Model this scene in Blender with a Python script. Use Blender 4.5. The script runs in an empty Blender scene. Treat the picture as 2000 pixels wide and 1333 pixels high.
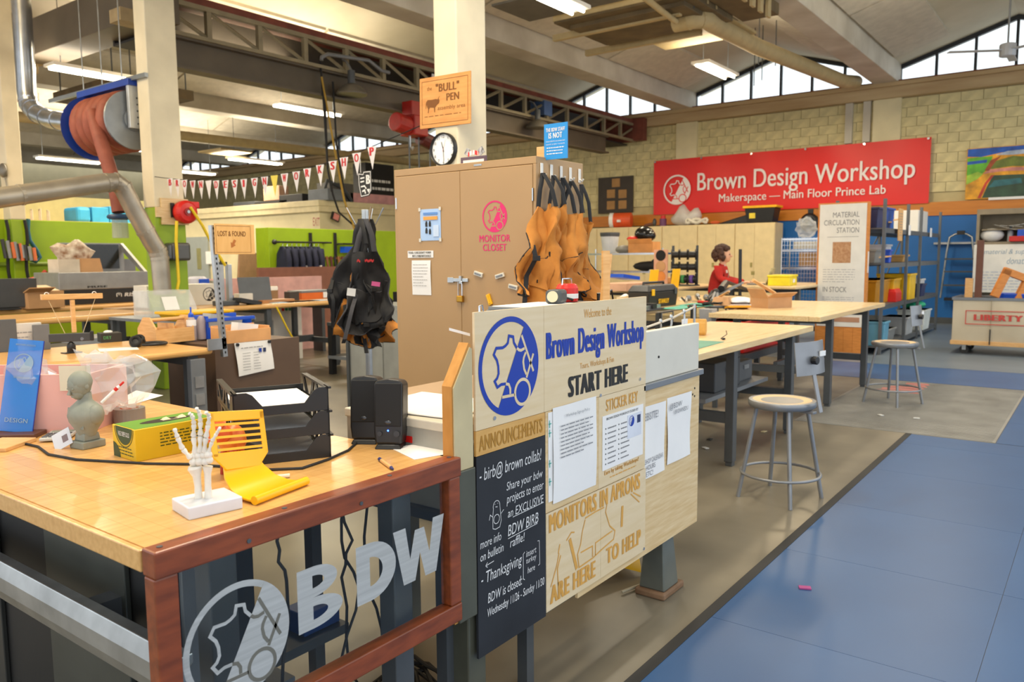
import bpy, math, random
from mathutils import Vector, Matrix
random.seed(11)
S = bpy.context.scene
COL = S.collection
# ------------------------------------------------------------------ camera, sky, exposure
FPX, YAW, PIT, ROL, EYE = 1544.855, math.radians(36.949), math.radians(5.999), math.radians(-.468), 1.45
_f = Vector((math.cos(YAW)*math.cos(PIT), math.sin(YAW)*math.cos(PIT), -math.sin(PIT)))
_r0 = Vector((math.sin(YAW), -math.cos(YAW), 0)); _u0 = _r0.cross(_f)
_r = math.cos(ROL)*_r0 + math.sin(ROL)*_u0; _u = _r.cross(_f)
CP = Vector((0, 0, EYE))
cd = bpy.data.cameras.new('camera'); cam = bpy.data.objects.new('camera', cd); COL.objects.link(cam)
cd.sensor_width = 36; cd.lens = FPX/2000*36; cd.clip_end = 200; cd.clip_start = .05
cam.matrix_world = Matrix(((_r.x, _u.x, -_f.x, 0), (_r.y, _u.y, -_f.y, 0), (_r.z, _u.z, -_f.z, EYE), (0, 0, 0, 1)))
cd.dof.use_dof = True; cd.dof.focus_distance = 2.6; cd.dof.aperture_fstop = 5.0
S.camera = cam
W = bpy.data.worlds.new('sky'); S.world = W; W.use_nodes = True
bg = W.node_tree.nodes['Background']; bg.inputs[0].default_value = (.9, .95, 1, 1); bg.inputs[1].default_value = 1.2
S.view_settings.view_transform = 'Standard'; S.view_settings.look = 'None'
S.view_settings.exposure = 0.45; S.view_settings.gamma = 1; S.view_settings.use_curve_mapping = False

def _ray(px, py): return _r*((px-1000)/FPX) - _u*((py-666.5)/FPX) + _f
# a point of the survey: photo position plus the plane (height, X or Y) the thing stands in
def fz(px, py, z): d = _ray(px, py); return CP + d*((z-EYE)/d.z)
def fx(px, py, x): d = _ray(px, py); return CP + d*(x/d.x)
def fy(px, py, y): d = _ray(px, py); return CP + d*(y/d.y)

# ------------------------------------------------------------------ materials
MATS = {}
def srgb(h):
    if isinstance(h, str):
        h = h.lstrip('#'); c = [int(h[i:i+2], 16)/255 for i in (0, 2, 4)]
        return tuple(x/12.92 if x <= .04045 else ((x+.055)/1.055)**2.4 for x in c)
    return h
def mat(name, col, rough=.5, metal=0, var=.08, scale=6, rand=0, bump=0, stretch=None, emit=0, trans=0, alpha=1, coat=0, spec=.5, col2=None, ior=1.45, thr=None):
    """procedural principled: noise variation between the colour and col2, optional per-object variation, fine bump"""
    if name in MATS: return MATS[name]
    m = bpy.data.materials.new(name); m.use_nodes = True; MATS[name] = m
    n = m.node_tree.nodes; l = m.node_tree.links; b = n['Principled BSDF']
    c = srgb(col)
    b.inputs['Roughness'].default_value = rough; b.inputs['Metallic'].default_value = metal
    b.inputs['Specular IOR Level'].default_value = spec
    if coat: b.inputs['Coat Weight'].default_value = coat; b.inputs['Coat Roughness'].default_value = .15
    if trans: b.inputs['Transmission Weight'].default_value = trans; b.inputs['IOR'].default_value = ior
    if alpha < 1: b.inputs['Alpha'].default_value = alpha
    if emit: b.inputs['Emission Color'].default_value = (*c, 1); b.inputs['Emission Strength'].default_value = emit
    tc = n.new('ShaderNodeTexCoord'); mp = n.new('ShaderNodeMapping'); l.new(tc.outputs['Object'], mp.inputs[0])
    if stretch: mp.inputs['Scale'].default_value = stretch
    nz = n.new('ShaderNodeTexNoise'); nz.inputs['Scale'].default_value = scale; nz.inputs['Detail'].default_value = 4
    l.new(mp.outputs[0], nz.inputs[0])
    rp = n.new('ShaderNodeValToRGB'); l.new(nz.outputs[0], rp.inputs[0])
    d = srgb(col2) if col2 else tuple(x*(1-2*var) for x in c)
    u = c if col2 else tuple(min(1, x*(1+var)) for x in c)
    e = rp.color_ramp.elements
    e[0].position, e[1].position = thr or (.3, .7)
    e[0].color = (*d, 1); e[1].color = (*u, 1)
    out = rp.outputs[0]
    if rand:
        oi = n.new('ShaderNodeObjectInfo'); mr = n.new('ShaderNodeMapRange'); l.new(oi.outputs['Random'], mr.inputs[0])
        mr.inputs[3].default_value = 1-rand; mr.inputs[4].default_value = 1+rand
        hs = n.new('ShaderNodeHueSaturation'); l.new(mr.outputs[0], hs.inputs['Value']); l.new(out, hs.inputs['Color']); out = hs.outputs[0]
    l.new(out, b.inputs['Base Color'])
    if bump:
        bp = n.new('ShaderNodeBump'); bp.inputs['Strength'].default_value = bump; bp.inputs['Distance'].default_value = .01
        l.new(nz.outputs[0], bp.inputs['Height']); l.new(bp.outputs[0], b.inputs['Normal'])
    return m

# ------------------------------------------------------------------ mesh builder
class MB:
    def __init__(s): s.v = []; s.f = []; s.sm = False
    def add(s, v, f):
        n = len(s.v); s.v += [tuple(p) for p in v]; s.f += [tuple(i+n for i in q) for q in f]; return s
    def box(s, a, b):
        x0, x1 = sorted((a[0], b[0])); y0, y1 = sorted((a[1], b[1])); z0, z1 = sorted((a[2], b[2]))
        return s.add([(x0,y0,z0),(x1,y0,z0),(x1,y1,z0),(x0,y1,z0),(x0,y0,z1),(x1,y0,z1),(x1,y1,z1),(x0,y1,z1)],
                     [(3,2,1,0),(4,5,6,7),(0,1,5,4),(1,2,6,5),(2,3,7,6),(3,0,4,7)])
    def cbox(s, c, d, M=None):
        c = Vector(c); h = Vector(d)/2; v = []
        for k in range(8):
            p = Vector((h.x*(1 if k in (1,2,5,6) else -1), h.y*(1 if k in (2,3,6,7) else -1), h.z*(1 if k > 3 else -1)))
            v.append(c + (M @ p if M else p))
        return s.add(v, [(3,2,1,0),(4,5,6,7),(0,1,5,4),(1,2,6,5),(2,3,7,6),(3,0,4,7)])
    def frus(s, c, d0, d1, h):     # tapered box: base centre c, bottom size d0, top size d1
        v = []
        for d, z in ((d0, 0), (d1, h)):
            for i, j in ((-1,-1),(1,-1),(1,1),(-1,1)): v.append((c[0]+i*d[0]/2, c[1]+j*d[1]/2, c[2]+z))
        return s.add(v, [(3,2,1,0),(4,5,6,7),(0,1,5,4),(1,2,6,5),(2,3,7,6),(3,0,4,7)])
    def cyl(s, p, q, r, n=12, r2=None, cap=True):
        p, q = Vector(p), Vector(q); r2 = r if r2 is None else r2
        a = (q-p).normalized(); t = Vector((0,0,1)) if abs(a.z) < .9 else Vector((1,0,0))
        e = a.cross(t).normalized(); g = a.cross(e); v = []
        for c, R in ((p, r), (q, r2)):
            for k in range(n): w = 2*math.pi*k/n; v.append(c + e*(R*math.cos(w)) + g*(R*math.sin(w)))
        f = [(k, (k+1) % n, n+(k+1) % n, n+k) for k in range(n)]
        if cap: f += [tuple(range(n-1, -1, -1)), tuple(range(n, 2*n))]
        return s.add(v, f)
    def tube(s, pts, r, n=8, closed=False, rs=None):
        P = [Vector(p) for p in pts]; m = len(P); v = []; e = None
        for i in range(m):
            a = (P[(i+1) % m] - P[i-1]) if closed else (P[min(i+1, m-1)] - P[max(i-1, 0)])
            a = a.normalized() if a.length > 1e-9 else Vector((0,0,1))
            if e is None:
                t = Vector((0,0,1)) if abs(a.z) < .9 else Vector((1,0,0)); e = a.cross(t).normalized()
            else:
                e = e - a*e.dot(a); e = e.normalized() if e.length > 1e-6 else a.orthogonal().normalized()
            g = a.cross(e); R = rs[i] if rs else r
            for k in range(n): w = 2*math.pi*k/n; v.append(P[i] + e*(R*math.cos(w)) + g*(R*math.sin(w)))
        f = []
        for i in range(m if closed else m-1):
            j = (i+1) % m
            for k in range(n): f.append((i*n+k, i*n+(k+1) % n, j*n+(k+1) % n, j*n+k))
        if not closed: f += [tuple(range(n-1, -1, -1)), tuple(range((m-1)*n, m*n))]
        s.sm = True
        return s.add(v, f)
    def lathe(s, prof, c=(0,0,0), n=20, M=None, ring=False):   # prof: (r, z) bottom to top
        v = []; m = len(prof); c = Vector(c)
        for r, z in prof:
            for k in range(n):
                w = 2*math.pi*k/n; p = Vector((r*math.cos(w), r*math.sin(w), z)); v.append(c + (M @ p if M else p))
        f = [(i*n+k, i*n+(k+1) % n, (i+1)*n+(k+1) % n, (i+1)*n+k) for i in range(m-1) for k in range(n)]
        f += [((m-1)*n+k, (m-1)*n+(k+1) % n, (k+1) % n, k) for k in range(n)] if ring else [tuple(range(n-1, -1, -1)), tuple(range((m-1)*n, m*n))]
        return s.add(v, f)
    def ell(s, c, r, n=14, m=8, M=None):
        if not hasattr(r, '__len__'): r = (r, r, r)
        v = []; c = Vector(c)
        for i in range(m+1):
            t = -math.pi/2 + math.pi*i/m; ct = max(math.cos(t), 1e-3)
            for k in range(n):
                w = 2*math.pi*k/n; p = Vector((r[0]*ct*math.cos(w), r[1]*ct*math.sin(w), r[2]*math.sin(t))); v.append(c + (M @ p if M else p))
        f = [(i*n+k, i*n+(k+1) % n, (i+1)*n+(k+1) % n, (i+1)*n+k) for i in range(m) for k in range(n)]
        s.sm = True
        return s.add(v, f + [tuple(range(n-1, -1, -1)), tuple(range(m*n, m*n+n))])
    def prism(s, poly, o, e, g, t):   # polygon in plane (o; e, g), extruded by vector t
        o, e, g, t = Vector(o), Vector(e), Vector(g), Vector(t); n = len(poly)
        P = [o + e*a + g*b for a, b in poly]
        fl = e.cross(g).dot(t) < 0
        f = [tuple(range(n-1, -1, -1)), tuple(range(n, 2*n))] + [(k, (k+1) % n, n+(k+1) % n, n+k) for k in range(n)]
        if fl: f = [q[::-1] for q in f]
        return s.add(P + [p+t for p in P], f)
    def sheet(s, fn, nu, nv, th=None):   # fn(u, v) -> point, 0..1; th closes it to that thickness
        P = [[Vector(fn(i/nu, j/nv)) for j in range(nv+1)] for i in range(nu+1)]
        k = nv+1
        v = [p for row in P for p in row]; f = [(i*k+j, (i+1)*k+j, (i+1)*k+j+1, i*k+j+1) for i in range(nu) for j in range(nv)]
        if th:
            N = len(v); w = []
            for i in range(nu+1):
                for j in range(nv+1):
                    a = P[min(i+1, nu)][j]-P[max(i-1, 0)][j]; b = P[i][min(j+1, nv)]-P[i][max(j-1, 0)]
                    nn = a.cross(b); nn = nn.normalized() if nn.length > 1e-12 else Vector((0,0,1)); w.append(P[i][j]-nn*th)
            f += [tuple(q+N for q in g[::-1]) for g in f]
            v = v + w
            ring = [i*k for i in range(nu+1)] + [nu*k+j for j in range(1, nv+1)] + [i*k+nv for i in range(nu-1, -1, -1)] + [j for j in range(nv-1, 0, -1)]
            for a, b in zip(ring, ring[1:]+ring[:1]): f.append((b, a, a+N, b+N))
        return s.add(v, f)
    def move(s, M):
        s.v = [tuple(M @ Vector(p)) for p in s.v]; return s
def crumple(p, s=0):     # smooth repeatable unevenness in -1..1 per axis
    x, y, z = p
    f = lambda a, b, c: .5*math.sin(2.1*x+1.3*y*math.sin(a+s)+a)+.3*math.sin(3.7*y+2.2*z+1.7*x+b+s)+.2*math.sin(5.9*x-4.3*y+3.1*z+c+2*s)
    return Vector((f(.3, 1.1, 2.9), f(2.2, 4.1, .7), f(4.6, .2, 5.3)))
def Rz(a): return Matrix.Rotation(a, 3, 'Z')
def Rx(a): return Matrix.Rotation(a, 3, 'X')
def Ry(a): return Matrix.Rotation(a, 3, 'Y')

def tag(o, label=None, cat=None, group=None, kind=None):
    if label: o['label'] = label
    if cat: o['category'] = cat
    if group: o['group'] = group
    if kind: o['kind'] = kind
    return o
def wloc(o): return o.matrix_basis.translation if o.parent is None else wloc(o.parent)
def obj(name, mb, m, parent=None, label=None, bev=0, smooth=None, off=None, kind=None, seg=2):
    """link a builder as ONE mesh object. off = world point the builder's coordinates are measured from (defaults: world)"""
    base = Vector(off) if off is not None else Vector((0, 0, 0))
    me = bpy.data.meshes.new(name); me.from_pydata(mb.v, [], mb.f); me.materials.append(m)
    if mb.sm if smooth is None else smooth:
        me.shade_smooth(); me.set_sharp_from_angle(angle=math.radians(48))
    o = bpy.data.objects.new(name, me); COL.objects.link(o)
    if parent is not None: o.parent = parent
    elif off is not None: o.location = base
    if label: o['label'] = label
    if kind: o['kind'] = kind
    if bev:
        b = o.modifiers.new('edge', 'BEVEL'); b.width = bev; b.segments = seg; b.limit_method = 'ANGLE'; b.angle_limit = math.radians(40)
    return o
def thing(name, label, cat, loc=(0,0,0), rz=0, group=None):
    o = bpy.data.objects.new(name, None); COL.objects.link(o); o.location = loc; o.rotation_euler = (0, 0, rz); o.empty_display_size = .1
    return tag(o, label, cat, group)
def solo(name, mb, m, label, cat, loc=(0,0,0), rz=0, group=None, **k):
    o = obj(name, mb, m, **k); o.location = loc; o.rotation_euler = (0, 0, rz); return tag(o, label, cat, group)
def struct(name, mb, m, parent=None, **k):
    o = obj(name, mb, m, parent, **k)
    if parent is None: o['kind'] = 'structure'
    return o
def kids(o): return [c for c in COL.objects if c.parent == o]
def dup(root, loc, rz=0, label=None, group=None, tree=None):
    tree = tree or [(c, kids(c)) for c in kids(root)]
    r = root.copy(); COL.objects.link(r); r.location = loc; r.rotation_euler = (0, 0, rz)
    if label: r['label'] = label
    if group: r['group'] = group
    for c, gs in tree:
        d = c.copy(); COL.objects.link(d); d.parent = r
        for g in gs: e = g.copy(); COL.objects.link(e); e.parent = d
    return r
# ------------------------------------------------------------------ flat lettering and emblem
def text_mb(body, w=None, h=None, bold=0, t=.0006, sp=1.0, shear=0, align='L', line=1.0):
    """lettering lying in local (x, z), facing -y, lower edge z=0; scaled to width w and height h; bold = extra half stem width"""
    c = bpy.data.curves.new('lettering', 'FONT'); c.body = body; c.size = 1; c.space_character = sp+max(bold, 0)*4; c.shear = shear
    c.resolution_u = 8 if (h or w or 0) > .1 else 4 if (h or .02) > .03 else 2; c.space_line = line
    c.align_x = {'L': 'LEFT', 'C': 'CENTER', 'R': 'RIGHT'}[align]
    o = bpy.data.objects.new('lettering', c); me = bpy.data.meshes.new_from_object(o)
    mb = MB(); vs = [v.co.copy() for v in me.vertices]; fs = [tuple(p.vertices) for p in me.polygons]
    bpy.data.objects.remove(o); bpy.data.curves.remove(c); bpy.data.meshes.remove(me)
    if not vs: return mb
    b = max(bold, 0)*2.2
    x0, x1 = min(v.x for v in vs)-b, max(v.x for v in vs)+b; y0, y1 = min(v.y for v in vs), max(v.y for v in vs)
    sx = w/(x1-x0) if w else (h/(y1-y0)); sz = h/(y1-y0) if h else sx
    xc = {'L': x0, 'C': (x0+x1)/2, 'R': x1}[align]
    sh = [(0, 0)] if b == 0 else [(-b, 0), (b, 0), (-b/2, 0), (b/2, 0), (0, 0)]
    for k, (dx, dy) in enumerate(sh): mb.add([((v.x+dx-xc)*sx, -t-.00012*k, (v.y+dy-y0)*sz) for v in vs], fs)
    return mb
def frame3(o, e, g):   # matrix taking local (x, y, z) with x->e, z->g, y->g x e ... facing -y
    e = Vector(e).normalized(); g = Vector(g).normalized(); y = g.cross(e)
    return Matrix(((e.x, y.x, g.x, o[0]), (e.y, y.y, g.y, o[1]), (e.z, y.z, g.z, o[2]), (0, 0, 0, 1)))
def stroke(mb, pts, w, t=.0006, closed=False):
    """flat mitred band of width w along (x, z) points, facing -y"""
    P = [Vector((a, b)) for a, b in pts]
    P = [p for k, p in enumerate(P) if k == 0 or (p-P[k-1]).length > 1e-7]
    if len(P) > 2 and (P[0]-P[-1]).length < 1e-6: P.pop(); closed = True
    n = len(P); L = []; Rr = []
    for i in range(n):
        a = P[i-1] if closed or i else None; b = P[(i+1) % n] if closed or i < n-1 else None
        d0 = (P[i]-a).normalized() if a is not None else (b-P[i]).normalized(); d1 = (b-P[i]).normalized() if b is not None else d0
        m = d0+d1; m = m.normalized() if m.length > .2 else d0
        q = Vector((-m.y, m.x)); c = max(.45, abs(q.dot(Vector((-d0.y, d0.x))))); q *= w/2/c
        L.append((P[i].x+q.x, -t, P[i].y+q.y)); Rr.append((P[i].x-q.x, -t, P[i].y-q.y))
    f = [(i, n+i, n+(i+1) % n, (i+1) % n)[::-1] for i in range(n if closed else n-1)]
    return mb.add(L+Rr, f)
def poly(mb, pts, t=.0006):
    """fill a simple (x, z) polygon facing -y by ear clipping"""
    P = [tuple(p) for p in pts]
    A = sum(P[i-1][0]*P[i][1]-P[i][0]*P[i-1][1] for i in range(len(P)))
    if A < 0: P.reverse()
    idx = list(range(len(P))); tri = []
    def cr(a, b, c): return (b[0]-a[0])*(c[1]-a[1])-(b[1]-a[1])*(c[0]-a[0])
    guard = 0
    while len(idx) > 3 and guard < 4000:
        guard += 1; done = False
        for k in range(len(idx)):
            i, j, l = idx[k-1], idx[k], idx[(k+1) % len(idx)]
            a, b, c = P[i], P[j], P[l]
            if cr(a, b, c) <= 1e-12: continue
            if any(cr(a, b, P[m]) >= 0 and cr(b, c, P[m]) >= 0 and cr(c, a, P[m]) >= 0 for m in idx if m not in (i, j, l)): continue
            tri.append((i, j, l)); idx.pop(k); done = True; break
        if not done: break
    if len(idx) == 3: tri.append(tuple(idx))
    return mb.add([(x, -t, z) for x, z in P], tri)
def arc(cx, cz, r, a0, a1, n=20, sx=1):
    return [(cx+sx*r*math.cos(math.radians(a0+(a1-a0)*i/n)), cz+r*math.sin(math.radians(a0+(a1-a0)*i/n))) for i in range(n+1)]
# ------------------------------------------------------------------ palette
conc = mat('concrete_floor', '#8a8270', .36, var=.2, scale=1.3, bump=.05, col2='#5e594d', thr=(.3, .75))
cream = mat('cream_paint', '#dccfa6', .6, var=.06, scale=2)
beamw = mat('beam_paint', '#cfc8b8', .6, col2='#b0a795', scale=1.5)
ceilm = mat('ceiling_board', '#c9c0a8', .8, col2='#b3a98f', scale=.9)
colm = mat('column_paint', '#ddd2b4', .5, var=.06, scale=3)
limem = mat('lime_paint', '#8cab0d', .45, var=.06, scale=3)
block = mat('block_paint', '#d3c592', .6, var=.1, scale=5, rand=.05)
steel = mat('galvanised', '#b5b9ba', .32, .85, var=.12, scale=9)
dgrey = mat('dark_grey_steel', '#4e5255', .45, .2, var=.08)
mgrey = mat('mid_grey_steel', '#7c8084', .4, .25, var=.06)
black = mat('black_plastic', '#1b1b1c', .42, var=.1)
blackm = mat('black_matte', '#151515', .75, var=.1)
white = mat('white_paper', '#eceae6', .7, var=.02)
whitep = mat('white_paint', '#e4e1d8', .45, var=.03)
ply = mat('pale_plywood', '#e2cda8', .5, col2='#dac296', scale=3, stretch=(1.5, 1.5, 14))
plyt = mat('birch_plywood', '#e2c99c', .5, col2='#cfae78', scale=3, stretch=(2, 2, 20))
butcher = mat('butcher_block', '#dfb06c', .34, col2='#cd9a56', scale=4, stretch=(1.5, 18, 18), rand=.1, coat=.3)
butch2 = mat('worn_butcher_block', '#ead0a0', .32, col2='#dcb97f', scale=4, stretch=(1.2, 14, 14), coat=.2, rand=.04)
woodr = mat('red_stained_wood', '#90451f', .4, col2='#6d3113', scale=5, stretch=(2, 9, 9), coat=.15)
woodo = mat('orange_wood', '#d98e42', .5, col2='#c47a33', scale=4, stretch=(2, 2, 12))
pine = mat('pine_wood', '#e0b479', .5, col2='#cf9c5e', scale=5, stretch=(2, 2, 14))
card = mat('cardboard', '#c29568', .75, var=.06)
ink = mat('black_ink', '#22211f', .6, var=.02)
inkg = mat('grey_ink', '#8f8f90', .7, var=.02)
blueink = mat('royal_blue_print', '#0036a0', .5, var=.02)
redm = mat('red_plastic', '#d3201a', .4, var=.05)
yel = mat('yellow_plastic', '#f2b90a', .38, var=.05)
bluep = mat('blue_plastic', '#1450c8', .35, var=.05)
chrome = mat('chrome', '#d0d2d4', .18, 1, var=.03)
rubber = mat('rubber', '#232323', .7, var=.1)
tan = mat('tan_steel', '#b08d60', .42, var=.04, scale=1.5)
beige = mat('beige_steel', '#dfcb9c', .45, var=.04)
duck = mat('brown_duck_canvas', '#c98434', .8, col2='#b26f26', scale=14, bump=.15)
blackc = mat('black_canvas', '#1d1d1f', .85, col2='#141415', scale=14, bump=.15)
tube_em = mat('lit_tube', '#fff6e0', .5, emit=9, var=0)
skin = mat('skin', '#d9a585', .5, var=.05)
clear = bpy.data.materials.new('clear_glass'); clear.use_nodes = True
def _glass(m, tint, gl=.06, rough=.02):
    n = m.node_tree.nodes; l = m.node_tree.links; n.remove(n['Principled BSDF'])
    t = n.new('ShaderNodeBsdfTransparent'); t.inputs[0].default_value = (*srgb(tint), 1)
    g = n.new('ShaderNodeBsdfGlossy'); g.inputs['Roughness'].default_value = rough
    f = n.new('ShaderNodeFresnel'); f.inputs[0].default_value = 1.4
    ge = n.new('ShaderNodeNewGeometry'); iv = n.new('ShaderNodeMath'); iv.operation = 'SUBTRACT'; iv.inputs[0].default_value = 1; l.new(ge.outputs['Backfacing'], iv.inputs[1])
    mu = n.new('ShaderNodeMath'); mu.operation = 'MULTIPLY'; l.new(f.outputs[0], mu.inputs[0]); l.new(iv.outputs[0], mu.inputs[1])
    x = n.new('ShaderNodeMixShader'); l.new(mu.outputs[0], x.inputs[0]); l.new(t.outputs[0], x.inputs[1]); l.new(g.outputs[0], x.inputs[2])
    l.new(x.outputs[0], n['Material Output'].inputs[0]); return m
_glass(clear, '#fbfdfc')

# ------------------------------------------------------------------ the hall
XW = 18.78                       # long wall with the banner and the high windows
BEAMS = [-.63, 3.98, 8.60, 13.22, 17.84, 22.46, 27.08, 31.7]
struct('floor', MB().box((-4, -6, -.12), (19.4, 34, 0)), conc)
wb = struct('wall_back', MB().box((XW+.02, -6, 0), (XW+.3, 34, 4.95)), mat('mortar', '#c3b586', .8, var=.05))
# block courses of the wall: those in view one by one, the rest joined
bl = MB(); bl.box((-.02, -.196, -.097), (.03, .196, .097)); bm_ = None; rest = MB()
nb = 0
for k in range(10):
    z = 2.95+.2*k-.1
    for j in range(-4, 68):
        yc = 1.0+.4*j+(.2 if k % 2 else 0)
        if 1.2 < yc < 10.7 and z < 4.8:
            if bm_ is None: bm_ = obj('block', bl, block, wb); o = bm_
            else: o = bm_.copy(); COL.objects.link(o)
            o.parent = wb; o.location = (XW+random.uniform(-.003, .003), yc, z); nb += 1
        elif z < 4.85: rest.box((XW-.02, yc-.196, z-.097), (XW+.03, yc+.196, z+.097))
obj('block_courses', rest, block, wb, kind='stuff')
# crane rail carried along the wall, rusty on top
rl = struct('wall_rail_beam', MB().box((XW-.22, -3, 4.76), (XW+.25, 33, 5.02)).box((XW-.34, -3, 4.98), (XW+.25, 33, 5.06)), mat('rail_paint', '#c3ab82', .6, col2='#a98b62', scale=2, stretch=(1, .3, 3)))
obj('rail', MB().box((XW-.26, -3, 5.06), (XW-.18, 33, 5.1)), mat('rust', '#8b4a32', .8, col2='#6b3826', scale=7), rl)
for i, (y0, y1) in enumerate(((3.95, 4.1), (4.32, 4.47))):
    struct('wall_post', MB().box((XW-.11, y0+.35, 3.9), (XW-.02, y1+.35, 4.76)), beamw)
struct('wall_pilaster', MB().box((XW-.1, 3.7, 2.55), (XW-.02, 4.25, 4.76)), cream)
struct('wall_pilaster', MB().box((XW-.1, 8.3, 2.55), (XW-.02, 8.85, 4.76)), cream)
struct('trim_orange_board', MB().box((XW-.09, 1.0, 2.26), (XW-.02, 14, 2.54)), mat('orange_board', '#cf8327', .45, col2='#bb6f1e', scale=3, stretch=(1, .5, 5)))
struct('wall_blue_dado', MB().box((XW-.06, -3, .02), (XW-.02, 6.5, 2.26)), mat('blue_paint', '#0d62ad', .5, var=.06, scale=1.5))
struct('baseboard_back', MB().box((XW-.09, -3, 0), (XW-.06, 6.5, .13)), dgrey)
# beams, folded ceiling, high windows
for b in BEAMS:
    struct('ceiling_beam', MB().box((-4, b-.24, 5.06), (XW, b+.24, 5.52)), beamw, bev=.012)
pane_n = 0
winf = mat('window_frame_black', '#20242a', .5, var=.03)
for i, (a, b) in enumerate(zip(BEAMS, BEAMS[1:])):
    y0, y1 = a+.2, b-.2; ym = (y0+y1)/2; ze, zr = 5.44, 6.1
    mb = MB()
    for q0, q1 in ((y0, ym), (ym, y1)):
        za, zb = (ze, zr) if q0 == y0 else (zr, ze)
        v = [(-4, q0, za), (XW+.4, q0, za), (XW+.4, q1, zb), (-4, q1, zb)]
        mb.add(v+[(p[0], p[1], p[2]+.1) for p in v], [(0, 1, 2, 3), (7, 6, 5, 4), (0, 4, 5, 1), (1, 5, 6, 2), (2, 6, 7, 3), (3, 7, 4, 0)])
    c = struct('ceiling', mb, ceilm)
    sl = (zr-ze)/(ym-y0)
    for j, (xa, xb) in enumerate(((2.2, 6.1), (6.16, 10.2), (10.26, 14.3), (14.36, 17.9))):   # acoustic boards nailed under each slope
        for q0, q1, sg in ((y0+.1, y0+1.05, 1), (y1-1.05, y1-.1, -1)):
            zf = lambda y: ze+sl*(y-y0 if sg > 0 else y1-y)
            v = [(xa, q0, zf(q0)-.002), (xb, q0, zf(q0)-.002), (xb, q1, zf(q1)-.002), (xa, q1, zf(q1)-.002)]
            obj('panel', MB().add(v+[(p[0], p[1], p[2]-.05) for p in v], [(3, 2, 1, 0), (4, 5, 6, 7), (0, 1, 5, 4), (1, 2, 6, 5), (2, 3, 7, 6), (3, 0, 4, 7)]), mat('ceiling_panel', '#c5bca8', .8, var=.06, rand=.05), c)
    # window of the bay: black frame, panes each their own
    w = struct('window_%d' % (i+1), MB(), winf)
    fr = MB(); ys = [y0]+[y0+(y1-y0)*k/6 for k in range(1, 6)]+[y1]
    zt = lambda y: ze+sl*(min(y-y0, y1-y))-.02
    for k, y in enumerate(ys):
        g = .05 if k in (0, 6) else .025
        fr.box((XW-.03, y-g, 5.06), (XW+.05, y+g, zt(min(max(y, y0+.01), y1-.01))))
    for q0, q1 in ((y0, ym), (ym, y1)):
        fr.add([(XW-.04, q0, zt(q0)-.07), (XW-.04, q1, zt(q1)-.07), (XW-.04, q1, zt(q1)+.03), (XW-.04, q0, zt(q0)+.03), (XW+.05, q0, zt(q0)-.07), (XW+.05, q1, zt(q1)-.07), (XW+.05, q1, zt(q1)+.03), (XW+.05, q0, zt(q0)+.03)],
               [(3, 2, 1, 0), (4, 5, 6, 7), (0, 1, 5, 4), (1, 2, 6, 5), (2, 3, 7, 6), (3, 0, 4, 7)])
    fr.box((XW-.03, y0, 5.06), (XW+.05, y1, 5.11))
    obj('window_frame', fr, winf, w)
    for k in range(6):
        a_, b_ = ys[k]+.02, ys[k+1]-.02
        P = [(a_, 5.1)]+[(b_, 5.1), (b_, zt(b_)-.03)]+[(a_, zt(a_)-.03)]
        obj('pane', MB().prism(P, (XW+.005, 0, 0), (0, 1, 0), (0, 0, 1), (.006, 0, 0)), clear, w)
# columns on one line, the two outer ones lime green below
XC = 4.7
def column(y, split=None, wx=.355):
    c = struct('column', MB().box((XC, y, split or 0), (XC+wx, y+.235, 5.06)), colm, bev=.012)
    if split: obj('painted_base', MB().box((XC-.002, y-.002, 0), (XC+wx+.002, y+.237, split)), limem, c, bev=.012)
column(4.037); column(8.45, 2.04); column(12.23, 2.04, .2)
# second crane rail on the column line
r2 = struct('beam_rail', MB().box((5.35, 9.6, 4.45), (5.7, 31, 4.76)), mat('rail_brown', '#a08c66', .6, var=.1))
obj('rail', MB().box((5.5, 9.6, 4.76), (5.58, 31, 4.8)), MATS['rust'], r2)
for y in (9.65, 13.3, 17.9, 22.5): obj('bracket', MB().box((5.0, y-.13, 4.3), (5.6, y+.13, 4.45)), MATS['rail_brown'], r2)
# far walls and low rooms
struct('wall_left', MB().box((-4, 33, 0), (19, 33.2, 6.2)), cream)
struct('partition_green', MB().box((3.2, 12.5, 0), (7.1, 12.62, 2.05)), limem, bev=.006)
struct('partition_green', MB().box((9.13, 12.5, 0), (13.2, 12.62, 2.05)).box((9.13, 12.622, 0), (9.25, 12.9, 2.05)), limem, bev=.006)
struct('wall_room_front', MB().box((1.5, 15.2, 0), (8.7, 15.35, 2.62)), mat('greenish_cream', '#cfc88c', .6, var=.05))
struct('wall_storeroom_roof', MB().box((2.2, 12.64, 1.98), (7.05, 15.19, 2.06)), pine)
# corner room with a fascia, EXIT painted on it
rm = struct('wall_corner_room', MB().box((12.9, 15.6, 0), (18.7, 30, 2.62)), cream)
obj('fascia', MB().box((12.82, 15.52, 2.62), (18.7, 30.1, 2.9)).box((12.8, 15.5, 2.76), (18.7, 30.1, 2.9)), mat('fascia_cream', '#d8c9a0', .6, var=.05), rm, bev=.01)
t = text_mb('EXIT', w=.2, h=.2); q = fy(615, 447, 15.59); t.move(frame3((q.x-.05, 15.59, q.z+.07), (1, 0, 0), (0, 0, 1)))
obj('lettering', t, mat('pink_red_print', '#c0506a', .6), rm, label='EXIT painted in thin red capitals on the cream wall')
g = struct('door_1', MB().box((12.84, 20.4, 0), (12.9, 21.5, 2.12)).box((12.84, 21.55, 0), (12.9, 22.6, 2.12)), mat('grey_door', '#9aa09c', .5, var=.03))
obj('vision_panel', MB().box((12.83, 20.75, 1.2), (12.845, 20.95, 1.8)), mat('dull_glass', '#8d8a5e', .3), g)
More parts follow.
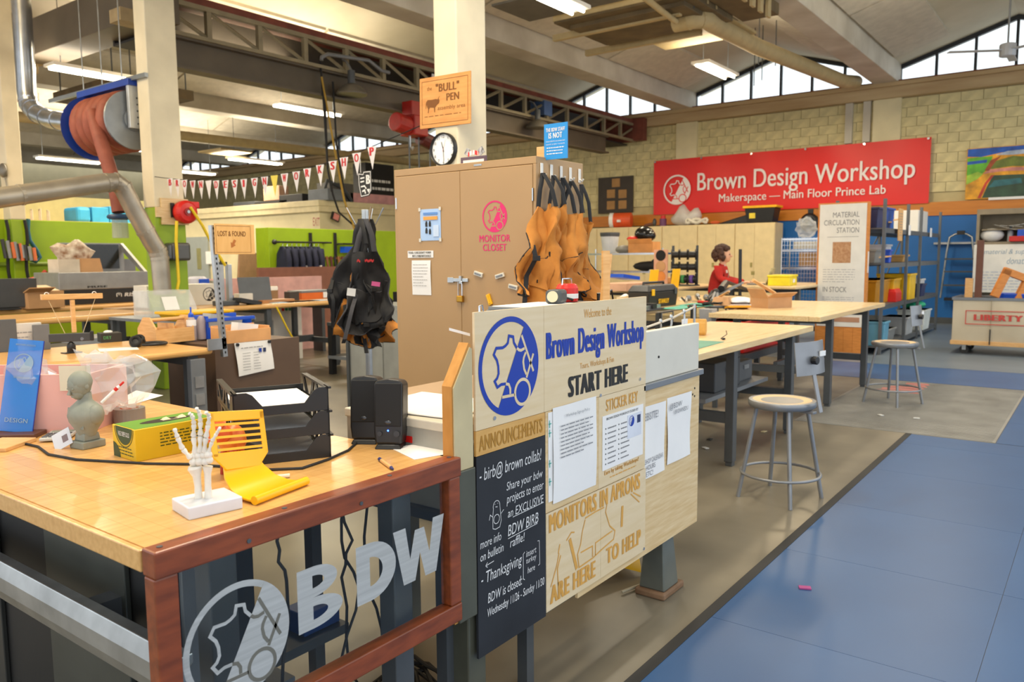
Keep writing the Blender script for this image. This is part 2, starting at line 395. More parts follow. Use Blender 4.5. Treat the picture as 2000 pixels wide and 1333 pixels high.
obj('door_notice', MB().box((12.83, 20.2+.55-.6, 1.35), (12.845, 20.2+.3, 1.7)), white, g)
# floor: blue sheet walkway with black edge, tread plate, grey vinyl
bluef = mat('blue_floor', '#2f5988', .4, col2='#264c78', scale=1.2, rand=.03, var=.06, thr=(.25, .75))
fw = struct('floor_walkway', MB().box((-3, -4, 0), (9.9, .62, .002)).box((-3, .6, 0), (6.98, 1.2, .002)), dgrey)
til = None
for i in range(14):
    for j in range(6):
        x0 = -2.6+.92*i; y1 = 1.2-.92*j
        if (j == 0 and x0 > 6.9) or x0+.9 > 10.0: continue
        x1 = min(x0+.918, 6.97 if j == 0 else 9.88); y0 = y1-.918
        if til is None: til = obj('floor_tile', MB().box((0, 0, 0), (.918, .918, .002)), bluef, fw); o = til
        else: o = til.copy(); COL.objects.link(o); o.parent = fw
        o.location = (x0, y0, .002); o.scale = ((x1-x0)/.918, 1, 1)
for x0 in (6.99, 7.91, 8.83): o = til.copy(); COL.objects.link(o); o.parent = fw; o.location = (x0, .285, .002); o.scale = (1 if x0 < 8.8 else 1.14, .33/.918, 1)
struct('trim_walkway_edge', MB().box((-3, 1.2, 0), (6.98, 1.245, .006)), rubber)
fs = struct('floor_blue_strip', MB().box((9.93, -3, 0), (11.3, 3.2, .004)), mat('blue_floor_far', '#3c5f8e', .4, col2='#30527f', scale=1.5))
struct('floor_vinyl', MB().box((11.33, -3, 0), (18.7, 6.4, .003)), mat('grey_vinyl', '#75808a', .4, col2='#68747e', scale=1.5))
tp = struct('floor_tread_plate', MB().box((7.0, .62, 0), (9.9, 2.15, .004)), mat('tread_steel', '#a3a29c', .4, .3, col2='#8a8983', scale=3))
rb = MB()
for k in range(58): rb.box((7.02+.0495*k, .64, .004), (7.04+.0495*k, 2.13, .008))
obj('tread_ribs', rb, MATS['tread_steel'], tp, kind='stuff')
rs_ = MB()
for q in range(5): rs_.add([(9.0+.16*q, 1.95-.05*q, .0085), (9.12+.16*q, 1.95-.05*q, .0085), (9.16+.16*q, 1.55, .0085), (9.03+.16*q, 1.5, .0085)], [(3, 2, 1, 0)])
obj('worn_paint', rs_, mat('worn_red', '#b06a63', .6), tp, label='worn red paint patch')
# ------------------------------------------------------------------ lamps of the hall, with added fill lights
UP = .4
def uplight(x, y, z, w, L, col):       # upward area light added above a lamp to brighten the ceiling
    ld = bpy.data.lights.new('added_uplight', 'AREA'); ld.shape = 'RECTANGLE'; ld.size = L*1.3; ld.size_y = .9; ld.energy = w; ld.color = srgb(col)
    lo = bpy.data.objects.new('added_uplight', ld); COL.objects.link(lo); lo.location = (x, y, z); lo.rotation_euler = (math.pi, 0, 0)
def fixture(px, py, z, L, axis, label, rods=2, watts=60, n=2, col='#fff1d8'):
    p = fz(px, py, z)
    t = thing('ceiling_light', label, 'light', (p.x, p.y, z), 0 if axis == 'X' else math.pi/2, 'hanging fluorescent lights')
    obj('housing', MB().box((-L/2, -.16, .03), (L/2, .16, .075)), whitep, t, bev=.006)
    for k in range(n):
        y = -.08+.16*k if n == 2 else 0
        obj('tube', MB().cyl((-L/2+.04, y, .008), (L/2-.04, y, .008), .019, 8), tube_em, t)
    for s in (-1, 1):
        obj('rod', MB().cyl((s*L*.4, 0, .07), (s*L*.4, 0, max(.3, 5.6-z)), .006, 6), dgrey, t)
    if watts:
        ld = bpy.data.lights.new('tube_and_fill_light', 'AREA'); ld.shape = 'RECTANGLE'; ld.size = L; ld.size_y = .25; ld.energy = watts; ld.color = srgb(col)
        lo = bpy.data.objects.new('tube_and_fill_light', ld); COL.objects.link(lo); lo.location = (p.x, p.y, z-.02); lo.rotation_euler = (0, 0, 0 if axis == 'X' else math.pi/2)
        uplight(p.x, p.y, z+.1, watts*UP*(1.7 if watts > 80 else 1), L, col)
    return t
fixture(1075, 2, 4.35, 1.25, 'X', 'twin tube light at the top edge before the big heater unit', watts=70)
fixture(1398, 141, 4.55, 1.3, 'X', 'twin tube light hanging before the gable windows, right of the heater', watts=70)
fixture(602, 218, 4.2, 1.5, 'X', 'twin tube light seen below the crane girder between two columns', watts=110)
fixture(212, 153, 4.2, 1.7, 'X', 'twin tube light just above the blue hose reel bracket', watts=70)
fixture(136, 315, 4.0, 1.6, 'X', 'tube light hanging low at far left beyond the green column', watts=90)
fixture(258, 293, 4.1, 1.4, 'X', 'tube light half hidden by the hose reel drum', watts=90)
fixture(372, 338, 4.0, 1.6, 'X', 'tube light above the start of the letter bunting', watts=90)
fixture(500, 317, 4.0, 1.6, 'X', 'tube light in front of the far windows above the bunting', watts=90)
def lamp(x, y, z, w, L=1.4, col='#ffe2b0'):     # bare area lights along the bays, added to brighten the hall
    ld = bpy.data.lights.new('tube_and_fill_light', 'AREA'); ld.shape = 'RECTANGLE'; ld.size = L; ld.size_y = .3; ld.energy = w; ld.color = srgb(col)
    lo = bpy.data.objects.new('tube_and_fill_light', ld); COL.objects.link(lo); lo.location = (x, y, z)
    if x < 14: uplight(x, y, z+.1, w*UP*(1.7 if w > 80 else 1), L, col)
for x, y, w in ((1.2, 1.6, 75), (.4, 6.2, 75), (3.0, 3.2, 75), (8.0, 1.6, 60), (13.0, 1.8, 60), (2.0, 9.6, 90), (7.5, 11.0, 90), (15.2, 4.6, 75), (14.0, 8.2, 75)): lamp(x, y, 4.6, w, col='#fff0d6' if y < 4 else '#ffe6bb')  # last two added only to brighten the back of the hall
# ------------------------------------------------------------------ emblem of the workshop: ring, hide outline, scissors, wheel
def emblem(R, lw=.035, t=.0006):
    d, l = MB(), MB(); P = lambda q: [(a*R, b*R) for a, b in q]
    oa = arc(0, 0, 1, 58, 244, 30); ia = arc(0, 0, .89, 58, 244, 30)
    for k in range(30): d.add([(x*R, -t, z*R) for x, z in (oa[k], oa[k+1], ia[k+1], ia[k])], [(0, 1, 2, 3)])
    poly(d, P(arc(0, 0, 1, -116, 58, 36)), t)
    stroke(d, P([(.24,.34),(.14,.46),(.12,.58),(-.025,.61),(-.06,.47),(-.14,.42),(-.235,.39),(-.44,.40),(-.52,.28),(-.42,.16),(-.38,.04),(-.37,-.11),(-.42,-.2),(-.5,-.25),(-.415,-.38),(-.29,-.34),(-.145,-.345)]), lw*1.7*R, t)
    L = lw*1.7*R; u = t*1.8
    stroke(l, P([(.24,.34),(.3,.295),(.38,.28),(.5,.31)]), L, u); stroke(l, P([(.4,.59),(.81,-.2)]), L, u); stroke(l, P([(.81,.17),(.56,-.31)]), L, u)
    stroke(l, P([(.54,.225),(.47,.12),(.45,.035),(.48,-.12),(.56,-.24)]), L, u); stroke(l, P(arc(.42,-.585,.26,0,360,28)), L*1.1, u)
    stroke(l, P([(-.27,-.60),(.15,-.61)]), L, u); stroke(l, P([(-.145,-.345),(-.05,-.37),(0,-.46),(0,-.57)]), L, u)
    return d, l
def rows(mb, x0, x1, z1, n, dz, h=.004, t=.0007, seed=0):    # illegibly small print as ragged rows
    r = random.Random(seed)
    for k in range(n):
        x = x0
        e = x1-(x1-x0)*r.choice((0, 0, .05, .1, .3))
        while x < e:
            w = min(r.uniform(.01, .035)*(x1-x0)/.2, e-x); z = z1-dz*k
            mb.add([(x, -t, z), (x+w, -t, z), (x+w, -t, z+h), (x, -t, z+h)], [(0, 1, 2, 3)]); x += w+.006*(x1-x0)/.2
    return mb

# ------------------------------------------------------------------ reception desk
DZ = .9
desk = thing('reception_desk', 'butcher block reception desk with glass front marked with three big letters', 'desk', (.75, 1.42, 0))
o0 = Vector((.75, 1.42, 0))
n = 0
for i in range(20):            # the glued staves of the top
    y = 1.445-1.42
    x0 = .043*i+.002
    while y < 2.25:
        L = random.uniform(.35, .8); y1 = min(y+L, 2.25)
        obj('stave', MB().box((x0+.0002, y+.0003, .862), (x0+.0428, y1-.0003, .9)), butcher, desk); y = y1
obj('edge_strip', MB().box((-.012, .03, .855), (.002, 2.25, .899)), butcher, desk, bev=.003)
fr = [('top_rail', (-.012, -.025, .852), (.868, .024, .906)), ('bottom_rail', (-.012, -.022, .437), (.868, .02, .49)), ('stile', (-.012, -.02, .49), (.036, .02, .852)), ('stile', (.824, -.02, .49), (.868, .02, .852))]
for nm, a, b in fr: obj(nm, MB().box(a, b), woodr, desk, bev=.004)
for x in (.012, .3, .62, .845): obj('screw', MB().cyl((x, 0, .9), (x, 0, .9075), .006, 10), dgrey, desk)
for x in (.19, .5): obj('screw', MB().cyl((x, -.0275, .87), (x, -.02, .87), .005, 8), dgrey, desk)
gl = obj('glass_front', MB().box((.034, -.004, .488), (.826, .002, .854)), clear, desk)
film = mat('frosted_film', '#bdbdb8', .4, .25, var=.08, scale=3, stretch=(1, 1, 40))
def half_ring(cx, cz, rx, rz_, ix, iz, n=18):
    m = MB()
    for k in range(n):
        a, b = math.radians(-90+180*k/n), math.radians(-90+180*(k+1)/n)
        m.add([(cx+ix*math.cos(a), 0, cz+iz*math.sin(a)), (cx+rx*math.cos(a), 0, cz+rz_*math.sin(a)), (cx+rx*math.cos(b), 0, cz+rz_*math.sin(b)), (cx+ix*math.cos(b), 0, cz+iz*math.sin(b))], [(0, 1, 2, 3)])
    return m
def glyph(ch):
    m = MB()
    if ch == 'W': return poly(m, [(0,1),(.23,1),(.31,.42),(.41,.9),(.59,.9),(.69,.42),(.77,1),(1,1),(.82,0),(.6,0),(.5,.47),(.4,0),(.18,0)], 0)
    m.add([(0,0,0),(.33,0,0),(.33,0,1),(0,0,1)], [(0,1,2,3)])
    for r_ in ([half_ring(.33, .5, .67, .5, .32, .25)] if ch == 'D' else [half_ring(.33, .75, .56, .25, .26, .1), half_ring(.33, .25, .67, .25, .33, .11)]): m.add(r_.v, r_.f)
    return m
for ch, x0, x1, z0, z1 in (('B', .322, .452, .605, .752), ('D', .497, .63, .607, .755), ('W', .622, .815, .606, .757)):
    t = glyph(ch); t.v = [(x0+x*(x1-x0), -.0046-(.0002 if ch == 'W' else 0), z0+z*(z1-z0)) for x, y, z in t.v]
    obj('vinyl_letter', t, film, desk, label='big silver vinyl letter %s' % ch)
d_, l_ = emblem(.127); mv = Matrix.Translation((.17, -.0046, .655))
em = obj('vinyl_emblem', d_.move(mv), film, desk, label='round silver workshop emblem on the glass')
obj('emblem_lines', l_.move(mv), mat('film_cut', '#6d6a5f', .4), em)
for x, y in ((.22, .15), (.45, .5), (.73, .1), (.25, 1.9), (.78, 1.9)):
    obj('leg', MB().box((x-.035, y-.03, 0), (x+.035, y+.03, .86)), dgrey, desk, bev=.004)
obj('apron', MB().box((.06, .1, .8), (.8, .14, .862)), dgrey, desk)
obj('cupboard', MB().box((.2, .3, .04), (.42, 2.2, .85)), mat('cupboard_black', '#131313', .5), desk, bev=.003)
obj('side_panel', MB().box((.185, .5, .05), (.2, .95, .84)), mat('dark_green_steel', '#4c4f49', .35, .4, var=.1), desk, bev=.003)
obj('side_panel', MB().box((.185, 1.3, .05), (.2, 1.9, .84)), mat('slate_steel', '#3d3e3c', .35, .4, var=.1), desk, bev=.003)
obj('grey_end_panel', MB().box((.215, .285, .06), (.36, .3, .84)), mat('soft_grey_panel', '#777a7c', .4, .2), desk, bev=.002)
obj('stretcher', MB().box((.4, .2, .32), (.46, 2.0, .38)), dgrey, desk)
gr = thing('guard_rail', 'galvanised steel guard rail below the butcher block desk', 'rail', (.62, 1.47, .52))
prof = [(0, 0), (.03, .0), (.03, .02), (.012, .035), (.012, .075), (.03, .09), (.03, .112), (0, .112), (-.012, .075), (-.012, .035)]
obj('beam', MB().prism(prof, (.21, .02, 0), (1, 0, 0), (0, 0, 1), (0, 2.2, 0)), steel, gr, bev=.003)
for y in (.1, .2): obj('bolt', MB().cyl((.24, y, .055), (.252, y, .055), .012, 6), chrome, gr)
for y in (.5, 1.5): obj('bracket', MB().box((.24, y-.03, .02), (.315, y+.03, .09)), dgrey, gr)

# ------------------------------------------------------------------ welcome board: engraved panels on a bench end
SB = thing('welcome_board', 'tall plywood welcome board of engraved panels with chalkboard and START HERE', 'board', (1.7, 1.41, 0))
F = lambda x, z: (x-1.7, 0, z)
def panel(nm, x0, x1, z0, z1, m, lab=None, y=0, th=.008): return obj(nm, MB().box((x0-1.7+.0007, y, z0+.0007), (x1-1.7-.0007, y+th, z1-.0007)), m, SB, label=lab)
def put(nm, t, x, z, m, par, y=-.0006, lab=None):
    t.v = [(a+x-1.7, b+y, c+z) for a, b, c in t.v]; return obj(nm, t, m, par, label=lab)
burn = mat('burnt_engraving', '#d7a04a', .6, var=.08)
p = panel('emblem_panel', 1.70, 2.042, .96, 1.30, ply, 'plywood panel with big royal blue emblem')
d_, l_ = emblem(.148); put('emblem', d_, 1.862, 1.13, blueink, p); put('emblem_lines', l_, 1.862, 1.13, ply, p)
p = panel('title_panel', 2.042, 2.735, .96, 1.30, ply, 'plywood title panel with blue and black words')
put('lettering', text_mb('Brown Design Workshop', w=.662, h=.112, bold=.038), 2.052, 1.101, blueink, p)
put('small_lettering', text_mb('Welcome to the', w=.185, h=.03), 2.28, 1.245, burn, p)
put('small_lettering', text_mb('Tours, Workshops & Fun', w=.23, h=.026), 2.255, 1.068, burn, p)
put('black_lettering', text_mb('START HERE', w=.41, h=.069, bold=.045), 2.18, .987, ink, p)
p = panel('announcements_panel', 1.70, 2.045, .886, .96, mat('amber_plywood', '#d9ab62', .5, col2='#cc9a50', scale=3, stretch=(2, 2, 14)))
put('lettering', text_mb('ANNOUNCEMENTS', w=.318, h=.045, bold=.012), 1.713, .899, mat('burnt_dark', '#b9852f', .6), p)
p = panel('chalkboard', 1.70, 2.048, .28, .886, mat('chalkboard', '#17181b', .55, col2='#26282c', scale=4), 'black chalkboard panel with white handwriting')
chalk = mat('chalk', '#dcdcda', .9, var=.1)
for body, x, z, w, h in (('- birb@ brown collab!', 1.713, .80, .31, .05), ('Share your bdw', 1.84, .745, .19, .034), ('projects to enter', 1.84, .705, .195, .034), ('an EXCLUSIVE', 1.845, .668, .19, .027),
                         ('BDW BIRB', 1.845, .61, .16, .034), ('raffle!', 1.855, .572, .075, .028), ('more info', 1.712, .61, .1, .026), ('on bulletin', 1.712, .572, .11, .026), ('- Thanksgiving', 1.715, .49, .2, .046),
                         ('insert', 1.938, .515, .055, .02), ('turkey', 1.938, .488, .055, .024), ('here', 1.945, .46, .04, .02), ('BDW is closed:', 1.745, .435, .17, .03), ('Wednesday 11/26 - Sunday 11/30', 1.742, .385, .295, .034)):
    put('chalk_writing', text_mb(body, w=w, h=h, shear=.15, bold=-.002), x, z, chalk, p)
cs = MB()
for q in ([(1.87,.664),(2.035,.668)], [(1.845,.603),(2.0,.608)], [(1.735,.553),(1.775,.556)], [(1.735,.553),(1.745,.561)], [(1.735,.553),(1.745,.546)], [(1.93,.535),(1.922,.53),(1.922,.45),(1.93,.445)], [(2.0,.55),(2.01,.548),(2.012,.47),(2.003,.468)],
          arc(1.79,.72,.016,0,200,10)+[(1.772,.69),(1.772,.655),(1.785,.65),(1.805,.652),(1.812,.67),(1.806,.72)], arc(1.79,.68,.014,0,360,12), [(1.772,.69),(1.76,.7),(1.755,.685)], [(1.81,.69),(1.825,.7)], [(1.782,.726),(1.784,.727)], [(1.795,.726),(1.797,.727)], [(1.785,.718),(1.795,.716)]):
    stroke(cs, [(a, b) for a, b in q], .0022)
put('chalk_drawing', cs, 0, 0, chalk, p, lab='chalk doodle of a small round bird with underlines')
p = panel('notice_panel', 2.048, 2.38, .626, .96, plyt)
tqm = mat('teal_marker', '#4fb5a5', .6); tq = MB()
for z in (.93, .9, .8, .74): stroke(tq, [(2.068, z), (2.068, z-.025)], .004); stroke(tq, [(2.062, z-.012), (2.078, z-.012)], .003)
bk = obj('backing_sheet', MB().box((.362, -.002, .66), (.655, -.0008, .955)), white, SB); put('teal_lettering', tq, 0, 0, tqm, bk, y=-.003)
sh = MB().sheet(lambda u, v: (.385+.272*u, -.004-.006*math.sin(3*v)*(1-v)-.002*math.sin(6*u), .649+.318*v), 8, 8, .0006)
p2 = obj('notice_sheet', sh, white, SB, label='white printed sign-up notice', smooth=True)
put('lettering', text_mb('Workshop Sign-up Policy', w=.15, h=.013), 2.15, .925, inkg, p2, y=-.0125)
put('print_rows', rows(MB(), 2.12, 2.32, .90, 9, .013, .004, seed=3), 0, 0, inkg, p2, y=-.0125)
p = panel('key_panel', 2.38, 2.735, .626, .96, ply)
put('lettering', text_mb('STICKER KEY', w=.24, h=.042, bold=.014), 2.43, .9, burn, p)
put('small_lettering', text_mb('Earn by taking Workshops!', w=.26, h=.02, bold=.01), 2.42, .663, burn, p)
put('small_lettering', rows(MB(), 2.46, 2.66, .65, 1, .01, .004, seed=2), 0, 0, burn, p)
p3 = obj('sticker_key_sheet', MB().box((.704, -.0025, .687), (1.012, -.0006, .886)), white, SB, label='white sticker key sheet with coloured dots')
put('lettering', text_mb('BROWN DESIGN WORKSHOP STICKER KEY', w=.24, h=.009), 2.43, .868, ink, p3, y=-.003)
put('print_rows', rows(rows(MB(), 2.44, 2.5, .835, 8, .0185, .005, seed=4), 2.535, 2.60, .835, 8, .0185, .005, seed=5), 0, 0, inkg, p3, y=-.003)
for c, xs in (('#222222', (2.425, 2.52)), ('#b83a3a', ())):
    dm = MB()
    for x in xs:
        for k in range(8): poly(dm, arc(x, .838-.0185*k, .003, 0, 350, 8), .0006)
    if xs: put('key_dots', dm, 0, 0, mat('dot_dark', c, .6), p3, y=-.003)
cd_ = obj('blue_card', MB().box((.885, -.004, .77), (.995, -.0028, .86)), mat('pale_card', '#d5d9e2', .6), SB, label='small pale card with blue round emblem')
d_, l_ = emblem(.02); put('emblem', d_, 2.615, .835, blueink, cd_, y=-.0048)
pq = MB().box((2.66-1.7, -.0052, .82), (2.685-1.7, -.0043, .85)); obj('dark_stamp', pq, mat('navy_print', '#27355f', .6), cd_)
for x0, x1 in ((2.05, 2.397), (2.397, 2.743)):
    q = panel('slogan_panel', x0, x1, .29, .624, ply)
put('lettering', text_mb('MONITORS IN APRONS', w=.63, h=.062, bold=.035), 2.065, .555, burn, q)
put('lettering', text_mb('ARE HERE', w=.29, h=.06, bold=.035), 2.07, .312, burn, q); put('lettering', text_mb('TO HELP', w=.27, h=.06, bold=.035), 2.435, .33, burn, q)
ap = MB()
for q_ in ([(2.29,.54),(2.27,.5),(2.26,.46),(2.24,.43),(2.25,.38),(2.34,.385),(2.42,.4),(2.49,.41),(2.5,.44),(2.46,.47),(2.43,.53),(2.44,.555)], [(2.26,.43),(2.34,.43),(2.34,.39)], [(2.36,.39),(2.36,.435),(2.48,.445)], [(2.29,.545),(2.36,.55),(2.42,.55)],
           [(2.17,.50),(2.2,.52),(2.22,.515)], [(2.075,.37),(2.11,.43),(2.125,.47)], [(2.12,.36),(2.115,.42),(2.135,.46)], [(2.12,.47),(2.13,.5)], [(2.64,.55),(2.7,.52)], [(2.62,.55),(2.69,.5)]): stroke(ap, q_, .005)
for q_ in ([(2.19,.50),(2.235,.38)], [(2.55,.44),(2.555,.52)]): stroke(ap, q_, .016)
put('tool_drawing', ap, 0, 0, burn, q, lab='engraved outline of an apron with hammer and pliers')
for x, z in ((.085, .985), (.985, .985), (.69, .965), (1.03, .3)): obj('screw', MB().cyl((x, -.003, z), (x, .004, z), .006, 10), chrome, SB)
obj('hook', MB().tube([(.028, .004, 1.29), (.028, .004, 1.315), (.04, .004, 1.318), (.045, .004, 1.3)], .003, 6), chrome, SB)
# the bench that carries the board
bench = thing('machine_bench', 'grey steel bench with plywood and white end panels behind the welcome board', 'bench', (1.62, 1.43, 0))
B0 = (1.62, 1.43)
oliv = mat('olive_steel', '#5a5a4c', .4, .3, var=.12)
obj('leg', MB().box((.06, 0, 0), (.14, .08, .92)), oliv, bench, bev=.006)
ft = MB(); ft.frus((1.41, .06, .03), (.14, .12), (.085, .075), .3); ft.box((1.367, .022, .33), (1.453, .098, .9)); obj('leg', ft, mat('grey_green_steel', '#6b6f68', .4, .4, var=.1), bench, bev=.006)
obj('foot_plate', MB().box((1.32, -.01, 0), (1.52, .13, .03)), mat('foot_rust', '#87694f', .7, col2='#6d5138', scale=14), bench, bev=.008)
for x, y in ((.56, .75), (1.41, .75)): obj('leg', MB().box((x-.04, y-.04, 0), (x+.04, y+.04, .9)), oliv, bench)
obj('top', MB().box((.5, .02, .9), (1.66, .8, .935)), mat('worn_top', '#b59a7c', .5, col2='#a2886c', scale=3), bench, bev=.003)
obj('rail', MB().box((.14, .03, .3), (1.38, .07, .36)), oliv, bench); obj('ledge', MB().box((.14, .1, .19), (1.38, .14, .25)), oliv, bench)
obj('side_plate', MB().box((-.002, -.022, .42), (.076, -.013, .86)), oliv, bench, bev=.004)
pv = [(-.012, .42), (.072, .42), (.072, 1.21), (.062, 1.215), (-.012, 1.10)]
obj('wood_end_board', MB().prism(pv, (0, -.012, 0), (1, 0, 0), (0, 0, 1), (0, .035, 0)), mat('honey_plywood', '#c98f45', .5, col2='#bb8038', stretch=(8, 8, 2)), bench)
obj('cream_face', MB().prism([(-.008, .86), (.072, .86), (.072, 1.198), (.063, 1.203), (-.008, 1.096)], (0, -.0165, 0), (1, 0, 0), (0, 0, 1), (0, .004, 0)), mat('cream_plate', '#c9b98e', .5), bench)
obj('plywood_panel', MB().box((.642, -.008, .26), (1.65, .004, .93)), plyt, bench, bev=.001)
obj('white_panel', MB().box((1.1, -.006, .955), (1.645, .02, 1.16)), mat('grey_white_board', '#d6d1c2', .45, var=.03), bench, bev=.004)
obj('steel_ledge', MB().box((1.1, -.02, .93), (1.67, .06, .955)), mgrey, bench, bev=.003)
for x, z in ((1.60, .875), (1.60, .84), (1.58, .85), (1.25, 1.05)): obj('screw_hole', MB().cyl((x, -.0095, z), (x, -.005, z), .005, 8), blackm, bench)
for x0, x1, z0, z1, ti in ((2.725, 2.925, .575, .865, 'WEBSITE!'), (2.948, 3.175, .59, .87, '@BDW BROWN.EDU')):
    s = solo('paper_sheet', MB().sheet(lambda u, v: (x0-2.72+(x1-x0)*u, -.002-.003*math.sin(5*v+3*u), z0+(z1-z0)*v), 5, 6, .0006), white, 'white taped sheet with handwritten heading, %s' % ('beside the welcome board edge' if 'W' == ti[0] else 'next to the bench end'), 'paper', (2.72, 1.42, 0), smooth=True)
    hm = mat('pencil_line', '#8d8d90', .7)
    hd = text_mb('EBSITE!' if ti[0] == 'W' else '@BDW', w=.12, h=.03, bold=-.005); hd.v = [(a+x0-2.72+.01, b-.0062, c+z1-.055) for a, b, c in hd.v]; obj('handwriting', hd, hm, s)
    if ti[0] == 'W':
        for k, wd in enumerate(('KSHOP CALENDAR', 'HOURS', 'ETC!')):
            hd = text_mb(wd, w=(.17, .08, .06)[k], h=.02, bold=-.004); hd.v = [(a+x0-2.72+.008+.02*(k > 0), b-.0062, c+z0+.06-.026*k) for a, b, c in hd.v]; obj('handwriting', hd, hm, s)
    else:
        hd = text_mb('BROWNEDU', w=.13, h=.018, bold=-.004); hd.v = [(a+x0-2.72+.06, b-.0062, c+z1-.075) for a, b, c in hd.v]; obj('handwriting', hd, hm, s)
# ------------------------------------------------------------------ things on the reception desk
def on(px, py, z=DZ): return fz(px, py, z)
# skeleton hand model
A, B_, C_ = on(338, 992), on(369, 1018), on(475, 994)
ax = (C_-B_); L1 = ax.length; rz = math.atan2(ax.y, ax.x); L2 = min((A-B_).length, .1)
hand = thing('skeleton_hand', 'white skeleton hand model standing upright on a white block', 'anatomy model', (B_.x, B_.y, DZ), rz)
obj('base', MB().box((0, 0, 0), (L1, L2, .028)), mat('white_block', '#d9dce2', .3), hand, bev=.003)
bone = mat('bone', '#e9e1d2', .45, var=.06, scale=30)
M = Matrix.Translation((L1*.42, L2*.5, .028)) @ Matrix.Rotation(-rz-math.radians(50), 4, 'Z') @ Matrix.Diagonal((.74, .9, .91, 1))
def bonemb(pts, rs): return MB().tube(pts, .004, 10, rs=rs)
def bn(nm, pts, rs): obj(nm, bonemb([M @ Vector(p) for p in pts], rs), bone, hand)
bn('forearm_bone', [(-.012,0,0),(-.012,0,.03),(-.014,0,.055),(-.018,0,.074),(-.018,0,.08)], [.0085,.0075,.009,.016,.013])
bn('forearm_bone', [(.017,0,0),(.017,0,.03),(.018,0,.06),(.019,0,.078)], [.0085,.007,.0075,.011])
cb = MB()
for x, z, r in ((-.02,.09,.010),(-.004,.091,.010),(.012,.09,.0095),(.024,.093,.009),(-.02,.104,.009),(-.006,.105,.0095),(.009,.106,.010),(.022,.107,.0095)): cb.ell(M @ Vector((x, random.uniform(-.003,.003), z)), (r, r*.9, r*.95), 9, 6)
obj('wrist_bones', cb, bone, hand)
def seg(a, b, r): 
    a, b = Vector(a), Vector(b); return [a, a.lerp(b,.12), a.lerp(b,.5), a.lerp(b,.86), b], [r*1.15, r*1.3, r*.72, r*1.2, r*.9]
fing = {'thumb': [(-.026,-.006,.1),(-.046,-.012,.125),(-.056,-.018,.155),(-.063,-.02,.178)],
        'index': [(-.015,0,.11),(-.017,-.002,.152),(-.012,-.006,.185),(-.012,-.014,.206),(-.02,-.02,.214)],
        'middle': [(-.002,0,.112),(.003,-.002,.155),(.006,-.004,.19),(.007,-.01,.213),(.001,-.018,.226)],
        'ring': [(.01,0,.112),(.019,-.002,.15),(.028,-.003,.182),(.034,-.008,.204),(.028,-.018,.216)],
        'little': [(.022,0,.11),(.036,-.002,.14),(.052,-.005,.16),(.062,-.01,.172),(.066,-.015,.176)]}
for k, ch in fing.items():
    fm = MB()
    for i in range(len(ch)-1):
        a, b = Vector(ch[i]), Vector(ch[i+1]); d = (b-a).normalized()*.0012
        p, rr = seg(M @ (a+d), M @ (b-d), (.0052, .0048, .0042, .0036)[i] if k != 'little' else .004-.0004*i)
        fm.tube(p, .004, 9, rs=rr)
    obj('finger_bones' if k != 'thumb' else 'thumb_bones', fm, bone, hand)
obj('wire', MB().tube([M @ Vector(p) for p in ((-.015,-.004,.15),(.003,-.006,.156),(.02,-.006,.15),(.04,-.006,.142))], .0007, 5), chrome, hand)
# yellow slotted stand
P0 = on(497, 988); P1 = on(599, 948); d = P1-P0
ys = thing('phone_stand', 'yellow slotted plastic tablet stand next to the skeleton hand', 'stand', (P0.x, P0.y, DZ), math.atan2(d.y, d.x))
wS = d.length
prf = [(.004, .012), (.02, .010), (.05, .011), (.085, .022), (.11, .044), (.122, .066)]
def ribbon(prof, wf, th, nu=8):
    return MB().sheet(lambda u, v: (lambda k, f: (wS/2+(u-.5)*(wf(v)), prof[k][0]*(1-f)+prof[min(k+1, len(prof)-1)][0]*f, prof[k][1]*(1-f)+prof[min(k+1, len(prof)-1)][1]*f))(min(int(v*(len(prof)-1)), len(prof)-2), v*(len(prof)-1)-min(int(v*(len(prof)-1)), len(prof)-2)), nu, 10, th)
ym = mat('glossy_yellow', '#f2b400', .3, var=.03)
obj('front_roll', MB().tube([(0, 0, .011), (wS, 0, .011)], .0105, 12), ym, ys)
obj('foot', ribbon(prf, lambda v: wS*(1-.38*v**1.5), .004), ym, ys, smooth=True)
Tb = Matrix.Translation((wS/2, .116, .064)) @ Matrix.Rotation(math.radians(-14), 4, 'X') @ Matrix.Rotation(math.radians(8), 4, 'Y')
wp = wS*.98
bk = MB(); bk.prism([(-wp*.3,-.012),(wp*.3,-.012),(wp*.5,.02),(wp*.5,.03),(-wp*.5,.03),(-wp*.5,.02)], (0,0,0), (1,0,0), (0,0,1), (0,.005,0)); bk.box((-wp/2, 0, .02), (-wp*.41, .005, .125)); bk.box((wp*.41, 0, .02), (wp/2, .005, .125)); bk.box((-wp/2, 0, .104), (wp/2, .005, .128))
obj('back_frame', bk.move(Tb), ym, ys, bev=.002)
for k in range(5): obj('slat', MB().box((-wp*.42, .0006, .034+.0148*k), (wp*.42, .0044, .040+.0148*k)).move(Tb), ym, ys)
